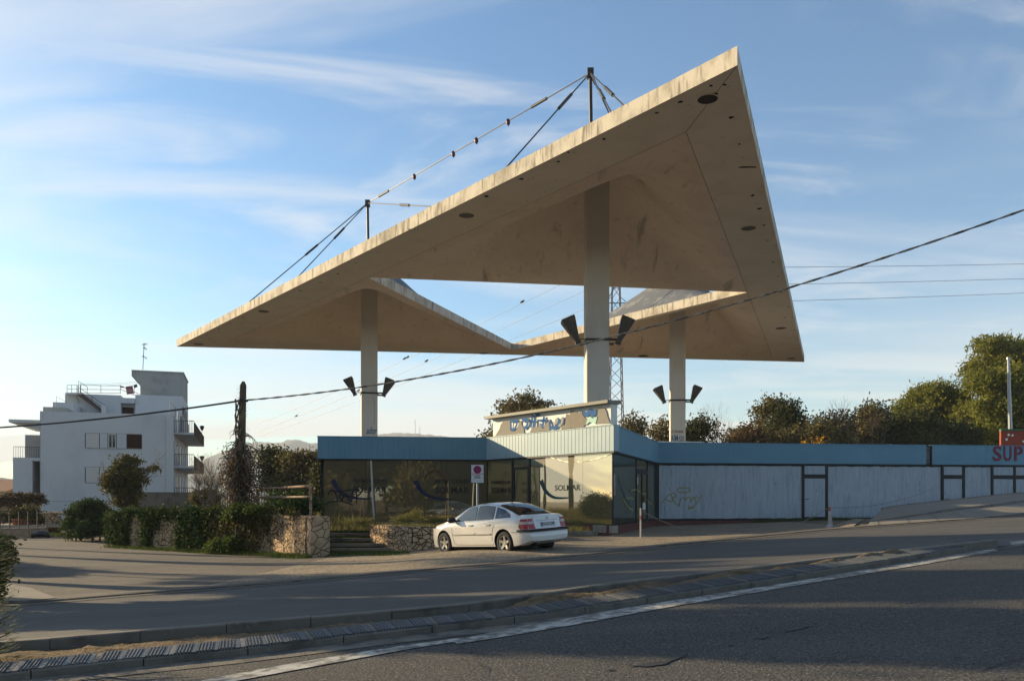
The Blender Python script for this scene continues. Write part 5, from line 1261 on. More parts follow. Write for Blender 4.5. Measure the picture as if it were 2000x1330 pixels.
mb = MB()
for z, xs_ in ((.86-.12, [(-.13, -.115), (-.08, -.055), (-.045, -.02), (-.012, .02), (.03, .055), (.065, .09)]), (.68, [(-.10, -.06), (-.052, -.022), (-.014, .022), (.03, .055), (.062, .10)])):
    zz = dz-.215 if z > .7 else dz-.285
    for a, b in xs_: mb.box(sx+a, sx+b, sy-.011, sy-.0085, zz, zz+(.034 if z > .7 else .036))
mb.build('small_print', m_frame, sg)
mb = MB(); mb.tube([P(921, 1030, 27.9), P(926, 935, 28.2)], .022, 8); mb.single('leaning_post', mat('pale_wood', (.38, .32, .22), .8), 'thin pale post leaning beside the no-parking sign', 'post')
mb = MB(); mb.tube([P(731, 1022, 36.6), P(724.5, 899, 36.9)], .045, 8); mb.single('leaning_pole', mat('white_pole_paint', (.42, .40, .35), .6, [((.25, .2, .15), 3, (1, 1, .4), .5, .65, 4, .8)]), 'tall thin white pole leaning against the left showroom glass', 'pole')
# flag pole and orange board behind the supermarket roof
mb = MB(); mb.tube([P(1974, 870, 50), P(1969.5, 700, 50)], [.13, .075], 10); mb.tube([P(1969.5, 702, 50), P(1969.4, 698, 50)], .12, 8); mb.single('flag_pole', mat('pale_grey_metal', (.30, .32, .33), .35, metal=.5), 'bare tapered grey pole standing behind the supermarket roof', 'pole')
ob = thing('orange_board', 'orange-red board with white dots and green top edge above the supermarket fascia', 'sign', tuple(P(2010, 868, 47)))
m_or = mat('orange_board_paint', (.23, .035, .012), .6); mb = MB(); a = P(1955, 870, 47); b = P(2075, 841, 47); mb.box(a.x, b.x, 47, 47.15, a.z, b.z); mb.build('board', m_or, ob)
mb = MB(); mb.box(a.x, b.x, 46.95, 47.2, b.z+.003, b.z+.09); mb.build('top_edge', mat('green_trim', (.03, .12, .06), .6), ob)
mb = MB()
for x, y, r in ((1970, 849, .07), (1977.5, 850, .065), (1966, 858, .07), (1999, 862, .06), (2015, 852, .07), (2040, 858, .06)): q = P(x, y, 46.995); mb.disc(q, (0, -1, 0), r, .006, 14)
mb.build('dots', m_cream, ob)
for x in (1962, 2060):
    mb = MB(); q = P(x, 870, 47.3); mb.box(q.x-.05, q.x+.05, 47.16, 47.3, 2.5, b.z); mb.build('post', m_dmetal, ob)
# rope barrier posts
def gpt(x, y, lo=22, hi=45):
    best = None
    for i in range(400):
        Y = lo+(hi-lo)*i/400; X = (x-1000)/F*Y; yy_ = HOR-F*gz(X, Y)/Y
        if best is None or abs(yy_-y) < best[0]: best = (abs(yy_-y), X, Y)
    return Vector((best[1], best[2], gz(best[1], best[2])))
m_pw = mat('worn_white_red', (.45, .40, .36), .8, [((.30, .06, .05), 1.6, (.2, .2, 3), .56, .6, 0, .9)])
posts = []
for (x, y, h, r, lb) in ((1251.5, 1048, 1.02, .030, 'thin white rope post in front of the corner door'), (1620, 1029, .80, .05, 'short red and white post at the start of the raised pavement')):
    q = gpt(x, y, 27, 34); posts.append(q+Vector((0, 0, h*.92))); mb = MB(); mb.tube([q-Vector((0, 0, .05)), q+Vector((0, 0, h))], r, 8)
    if r > .04: mb.tube([q+Vector((.1, 0, 0)), q+Vector((.03, 0, h*.8))], .03, 6); mb.tube([q+Vector((0, 0, -.02)), q+Vector((0, 0, .12))], [.16, .06], 8)
    mb.single('barrier_post', m_pw, lb, 'post')
q = wv(0, 0, 0); m_rope = mat('rope', (.22, .21, .17), .9)
mb = MB(); mb.tube(sag(posts[0], posts[1], 1.02, 30), .014, 5); mb.single('barrier_rope', m_rope, 'slack rope hanging low between the two posts before the white wall', 'rope')
mb = MB(); mb.tube(sag(posts[1], Vector((17.5, 34, .55)), .25, 30), .012, 5); mb.single('barrier_rope', m_rope, 'rope running right from the red and white post along the pavement', 'rope')
# ================================================================ white hatchback
def interp(tab):
    xs_ = [t[0] for t in tab]; ys_ = [t[1] for t in tab]
    def f(x):
        if x <= xs_[0]: return ys_[0]
        if x >= xs_[-1]: return ys_[-1]
        i = max(k for k in range(len(xs_)) if xs_[k] <= x); i = min(i, len(xs_)-2)
        def m(k):
            if k == 0 or k == len(xs_)-1: 
                j = 0 if k == 0 else k-1; return (ys_[j+1]-ys_[j])/(xs_[j+1]-xs_[j])
            a = (ys_[k]-ys_[k-1])/(xs_[k]-xs_[k-1]); b = (ys_[k+1]-ys_[k])/(xs_[k+1]-xs_[k])
            return 0 if a*b <= 0 else 2*a*b/(a+b)
        h = xs_[i+1]-xs_[i]; t = (x-xs_[i])/h
        return (2*t**3-3*t*t+1)*ys_[i]+(t**3-2*t*t+t)*h*m(i)+(-2*t**3+3*t*t)*ys_[i+1]+(t**3-t*t)*h*m(i+1)
    return f
LEN = 4.48
z_top = interp([(0, 1.0), (.16, 1.035), (.42, 1.04), (.62, 1.115), (.95, 1.255), (1.3, 1.365), (1.65, 1.415), (2.0, 1.425), (2.35, 1.40), (2.62, 1.345), (3.0, 1.16), (3.3, 1.00), (3.55, .94), (3.95, .87), (4.25, .78), (4.42, .68), (4.48, .60)])
z_sh = interp([(0, .93), (.3, .965), (.9, .96), (1.6, .94), (2.6, .905), (3.3, .875), (3.8, .80), (4.2, .70), (4.48, .56)])
w_b = interp([(0, .70), (.12, .775), (.35, .825), (.8, .848), (1.6, .855), (2.8, .855), (3.5, .84), (3.9, .80), (4.2, .72), (4.4, .58), (4.48, .46)])
w_r = interp([(0, .60), (.45, .645), (.9, .60), (1.3, .585), (1.8, .595), (2.3, .60), (2.62, .605), (3.0, .66), (3.3, .72), (3.6, .74), (4.0, .68), (4.3, .55), (4.48, .40)])
z_bt = interp([(0, .34), (.3, .24), (.6, .20), (3.9, .18), (4.2, .17), (4.48, .22)])
def ring(x):
    w = w_b(x); zs = z_sh(x); zt = z_top(x); wr = w_r(x); zb = z_bt(x); zr_ = max(zs+.012, zt-.055*min(1, max(.25, (zt-zs)/.3)))
    return [(0, zb), (w*.80, zb), (w*.955, zb+.03), (w*.985, zb+.12), (w*1.0, .50), (w*1.0, .62), (w*.995, .75), (w*.985, zs-.05), (w*.955, zs), (w*.93, min(zs+.02, zr_)), (wr+.035, zr_-.045*min(1, (zt-zs)/.3)), (wr, zr_), (wr*.80, (zr_*.35+zt*.65)), (wr*.4, zt-.006), (0, zt)]
def dxr(z): return interp([(.2, .06), (.34, .0), (.60, .0), (.63, .055), (.95, .135), (1.05, .16)])(z)
def dxf(z): return -interp([(.2, .05), (.34, .0), (.55, .0), (.75, .05)])(z)
car = thing('parked_car', 'white five-door hatchback parked on the gravel, seen from its rear left corner', 'car')
m_paint = mat('white_car_paint', (.64, .615, .57), .2, [((.52, .49, .44), 1.2, (1, 1, 1), .5, .75, 5, .5)], spec=.5)
try: m_paint.node_tree.nodes['Principled BSDF'].inputs['Coat Weight'].default_value = .9
except Exception: pass
m_blackp = mat('black_plastic_trim', (.015, .015, .016), .5); m_cglass = mat('tinted_car_glass', (.010, .012, .013), .03, spec=1.0); m_tyre = mat('tyre', (.018, .017, .016), .85, [((.05, .045, .035), 5, (1, 1, 1), .5, .7, 4, .6)])
m_rim_ = mat('alloy', (.50, .48, .44), .3, metal=.8); m_redlamp = mat('red_lamp', (.35, .008, .006), .15, spec=.6); m_clearlamp = mat('pale_lamp', (.50, .38, .34), .15, spec=.6); m_under = mat('underbody', (.012, .012, .012), .9)
xs_c = sorted(set([0.0, .04, .09, .15]+[round(.2+.08*i, 3) for i in range(53)]+[4.40, 4.44, 4.48]))
mb = MB(); rows = []
for x in xs_c:
    r = ring(x); f = max(0, 1-x/.35); g_ = max(0, 1-(LEN-x)/.3)
    half = [(x+dxr(z)*f+dxf(z)*g_-0, y, z) for y, z in r]
    rows.append([(a, -b, c) for a, b, c in half[::-1]][:-1]+half)      # right side top -> bottom -> left side top
    rows[-1] = [(a, -b, c) for a, b, c in half[1:-1]][::-1]             # interior right (top..bottom)
    rows[-1] = [half[-1]]+rows[-1]+[half[0]]+half[1:-1]                # closed ring starting at roof centre
n = len(rows[0]); vs = [p for r in rows for p in r]; fs = []
for i in range(len(rows)-1):
    for j in range(n):
        k = (j+1) % n; fs.append((i*n+j, i*n+k, (i+1)*n+k, (i+1)*n+j))
mb.add(vs, fs)
nh = len(ring(0))
def cap(row, base, sgn):
    """close an end with rows across the car, slightly bowed"""
    # ring order: 0 roof centre, 1..nh-2 right (top->bottom), nh-1 bottom centre, then left bottom->top
    R_idx = list(range(1, nh-1)); L_idx = [n-i for i in range(1, nh-1)]
    cols = 8; prev = None
    for ri, li in zip(R_idx, L_idx):
        a, b = Vector(row[ri]), Vector(row[li]); line = [base+ri]
        for c in range(1, cols):
            t = c/cols; p = a.lerp(b, t); p.x += sgn*.055*(1-(2*t-1)**2)
            mb.v.append(tuple(p)); line.append(len(mb.v)-1)
        line.append(base+li)
        if prev:
            for c in range(cols): f = (prev[c], prev[c+1], line[c+1], line[c]); mb.f.append(f if sgn < 0 else f[::-1]); mb.m.append(0)
        else:
            f = tuple([base+0]+line); mb.f.append(f if sgn > 0 else f[::-1]); mb.m.append(0)
        prev = line
    f = tuple(prev[::-1]+[base+nh-1]) ; mb.f.append(tuple(prev+[base+nh-1])[::-1] if sgn < 0 else tuple(prev+[base+nh-1])); mb.m.append(0)
cap(rows[0], 0, -1); cap(rows[-1], (len(rows)-1)*n, 1)
body = mb.build('body', [m_paint, m_under], car, smooth=32, local=True)
bm = bmesh.new(); bm.from_mesh(body.data); bmesh.ops.remove_doubles(bm, verts=bm.verts[:], dist=1e-4); bmesh.ops.recalc_face_normals(bm, faces=bm.faces[:]); bm.to_mesh(body.data); bm.free()
XR, XF, WR_ = .93, 3.57, .315
cut = MB()
for x in (XR, XF):
    for s in (-1, 1):
        a = Vector((x, s*.50, WR_+.01)); cut.tube([a, Vector((x, s*1.1, WR_+.01))], .375, 28)
cutter = cut.build('cutter', [m_paint, m_under], None); 
for p in cutter.data.polygons: p.material_index = 1
md = body.modifiers.new('arch', 'BOOLEAN'); md.object = cutter; md.operation = 'DIFFERENCE'; md.solver = 'EXACT'
try: md.material_mode = 'TRANSFER'
except Exception: pass
dg = bpy.context.evaluated_depsgraph_get(); newme = bpy.data.meshes.new_from_object(body.evaluated_get(dg)); body.modifiers.clear(); body.data = newme
bpy.data.objects.remove(cutter)
try: body.data.set_sharp_from_angle(angle=R(32))
except Exception: pass
def y_side(x, z):
    r = ring(x)
    for (y0, z0), (y1, z1) in zip(r[2:11], r[3:12]):
        if z0 <= z <= z1 and z1 > z0: return y0+(y1-y0)*(z-z0)/(z1-z0)
    return r[11][0]
def x_rear(y, z): 
    w = [yy for yy in [ring(0)]][0]
    ww = y_side(0, z) if z > .4 else .66
    return dxr(z)-.055*(1-min(1, abs(y)/max(.1, ww))**2)
def side_patch(nm, pts, m, off, sides=(-1, 1), parent=car, smooth=40):
    for s in sides:
        mb = MB(); c = [Vector((x, 0, z)) for x, z in pts]; q = []
        for a, b in zip(c, c[1:]+c[:1]):
            k = max(1, int((b-a).length/.06)); q += [a.lerp(b, i/k) for i in range(k)]
        vs = [(p.x, s*(y_side(p.x, p.z)+off), p.z) for p in q]; cen = sum((Vector(p) for p in c), Vector())/len(c)
        vs.append((cen.x, s*(y_side(cen.x, cen.z)+off+.004), cen.z)); N_ = len(q)
        mb.add(vs, [(i, (i+1) % N_, N_) if s < 0 else ((i+1) % N_, i, N_) for i in range(N_)]); mb.build(nm, m, parent, smooth=smooth, local=True)
wins = [[(3.06, .945), (2.96, 1.03), (2.62, 1.245), (2.42, 1.312), (2.16, 1.333), (2.12, .955)],
        [(2.04, .957), (2.07, 1.335), (1.75, 1.335), (1.42, 1.30), (1.36, .975)],
        [(1.27, .985), (1.33, 1.285), (1.05, 1.205), (.78, 1.08), (.68, 1.0)]]
for w in wins:
    c = sum((Vector(p) for p in w), Vector((0, 0)))/len(w)
    side_patch('window_seal', [tuple(c+(Vector(p)-c)*1.055) for p in w], m_blackp, .003)
    side_patch('side_window', w, m_cglass, .007)
def top_patch(nm, x0, x1, f0, f1, m, off, k=14, cols=12):
    mb = MB(); G = []
    for i in range(k+1):
        x = x0+(x1-x0)*i/k; r = ring(x); f = f0+(f1-f0)*i/k; prof = [(yy, zz) for yy, zz in r[::-1]][:4]   # centre to roof edge
        wr = prof[-1][0]; row = []
        for j in range(cols+1):
            y = (-1+2*j/cols)*wr*f; ay = abs(y)
            for (y0, z0), (y1, z1) in zip(prof, prof[1:]):
                if y0 <= ay <= y1+1e-6: zz = z0+(z1-z0)*(ay-y0)/max(1e-6, y1-y0); break
            row.append((x+dxr(zz)*max(0, 1-x/.35), y, zz+off))
        G.append(row)
    mb.grid(G); return mb.build(nm, m, car, smooth=40, local=True)
top_patch('rear_window_seal', .46, 1.30, .99, .96, m_blackp, .004); top_patch('rear_window', .50, 1.26, .95, .90, m_cglass, .010)
top_patch('windscreen_seal', 2.50, 3.29, .97, .99, m_blackp, .004); top_patch('windscreen', 2.54, 3.25, .92, .95, m_cglass, .010)
mb = MB()   # door seams
def seam(pts, s): mb.tube([(x, s*(y_side(x, z)+.0005), z) for x, z in pts], .0055, 4)
for s in (-1, 1):
    seam([(3.10, .90), (3.14, .75), (3.13, .55), (3.05, .32), (2.95, .27)], s); seam([(2.08, 1.33), (2.08, .95), (2.09, .6), (2.05, .27)], s); seam([(1.30, .97), (1.30, .80), (1.36, .62), (1.38, .45), (1.36, .27)], s); seam([(2.95, .27), (2.05, .265), (1.36, .27)], s); seam([(.40, .56), (.62, .60), (.30, .60)], s)
# boot lid seam
for s in (-1, 1): mb.tube([(x_rear(.50, z)-.0 if True else 0, s*(.50-.04*(.95-z)), z) for z in (.66, .75, .85, .95, .99)], .006, 4)
mb.tube([(x_rear(y, .665)-.001, y, .665) for y in np.linspace(-.50, .50, 9)], .006, 4); mb.tube([(x_rear(y, .875)-.001, y, .875) for y in np.linspace(-.42, .42, 9)], .004, 4)
mb.build('panel_gaps', m_blackp, car, local=True)
for s in (-1, 1):
    for x0, x1 in ((3.10, 2.12), (2.06, 1.42)):
        mb = MB(); mb.tube([(x0+(x1-x0)*t, s*(y_side(x0+(x1-x0)*t, .555)+.004), .555+.005*t) for t in np.linspace(0, 1, 7)], .020, 6); mb.build('side_moulding', m_blackp, car, local=True)
    for x in (2.20, 1.45):
        mb = MB(); y = y_side(x, .82); mb.obox((x, s*(y-.01), .80), (.17, 0, 0), (0, s*.035, 0), (0, 0, .035)); mb.build('door_handle', m_paint, car, local=True)
    mb = MB(); y = y_side(2.98, .93); mb.tube([(3.0, s*(y-.02), .93), (3.0, s*(y+.07), .955)], .03, 6); mb.tube([(2.96, s*(y+.05), .985), (2.99, s*(y+.06), .985), (3.04, s*(y+.11), .985), (3.06, s*(y+.20), .98), (3.03, s*(y+.235), .975)], [.03, .075, .085, .075, .03], 10); mb.build('wing_mirror', m_blackp if s > 0 else m_paint, car, smooth=60, local=True)
    # tail lamp: rear face and side wrap, with a pale band
    mb = MB()
    zs_ = [.665, .735, .80, .865, .90, .935]
    ys_ = lambda z: np.linspace(.475+.06*(z-.66)/.27, max(y_side(.0, z)-.004, .5), 6)
    G = [[(x_rear(y, z)-.012, s*y, z) for y in ys_(z)] for z in zs_]
    G2 = [[(xx+dxr(z)*max(0, 1-xx/.35)-.008, s*(y_side(xx, z)+.008), z) for xx in np.linspace(.0, .34-.10*abs(z-.72)/.2-(.05 if z < .7 else 0), 6)] for z in zs_]
    for GG in (G, G2):
        k0 = len(mb.f); mb.grid(GG)
        for q in range(k0, len(mb.f)): mb.m[q] = 1 if (q-k0)//5 in (2,) else 0
    mb.build('tail_lamp', [m_redlamp, m_clearlamp], car, local=True)
    mb = MB(); G = [[(LEN+dxf(z)-.0-.30*((y-.30)/.42)**2-.015+.012, s*y, z) for y in np.linspace(.30, .62, 6)] for z in (.60, .66, .71)]
    mb.grid(G); mb.build('headlight', m_clearlamp, car, local=True)
mb = MB(); G = [[(x_rear(y, z)-.018, y, z) for y in np.linspace(-.74, .74, 15)] for z in (.592, .60, .655, .66)]; mb.grid(G)
for s in (-1, 1): mb.grid([[(xx+dxr(z)*max(0, 1-xx/.35)-.012, s*(y_side(xx, z)+.014), z) for xx in np.linspace(-.0, .40, 6)] for z in (.592, .60, .655, .66)])
mb.build('bumper_trim', m_blackp, car, local=True)
# number plate
mb = MB(); xp = x_rear(0, .77)-.010
fr_p = (Vector((xp-.004, .26, .715)), Vector((0, -1, 0)), Vector((.16, 0, 1)).normalized(), Vector((-1, 0, 0)))
mb.obox(fr_p[0], fr_p[1]*.52, fr_p[2]*.115, Vector((-.008, 0, 0)), 0); mb.obox(fr_p[0]+Vector((-.009, 0, 0)), fr_p[1]*.045, fr_p[2]*.115, Vector((-.002, 0, 0)), 1)
put_text(mb, fr_p, '9123 CPF', .065, .02, .43, .078, .0115, 2); mb.build('number_plate', [mat('plate_white', (.45, .44, .42), .4), m_sbl, m_frame], car, local=True)
mb = MB(); xe = x_rear(0, .925)-.006; mb.tube([(xe-.003, .045*math.cos(R(a)), .925+.045*math.sin(R(a))) for a in range(0, 361, 24)], .007, 5); mb.tube([(xe-.003, .03, .935), (xe-.003, 0, .925), (xe-.003, -.03, .915)], .006, 4); mb.build('badge', m_rim_, car, local=True)
mb = MB(); mb.tube([(1.42, 0, 1.39), (1.40, 0, 1.41), (.98, -.0, 1.78)], [.02, .008, .004], 6); mb.build('aerial', m_blackp, car, local=True)
mb = MB(); mb.tube([(.02, .48, .27), (.25, .48, .27)], .028, 8); mb.build('exhaust', m_under, car, local=True)
mb = MB(); mb.box(.5, 4.1, -.6, .6, .16, .24); mb.build('underbody', m_under, car, local=True)
def wheel(x, s):
    mb = MB(); yc = s*.735; R0 = WR_
    prof = [(-.085, .20), (-.095, .24), (-.095, .285), (-.075, .31), (.0, .315), (.075, .31), (.095, .285), (.097, .24), (.088, .205)]
    rows = [[(x+math.cos(2*math.pi*i/32)*r, yc+s*d, R0+math.sin(2*math.pi*i/32)*r) for i in range(33)] for d, r in prof]; mb.grid(rows); w = mb.build('wheel', m_tyre, car, smooth=40, local=True)
    mb = MB(); rows = [[(x+math.cos(2*math.pi*i/32)*r, yc+s*d, R0+math.sin(2*math.pi*i/32)*r) for i in range(33)] for d, r in [(.088, .205), (.094, .20), (.080, .188), (.02, .180), (-.06, .18)]]; mb.grid(rows)
    for k in range(5):
        a = 2*math.pi*k/5+math.pi/2; u = Vector((math.cos(a), 0, math.sin(a))); v = Vector((-math.sin(a), 0, math.cos(a))); c = Vector((x, yc+s*.050, R0))
        pts = [c+u*.02-v*.055, c+u*.10-v*.038, c+u*.187-v*.030+Vector((0, s*.02, 0)), c+u*.187+v*.030+Vector((0, s*.02, 0)), c+u*.10+v*.038, c+u*.02+v*.055]; mb.prism(pts, (0, s*.022, 0))
    mb.disc((x, yc+s*.05, R0), (0, s, 0), .058, .030, 16); mb.build('rim', m_rim_, w, smooth=40, local=True)
    mb = MB(); mb.disc((x, yc-s*.07, R0), (0, s, 0), .20, .06, 20); mb.build('brake_disc', m_under, w, local=True)
for x in (XR, XF):
    for s in (-1, 1): wheel(x, s)
RLp = gp(987, 1082); RLp.z = 0; dC = Vector((-.672, .74, 0)).normalized()
car.rotation_mode = 'XYZ'
lft = Vector((-dC.y, dC.x, 0)); pos = RLp-dC*XR-lft*.80
zr0 = lambda p: zr(p.x)
pr = -math.asin((zr((pos+dC*XF).x)-zr((pos+dC*XR).x))/(XF-XR))
slope_l = math.asin((zr((pos+lft*.75).x)-zr((pos-lft*.75).x))/1.5)
rot = Matrix((( dC.x, lft.x, 0), (dC.y, lft.y, 0), (0, 0, 1))).to_4x4() @ Matrix.Rotation(pr, 4, 'Y') @ Matrix.Rotation(slope_l, 4, 'X')
car.rotation_euler = rot.to_euler()
zb0 = zr((pos+dC*XR).x)-.012
car.location = Vector((pos.x, pos.y, zb0-XR*math.sin(-pr)))
# ================================================================ vegetation
def rv(n): v = rng.normal(size=(n, 3)); return v/np.linalg.norm(v, axis=1, keepdims=True)
def leaves_at(C, size, flat=0.0, asp=.55):
    """one leaf-shaped quad at each centre"""
    n = len(C); u = rv(n); 
    if flat: u[:, 2] *= (1-flat); u /= np.linalg.norm(u, axis=1, keepdims=True)
    w = np.cross(u, rv(n)); w /= np.maximum(1e-6, np.linalg.norm(w, axis=1, keepdims=True))
    s = (size*rng.uniform(.6, 1.35, n))[:, None]
    return np.stack([C-u*s, C-w*s*asp, C+u*s, C+w*s*asp], axis=1)
def blob_points(blobs, n, clump, cr):
    vol = np.array([b[3]*b[4]*b[5] for b in blobs])**.67; cnt = (vol/vol.sum()*n).astype(int)+4; out = []
    for b, k in zip(blobs, cnt):
        nc = max(3, int(k/clump)); d = rv(nc); d[:, 2] = np.where(d[:, 2] < -.35, -d[:, 2]*.6, d[:, 2])
        r = rng.uniform(.45, 1.08, nc)**.6; cc = d*r[:, None]*np.array(b[3:6])+np.array(b[:3])
        who = rng.integers(0, nc, k); out.append(cc[who]+rng.normal(size=(k, 3))*cr*np.array([1, 1, .65]))
    return np.concatenate(out)
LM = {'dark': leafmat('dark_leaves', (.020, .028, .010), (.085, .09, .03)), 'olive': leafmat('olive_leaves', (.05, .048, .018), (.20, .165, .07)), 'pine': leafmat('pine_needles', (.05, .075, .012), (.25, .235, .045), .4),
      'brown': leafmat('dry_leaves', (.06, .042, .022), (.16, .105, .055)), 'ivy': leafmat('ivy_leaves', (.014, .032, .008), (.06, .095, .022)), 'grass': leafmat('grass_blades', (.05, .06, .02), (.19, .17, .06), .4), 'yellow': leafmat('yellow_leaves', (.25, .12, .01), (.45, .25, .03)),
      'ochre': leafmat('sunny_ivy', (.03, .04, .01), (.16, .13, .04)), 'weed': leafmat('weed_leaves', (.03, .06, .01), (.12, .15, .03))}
m_bark = mat('bark', (.085, .065, .048), .95, [((.16, .13, .10), 3, (1, 1, .4), .5, .65, 6, .7)], (10, (1, 1, .3), .8, .03)); m_twig = mat('bare_twigs', (.17, .13, .095), .9)
def limb_tree(base, tops, r, name='trunk', parent=None, split=.45):
    mb = MB(); base = Vector(base); m = sum((Vector(t) for t in tops), Vector())/len(tops); fork = base.lerp(m, split); fork.z = base.z+(m.z-base.z)*split
    mb.tube([base-Vector((0, 0, .3)), base+Vector((rnd.uniform(-.1, .1), 0, .5)), fork], [r*1.25, r, r*.7], 8)
    for t in tops:
        t = Vector(t); mid = fork.lerp(t, .5)+Vector((rnd.uniform(-.3, .3), rnd.uniform(-.3, .3), .25)); mb.tube([fork, mid, t], [r*.55, r*.32, r*.08], 5)
    return mb.build(name, m_bark, parent, smooth=60)
def tree(name, label, cat, x, topy, hw, Y, basez, kind, n=7000, size=.13, blobs=None, clump=22, cr=.32, r=.22, group=None, crown_lo=.25, flat=0.0, seed=None):
    """a tree seen at column x, its top at row topy, half width hw pixels, at distance Y"""
    c = P(x, 979, Y); zt = (HOR-topy)/F*Y; w = hw/F*Y*1.3; h = zt-basez
    if blobs is None:
        blobs = []; nb = 9
        for i in range(nb):
            a = rnd.uniform(0, 2*math.pi); q = rnd.uniform(.0, .62); zz = rnd.uniform(crown_lo, .80); rr = rnd.uniform(.34, .52)
            blobs.append((c.x+math.cos(a)*q*w, c.y+math.sin(a)*q*w, basez+h*zz, w*rr, w*rr, h*.17*rnd.uniform(.8, 1.3)))
        blobs.append((c.x, c.y, zt-h*.16, w*.5, w*.5, h*.155))
    t = thing(name, label, cat, (c.x, c.y, basez), group)
    C = blob_points(blobs, n, clump, cr); quads('crown', leaves_at(C, size, flat), LM[kind], t)
    limb_tree((c.x, c.y, basez), [b[:3] for b in blobs], r, 'trunk', t, .35)
    return t
def branch(mb, p, d, L, r, depth, spread=.5, up=.15, twig=3):
    q = p; pts = [p]; k = 3
    for i in range(k):
        d = (d+Vector((rnd.uniform(-1, 1), rnd.uniform(-1, 1), rnd.uniform(-.6, 1)+up))*.22).normalized(); q = q+d*L/k; pts.append(q)
    mb.tube(pts, [r, r*.85, r*.7, r*.5], 4 if depth > 1 else 3, caps=False)
    if depth > 0:
        for _ in range(twig if depth > 1 else twig+1):
            nd = (d+Vector((rnd.uniform(-1, 1), rnd.uniform(-1, 1), rnd.uniform(-.5, .9)))*spread*1.4).normalized()
            branch(mb, pts[rnd.choice((2, 3, 3))], nd, L*rnd.uniform(.55, .8), r*.5, depth-1, spread, up, twig)
def bare(label, x, topy, Y, basez, depth=5, L=None, spread=.55, r=.12, name='bare_tree', m=None, cat='bare tree', group=None, stems=2):
    c = P(x, 979, Y); zt = (HOR-topy)/F*Y; h = zt-basez; t = thing(name, label, cat, (c.x, c.y, basez), group)
    mb = MB()
    for s in range(stems): branch(mb, Vector((c.x+rnd.uniform(-.2, .2), c.y, basez-.1)), Vector((rnd.uniform(-.3, .3), rnd.uniform(-.3, .3), 1)).normalized(), h*.36, r, depth, spread, .25)
    # scale so the top meets the row seen in the photograph
    z = max(v[2] for v in mb.v); k = h/(z-basez); mb.v = [(c.x+(v[0]-c.x)*k, c.y+(v[1]-c.y)*k, basez+(v[2]-basez)*k) for v in mb.v]
    mb.build('branches', m or m_twig, t); return t
# behind the building, left to right
tree('evergreen_tree', 'dark evergreen oak behind the sign board of the corner roof', 'tree', 1025, 768, 92, 66, -1.2, 'olive', 15000, .13, crown_lo=.40, clump=30, cr=.35)
tree('evergreen_tree', 'ragged olive green tree just right of the lattice pylon', 'tree', 1240, 800, 34, 68, -1.2, 'olive', 5000, .13)
tree('evergreen_tree', 'dark rounded evergreen behind the right column and roof vent', 'tree', 1300, 818, 50, 64, -1.2, 'olive', 8000, .13)
tree('evergreen_tree', 'low dark round evergreen immediately right of the right column', 'tree', 1372, 812, 42, 62, -1.2, 'dark', 9000, .12)
bare('pale bare tree left of the big oak behind the supermarket', 1430, 772, 62, -1.2, 5)
bare('reddish bare thicket at the foot of the big oak', 1415, 815, 60, -1.2, 5, spread=.7)
tree('evergreen_tree', 'big round oak, the tallest in the middle of the tree row', 'tree', 1508, 770, 62, 64, -1.2, 'olive', 14000, .13, crown_lo=.35)
tree('evergreen_tree', 'dark green leafy crown at the right shoulder of the big oak', 'tree', 1540, 778, 36, 62, -1.2, 'dark', 9000, .12, crown_lo=.50)
tree('evergreen_tree', 'brownish bushy tree between the big oak and the bare tree', 'tree', 1605, 808, 52, 60, -1.2, 'olive', 9000, .12)
bare('tall bare twiggy tree above the bushes in the middle of the row', 1632, 770, 60, -1.2, 5, stems=3)
tree('evergreen_tree', 'small dark bush tree under the tall bare tree', 'tree', 1640, 800, 36, 62, -1.2, 'brown', 6000, .12)
tree('evergreen_tree', 'grey-green tree with open crown left of the pines', 'tree', 1705, 780, 46, 64, -1.2, 'olive', 11000, .13, crown_lo=.30)
tree('evergreen_tree', 'very dark tree in front of the smaller pine', 'tree', 1790, 800, 75, 60, -1.2, 'dark', 15000, .13)
tree('shrub', 'yellow autumn shrub peeping over the blue fascia', 'shrub', 1592, 853, 11, 52, .5, 'yellow', 500, .10)
tree('shrub', 'small yellow autumn shrub left of the larger yellow one', 'shrub', 1563, 858, 8, 52, .5, 'yellow', 300, .09)
tree('evergreen_tree', 'brownish hedge-like tree filling the row behind the blue fascia', 'tree', 1460, 835, 60, 58, -1.2, 'brown', 7000, .12)
tree('evergreen_tree', 'low olive bush behind the supermarket roof, between the oaks', 'tree', 1555, 835, 55, 58, -1.2, 'olive', 7000, .12)
tree('evergreen_tree', 'olive tree filling the gap between the brownish bush tree and the grey-green tree', 'tree', 1668, 815, 34, 66, -1.2, 'olive', 7000, .13)
tree('evergreen_tree', 'dusky tree between the right column and the reddish thicket', 'tree', 1445, 832, 40, 66, -1.2, 'olive', 6000, .13)
tree('evergreen_tree', 'dark tree at the foot of the tallest pine behind the supermarket', 'tree', 1880, 822, 50, 62, -1.2, 'dark', 9000, .13)
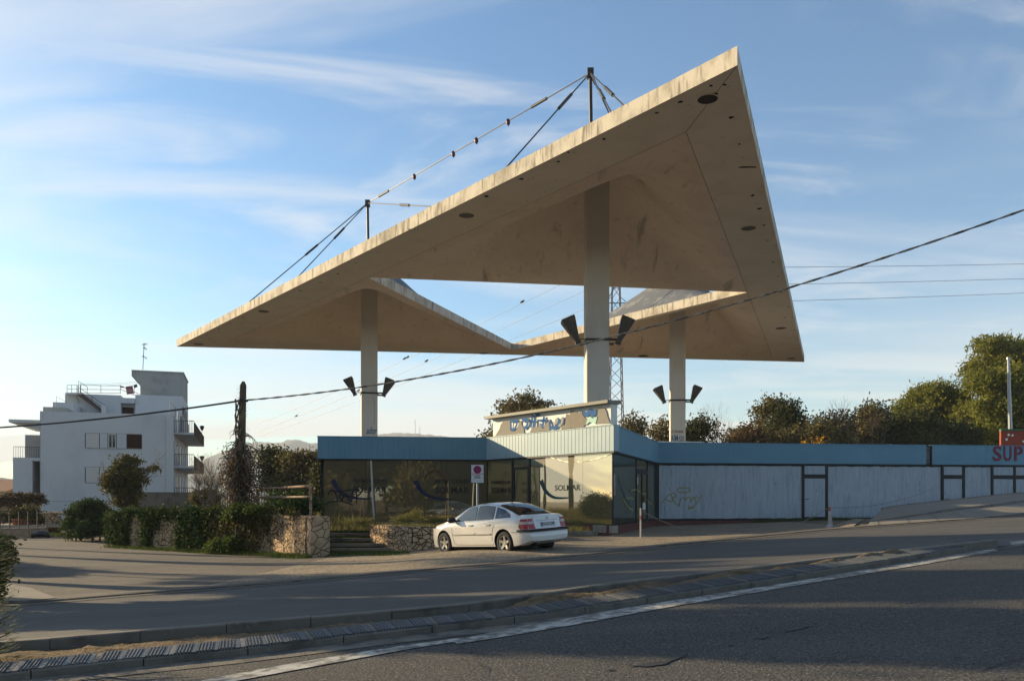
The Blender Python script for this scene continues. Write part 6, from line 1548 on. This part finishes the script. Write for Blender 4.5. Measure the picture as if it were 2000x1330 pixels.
def pine(label, x, topy, hw, Y, n, tiers, r=.3):
    c = P(x, 979, Y); zt = (HOR-topy)/F*Y; w = hw/F*Y; base = -1.2; blobs = []
    for (dx, dz, rr, rz) in tiers:
        for _ in range(3):
            a = rnd.uniform(0, 2*math.pi); q = rnd.uniform(0, .35); blobs.append((c.x+dx*w+math.cos(a)*q*w, c.y+math.sin(a)*w*.55, base+(zt-base)*dz-rz*.3, w*rr*rnd.uniform(1.1, 1.5), w*rr*1.3, (zt-base)*rz*1.25))
    t = thing('pine_tree', label, 'pine tree', (c.x, c.y, base)); C = blob_points(blobs, int(n*1.5), 40, .36); quads('crown', leaves_at(C, .17, 0, .32), LM['pine'], t); limb_tree((c.x, c.y, base), [b[:3] for b in blobs[::2]], r, 'trunk', t, .5); return t
pine('smaller sunlit pine with domed crown left of the tallest pine', 1815, 748, 72, 72, 34000, [(-.5, .62, .4, .12), (0, .85, .45, .12), (.5, .8, .45, .12), (0, .6, .5, .13), (-.2, .75, .4, .12), (.7, .6, .45, .14), (.9, .4, .4, .12)])
pine('tallest pine, a big sunlit yellow-green crown at the right edge', 1988, 655, 118, 66, 85000, [(-.05, .93, .26, .06), (-.30, .83, .25, .06), (.2, .86, .34, .08), (-.55, .70, .28, .07), (.0, .72, .4, .09), (.5, .75, .4, .09), (-.72, .56, .26, .07), (-.35, .55, .36, .09), (.15, .55, .4, .10), (.6, .56, .4, .1), (-.8, .42, .28, .08), (-.3, .40, .38, .09), (.3, .38, .4, .1), (.8, .4, .3, .1), (-.5, .29, .3, .07), (.2, .26, .4, .08)], .35)
# left: dark trees behind the wall, bare tree beside the pole
tree('evergreen_tree', 'broad dark olive tree behind the rusty frame', 'tree', 590, 880, 62, 56, -1.2, 'olive', 15000, .12, crown_lo=.2)
tree('evergreen_tree', 'dark round evergreen between the pole and the broad olive tree', 'tree', 535, 876, 45, 58, -1.2, 'dark', 11000, .12, crown_lo=.2)
tree('evergreen_tree', 'low dark shrubby tree left of the showroom glass', 'tree', 645, 905, 45, 52, -1.2, 'dark', 8000, .11, crown_lo=.15)
tree('shrub', 'dense dark shrub under the rusty frame', 'shrub', 560, 962, 60, 34, -1.1, 'ivy', 8000, .06, cr=.15, crown_lo=.2)
bare('grey bare tree behind the ivy-covered pole', 425, 880, 46, -1.2, 6, stems=3, r=.09, spread=.6)
bare('brown bare thicket left of the ivy-covered pole', 400, 905, 44, -1.2, 5, stems=4, r=.07, spread=.7)
tree('shrub', 'dark low shrub by the corrugated fence', 'shrub', 400, 958, 30, 48, -1.2, 'olive', 3500, .09, cr=.2)
# dry creeper tangled round the pole
cp = thing('dry_creeper', 'tangle of dry brown creeper hanging round the old wooden pole', 'creeper', (P(466, 990, 31).x, 31.0, -1.1))
mb = MB()
for _ in range(330):
    z0 = rnd.betavariate(2.6, 2.4)*3.4-.6; a = rnd.uniform(0, 2*math.pi); p = Vector((P(470, 990, 31).x+.12*math.cos(a), 31+.12*math.sin(a), z0)); d = Vector((math.cos(a), math.sin(a), rnd.uniform(-.2, 1.1))); L_ = rnd.uniform(.3, 1.25)*(1.0 if z0 < 2 else .7); pts = [p]
    for k in range(6): d = (d+Vector((rnd.uniform(-.5, .5), rnd.uniform(-.5, .5), -.36))).normalized(); p = p+d*L_/6; pts.append(p)
    mb.tube(pts, [.020, .018, .016, .014, .012, .009, .005], 3, caps=False)
for k in range(7):
    a = k*.9; mb.tube([Vector((P(468, 990, 31).x+.17*math.cos(a+z*1.3), 31+.17*math.sin(a+z*1.3), -1.1+z*.62)) for z in range(0, 9)], .03, 4)
mb.build('stems', m_twig, cp)
C = np.column_stack([rng.normal(P(469, 990, 31).x, .27, 5200), rng.normal(31, .25, 5200), rng.beta(3, 2.4, 5200)*3.0-.8]); quads('dead_leaves', leaves_at(C, .05), LM['brown'], cp)
C = np.column_stack([rng.normal(P(472, 990, 31).x, .10, 800), rng.normal(31, .10, 800), rng.uniform(1.3, 4.4, 800)]); quads('lichen', leaves_at(C, .02), LM['olive'], cp)
# shrub in front of the white block
sh = thing('garden_tree', 'small leaning shrub tree in front of the white apartment block', 'tree', (P(240, 1020, 46).x, 46, -1.1))
bl = []
for x, y, w in ((238, 965, 22), (228, 935, 20), (262, 938, 22), (240, 915, 18), (262, 905, 12), (248, 898, 9), (222, 955, 18), (255, 960, 22), (300, 915, 7), (286, 922, 7), (245, 985, 24), (205, 940, 8)): q = P(x, y, 46+rnd.uniform(-.5, .5)); r_ = w/F*46; bl.append((q.x, q.y, q.z, r_, r_, r_))
C = blob_points(bl, 11000, 26, .16); quads('crown', leaves_at(C, .075), LM['ochre'], sh)
limb_tree((P(243, 1020, 46).x, 46, -1.1), [b[:3] for b in bl], .12, 'trunk', sh, .3)
mb = MB()
for x, y, dx, dy in ((225, 940, -28, -25), (230, 950, -35, -10), (268, 930, 45, -22), (268, 940, 42, -8), (240, 975, -40, -5), (262, 950, 30, -20)): 
    branch(mb, P(x, y, 46), Vector((dx, 0, -dy)).normalized(), math.hypot(dx, dy)/F*46*.6, .03, 3, .4)
mb.build('bare_branches', m_twig, sh)
# ivy: big bush by the gate, cover on the wall, hanging patches
def ivy_box(label, boxes, n, size, kind='ivy', name='ivy_bush', cat='ivy', cr=.12):
    c = boxes[0]; t = thing(name, label, cat, (c[0], c[1], -2.0)); C = blob_points(boxes, n, 30, cr); quads('foliage', leaves_at(C, size), LM[kind], t)
    mb = MB()
    for b in boxes: mb.tube([(b[0], b[1], max(-2.1, b[2]-b[5]-.5)), (b[0]+.05, b[1], b[2])], [.05, .02], 5)
    mb.build('stem', m_bark, t); return t
bx = []
for x, y, w, h in ((156, 1015, 24, 32), (180, 1005, 26, 30), (195, 1015, 22, 36), (148, 1030, 16, 24), (168, 990, 14, 12), (180, 1035, 32, 22), (205, 1035, 12, 20), (158, 1045, 22, 12)): q = P(x, y, 42+rnd.uniform(-.4, .8)); bx.append((q.x, q.y, q.z, w/F*42, 1.0, h/F*42))
ivy_box('large dark ivy bush covering the wall between the gate pillar and the driveway', bx, 26000, .055)
def wall_ivy(label, regs, n, size, kind, name='ivy', droop=True, dep=.16):
    t = thing(name, label, 'ivy', tuple(wpt(5)[0]+Vector((0, 0, -1.9)))); out = []
    tot = sum((x1-x0)*(y1-y0) for x0, x1, y0, y1, _ in regs)
    for x0, x1, y0, y1, dens in regs:
        k = int(n*dens*(x1-x0)*(y1-y0)/tot)
        nc = max(4, k//14); X = rng.uniform(x0, x1, nc); Y_ = rng.uniform(y0, y1, nc); 
        for i in rng.integers(0, nc, k):
            q = wray(X[i], Y_[i]); out.append((q.x, q.y, q.z))
    C = np.array(out); C += rng.normal(size=C.shape)*np.array([.10, .05, .12]); C += np.array(nW)*rng.uniform(.02, dep, len(C))[:, None]
    C[:, 2] = np.maximum(C[:, 2], -1.98)
    quads('foliage', leaves_at(C, size), LM[kind], t)
    mb = MB()
    for x0, x1, y0, y1, _ in regs:
        for k in range(max(1, int((x1-x0)/15))):
            a = wray(rnd.uniform(x0, x1), y1)+nW*.05; b = wray(a.x/a.y*F+1000+rnd.uniform(-5, 5), y0)+nW*.05; mb.tube([a, a.lerp(b, .5)+nW*.03, b], .012, 4)
    mb.build('stem', m_bark, t); return t
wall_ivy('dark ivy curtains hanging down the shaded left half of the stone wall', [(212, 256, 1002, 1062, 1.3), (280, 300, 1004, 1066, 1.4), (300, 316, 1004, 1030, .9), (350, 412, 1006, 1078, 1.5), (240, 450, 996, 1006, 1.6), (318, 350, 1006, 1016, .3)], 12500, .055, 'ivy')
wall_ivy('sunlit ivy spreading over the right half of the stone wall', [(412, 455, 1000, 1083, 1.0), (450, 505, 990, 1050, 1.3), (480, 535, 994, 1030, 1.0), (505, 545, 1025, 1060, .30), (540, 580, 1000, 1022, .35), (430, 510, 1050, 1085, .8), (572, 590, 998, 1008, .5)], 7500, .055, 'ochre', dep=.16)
bx = []
for x, y, w, h in ((485, 998, 24, 12), (470, 1008, 20, 15), (515, 997, 24, 7), (448, 1068, 26, 16), (468, 1066, 20, 18), (430, 1074, 16, 11)):
    q = wray(x, y)+nW*.2; bx.append((q.x, q.y, q.z, w/F*29, .35, h/F*29))
ivy_box('bright green bush at the foot and top of the wall below the pole', bx, 15000, .05, 'weed')
# clipped hedges at the left edge
bx = [(P(x, 1075, Y).x, Y, -1.42+dz, .55, .6, .45) for x, Y, dz in ((-70, 23.5, 0), (-40, 23.5, .05), (-26, 23.6, 0), (-26, 24.2, .1), (-50, 24.4, .1), (-26, 23.8, -.28), (-32, 23.5, -.28), (-60, 23.6, -.28), (-28, 24.3, -.28))]
ivy_box('clipped dark hedge at the left edge beside the side street', bx, 16000, .04, 'ivy', 'hedge', 'hedge')
bx = [(P(x, y, 15).x, 15, P(x, y, 15).z, .15, .2, .20) for x, y in ((-14, 1080), (-8, 1075), (-10, 1092), (-16, 1110), (-18, 1130), (-20, 1150))]
ivy_box('sunlit yellow-green bush tip in front of the hedge at the left edge', bx, 2500, .05, 'ochre', 'shrub', 'shrub')
def strap_plant():
    base = Vector((P(-34, 1290, 8.6).x, 8.6, zr(-5.6))); t = thing('garden_shrub', 'dark pointed-leaf shrub cropped by the left picture edge', 'shrub', tuple(base)); Q = []
    for _ in range(1500):
        z = rnd.uniform(.02, 1.35); a = rnd.uniform(0, 2*math.pi); r_ = .33*(1-abs(z-.65)*.35); p = base+Vector((math.cos(a)*r_*rnd.random()**.5, math.sin(a)*r_*rnd.random()**.5, z)); d = Vector((math.cos(a), math.sin(a), rnd.uniform(-.2, .5))).normalized(); L_ = rnd.uniform(.07, .14); w_ = d.cross(Vector((0, 0, 1))).normalized()*.012
        Q.append([p, p+d*L_*.5-w_, p+d*L_, p+d*L_*.5+w_])
    quads('foliage', np.array([[tuple(v) for v in q] for q in Q]), LM['ivy'], t); mb = MB(); mb.tube([base, base+Vector((0, 0, 1.3))], [.04, .015], 6)
    for k in range(30): z = .1+k*.04; a = k*2.4; mb.tube([base+Vector((0, 0, z)), base+Vector((.26*math.cos(a), .26*math.sin(a), z+.12))], .006, 4)
    mb.build('stem', m_bark, t)
strap_plant()
# grasses and weeds
def grass(name, pts, h, w=.010, kind='grass', lean=.4):
    C = np.array(pts); n = len(C); hh = h*rng.uniform(.4, 1.4, n); a = rng.uniform(0, 2*np.pi, n); u = np.column_stack([np.cos(a), np.sin(a), np.zeros(n)]); L_ = np.column_stack([rng.normal(0, lean, n)*hh, rng.normal(0, lean, n)*hh, hh])
    Q = np.stack([C-u*w, C+u*w, C+L_*.6+u*w*.7, C+L_], axis=1); o = quads(name, Q, LM[kind]); return tag(o, None, None, kind='stuff')
def scatter(x0, x1, y0, y1, zf, n, clump=12, cr=.12):
    nc = n//clump; c = np.column_stack([rng.uniform(x0, x1, nc), rng.uniform(y0, y1, nc)])[rng.integers(0, nc, n)]+rng.normal(size=(n, 2))*cr
    return [(a, b, zf(a, b)) for a, b in c]
T = lambda a, b: -1.06+.25*sm(-8, -14, a)
pts = [p for p in scatter(-8, 2.6, 28.6, 37.0, T, 16000, 20, .12) if p[1] > wall_y(p[0])+.7 and not (-7 < p[0] < -3.2 and p[1] < 29.6)]
o = grass('weeds', pts, .17, .009, 'grass'); o['label'] = 'low dry weeds on the terrace before the showroom glass'
pts = scatter(-17, -6.5, 31, 46, T, 14000, 25, .15); pts = [p for p in pts if p[1] > wall_y(p[0])+.7]
o = grass('dry_grass', pts, .42, .010, 'grass'); o['label'] = 'dry grass and stalks above the ivy wall'
pts = [];
for _ in range(5200):
    s = rnd.uniform(-.2, 14.5); q, n_ = wpt(s); q = q+n_*abs(rnd.gauss(0, .28)); pts.append((q.x, q.y, zr(q.x)-.04))
o = grass('green_verge', pts, .13, .010, 'weed'); o['label'] = 'green grass along the foot of the ivy wall'
pts = [tuple(atz(rnd.uniform(636, 775), rnd.choice((1071, 1062, 1052, 1043)), -1.6+.14*k)+Vector((0, rnd.uniform(.05, .3), 0))) for k in range(4) for _ in range(1)]
pts = []
for y, z in ((1070, -1.62), (1061, -1.48), (1051, -1.34), (1041, -1.20)):
    for _ in range(300): q = atz(rnd.uniform(640, 770), y, z); pts.append((q.x, q.y+rnd.uniform(.2, .8), z+.0))
for _ in range(1500): q = gp(rnd.uniform(640, 800), rnd.uniform(1076, 1084)); pts.append((q.x, q.y, q.z-.03))
o = grass('step_weeds', pts, .08, .012, 'weed'); o['label'] = 'low green weeds growing over the garden steps'
pts = []
for _ in range(1500): q = J2+e*rnd.uniform(5, 12)+nE*abs(rnd.gauss(0, .25)); pts.append((q.x, q.y, gz(q.x, q.y)-.04))
for _ in range(1500): q = gp(rnd.uniform(85, 145), 1046)+Vector((rnd.gauss(0, .3), rnd.gauss(-.2, .3), 0)); pts.append((q.x, q.y, q.z))
o = grass('wall_weeds', pts, .16, .010, 'weed'); o['label'] = 'thin weeds along the plinth and the gate pillar'
# tall weeds standing in front of the glass
tw = thing('tall_weeds', 'straw-coloured tall weeds above the low stone wall', 'weeds', (-3.6, 28.5, -1.0)); bl = []
for x, y, w in ((800, 1010, 22), (830, 1016, 22), (780, 1016, 18), (855, 1018, 20), (815, 1004, 12), (870, 1018, 15), (715, 1020, 20), (690, 1022, 20)): q = P(x, y, 29.5+rnd.random()); bl.append((q.x, q.y, q.z, w/F*29, .5, .16))
C = blob_points(bl, 7000, 20, .07); quads('foliage', leaves_at(C, .035, 0, .25), LM['grass'], tw)
mb = MB()
for x, y0, y1, dx in ((700, 1030, 975, 8), (690, 1030, 985, -4), (645, 1028, 995, 12), (820, 1025, 990, 5), (660, 1026, 990, 6), (765, 1025, 1000, -6)): mb.tube([P(x, y0, 29.5), P(x+dx*.4, (y0+y1)/2, 29.5), P(x+dx, y1, 29.5)], [.008, .006, .003], 3)
mb.build('stalk', m_twig, tw)
# garden flowers at the far left
bx = [(P(x, y, 50).x, 50, P(x, y, 50).z, .8, .5, .45) for x, y in ((45, 1010), (58, 1008), (35, 1015), (20, 1012), (68, 1015), (5, 1014), (50, 1000))]
ivy_box('yellow-green garden shrubs above the row of terracotta pots', bx, 4500, .07, 'ochre', 'flower_bed', 'shrub')
bx = [(P(x, y, 57).x, 57, P(x, y, 57).z, 1.0, .4, .7) for x, y in ((30, 980), (50, 985), (66, 980), (15, 985), (-10, 985))]
ivy_box('brown creeper on the wall under the left wing of the white block', bx, 4000, .09, 'brown', 'wall_creeper', 'creeper')

# ================================================================ trees beyond the frame: they throw the long shadows and fill the mirrors
def off_tree(label, x, y, h, w, kind, n=6000, r=.25, lo=.3, size=.2, zb=None, cr=.45):
    zb = gz(x, y) if zb is None else zb; blobs = []
    for i in range(9):
        a = rnd.uniform(0, 6.28); q = rnd.uniform(0, .6); blobs.append((x+math.cos(a)*q*w, y+math.sin(a)*q*w, zb+h*rnd.uniform(lo, .85), w*.42, w*.42, h*.15))
    t = thing('roadside_tree', label, 'tree', (x, y, zb)); C = blob_points(blobs, n, 30, cr); quads('crown', leaves_at(C, size), LM[kind], t); limb_tree((x, y, zb), [b[:3] for b in blobs], r, 'trunk', t, .35)
def ac(a, c): return (.874*a+.487*c, -.487*a+.874*c)
for k, (a, c, h, w, lo, lb) in enumerate([(-31, 11.6, 10.8, 2.1, .42, 'round evergreen beyond the left edge, nearest the side street'), (-39, 14.4, 11.5, 1.9, .10, 'tall evergreen beyond the left edge, behind the round one'),
        (-22, 7.4, 6.6, 1.0, .36, 'narrow cypress-like tree beyond the left edge by the road'), (-25, 8.95, 8.4, 1.25, .36, 'high-crowned young tree beyond the left edge by the road'),
        (-50, 17.7, 15.5, 2.2, .70, 'high-crowned pine beyond the left edge, the smaller of two'), (-53, 20.5, 16.5, 1.9, .75, 'high-crowned pine beyond the left edge, the taller of two')]):
    x, y = ac(a, c); off_tree(lb, x, y, h, w, 'dark', 9000, size=.18, lo=lo, cr=.2)
for k, (x, y, h, w, kd) in enumerate([(-9, -18, 13, 6, 'olive'), (-2, -21, 14, 6.5, 'dark'), (4, -16, 13, 5.4, 'olive'), (11, -24, 9.5, 6, 'olive'), (17, -20, 10, 5.5, 'dark'), (-17, -14, 12, 6, 'olive'), (1, -30, 15, 7, 'dark'), (7, -32, 13, 7, 'dark')]):
    off_tree('%s tree behind the photographer across the road' % ('first second third fourth fifth sixth seventh eighth'.split()[k]), x, y, h, w, kd, 26000, size=.26, lo=.10)

# ================================================================ hills, far trees
m_hill = mat('hill_scrub', (.045, .055, .035), .95, [((.09, .085, .06), .004, (1, 1, 1), .45, .6, 8, .8), ((.22, .20, .17), .03, (1, 1, 1), .66, .70, 3, .7)])
HZ = 2300
def hill(name, ridge, Y, dep, m):
    n = 220; xs_ = np.linspace(ridge[0][0], ridge[-1][0], n); f = np.interp(xs_, [p[0] for p in ridge], [p[1] for p in ridge]); G = []
    for i, x in enumerate(xs_):
        z = (HOR-f[i])/F*Y; z += (mnoise.noise((x*.09, 0, 0))*4+mnoise.noise((x*.4, 3, 0))*2.5)*Y/2300; X = (x-1000)/F*Y; row = []
        for j in range(17):
            t = j/16; zz = z*math.sin(min(1, t*1.0)*math.pi/2) if t < 1 else z; row.append((X*(.86+.14*t), Y-dep*(1-t), -3+(zz+3)*(t**.8)+mnoise.noise((X*.006, t*6, 2))*14*(1-t)*t*Y/2300*2))
        row += [(X, Y+dep*.5, z*.6-2), (X, Y+dep, -3)]
        G.append(row)
    mb = MB(); mb.grid(G); mb.f = [q[::-1] for q in mb.f]; o = mb.build(name, m, smooth=80); return tag(o, None, None, kind='structure')
hill('hills', [(250, 930), (330, 925), (390, 905), (440, 880), (500, 862), (540, 865), (575, 857), (600, 864), (640, 868), (700, 862), (735, 850), (760, 845), (800, 846), (850, 850), (900, 856), (950, 862), (1020, 872), (1120, 890), (1250, 905), (1400, 920)], HZ, 900, m_hill)
hill('hills', [(-700, 930), (-400, 925), (-200, 935), (-50, 938), (0, 932), (30, 938), (70, 935), (200, 940), (400, 945), (700, 955)], 1500, 500, m_hill)
for x, y0, y1, lb in ((811, 849, 820, 'thin tall radio mast on the ridge, left of the shorter one'), (820, 849, 833, 'short thin radio mast on the ridge right of the taller one')):
    mb = MB(); mb.tube([P(x, y0+3, HZ), P(x, y1, HZ)], .9, 4); mb.single('radio_mast', m_galv, lb, 'mast')
# thin air
hz = MB(); hz.box(-2700, 2700, -60, 2900, -9, 225)
hm = bpy.data.materials.new('haze'); hm.use_nodes = True; n_ = hm.node_tree; n_.nodes.remove(n_.nodes['Principled BSDF'])
pv = n_.nodes.new('ShaderNodeVolumePrincipled'); pv.inputs['Density'].default_value = .00030; pv.inputs['Color'].default_value = (.80, .87, .95, 1); pv.inputs['Anisotropy'].default_value = .0
n_.links.new(pv.outputs[0], n_.nodes['Material Output'].inputs['Volume'])
tag(hz.build('haze', hm), None, None, kind='stuff')
for o in bpy.data.objects:
    if o.get('kind') in ('structure', 'stuff') and o.get('category'): del o['category']
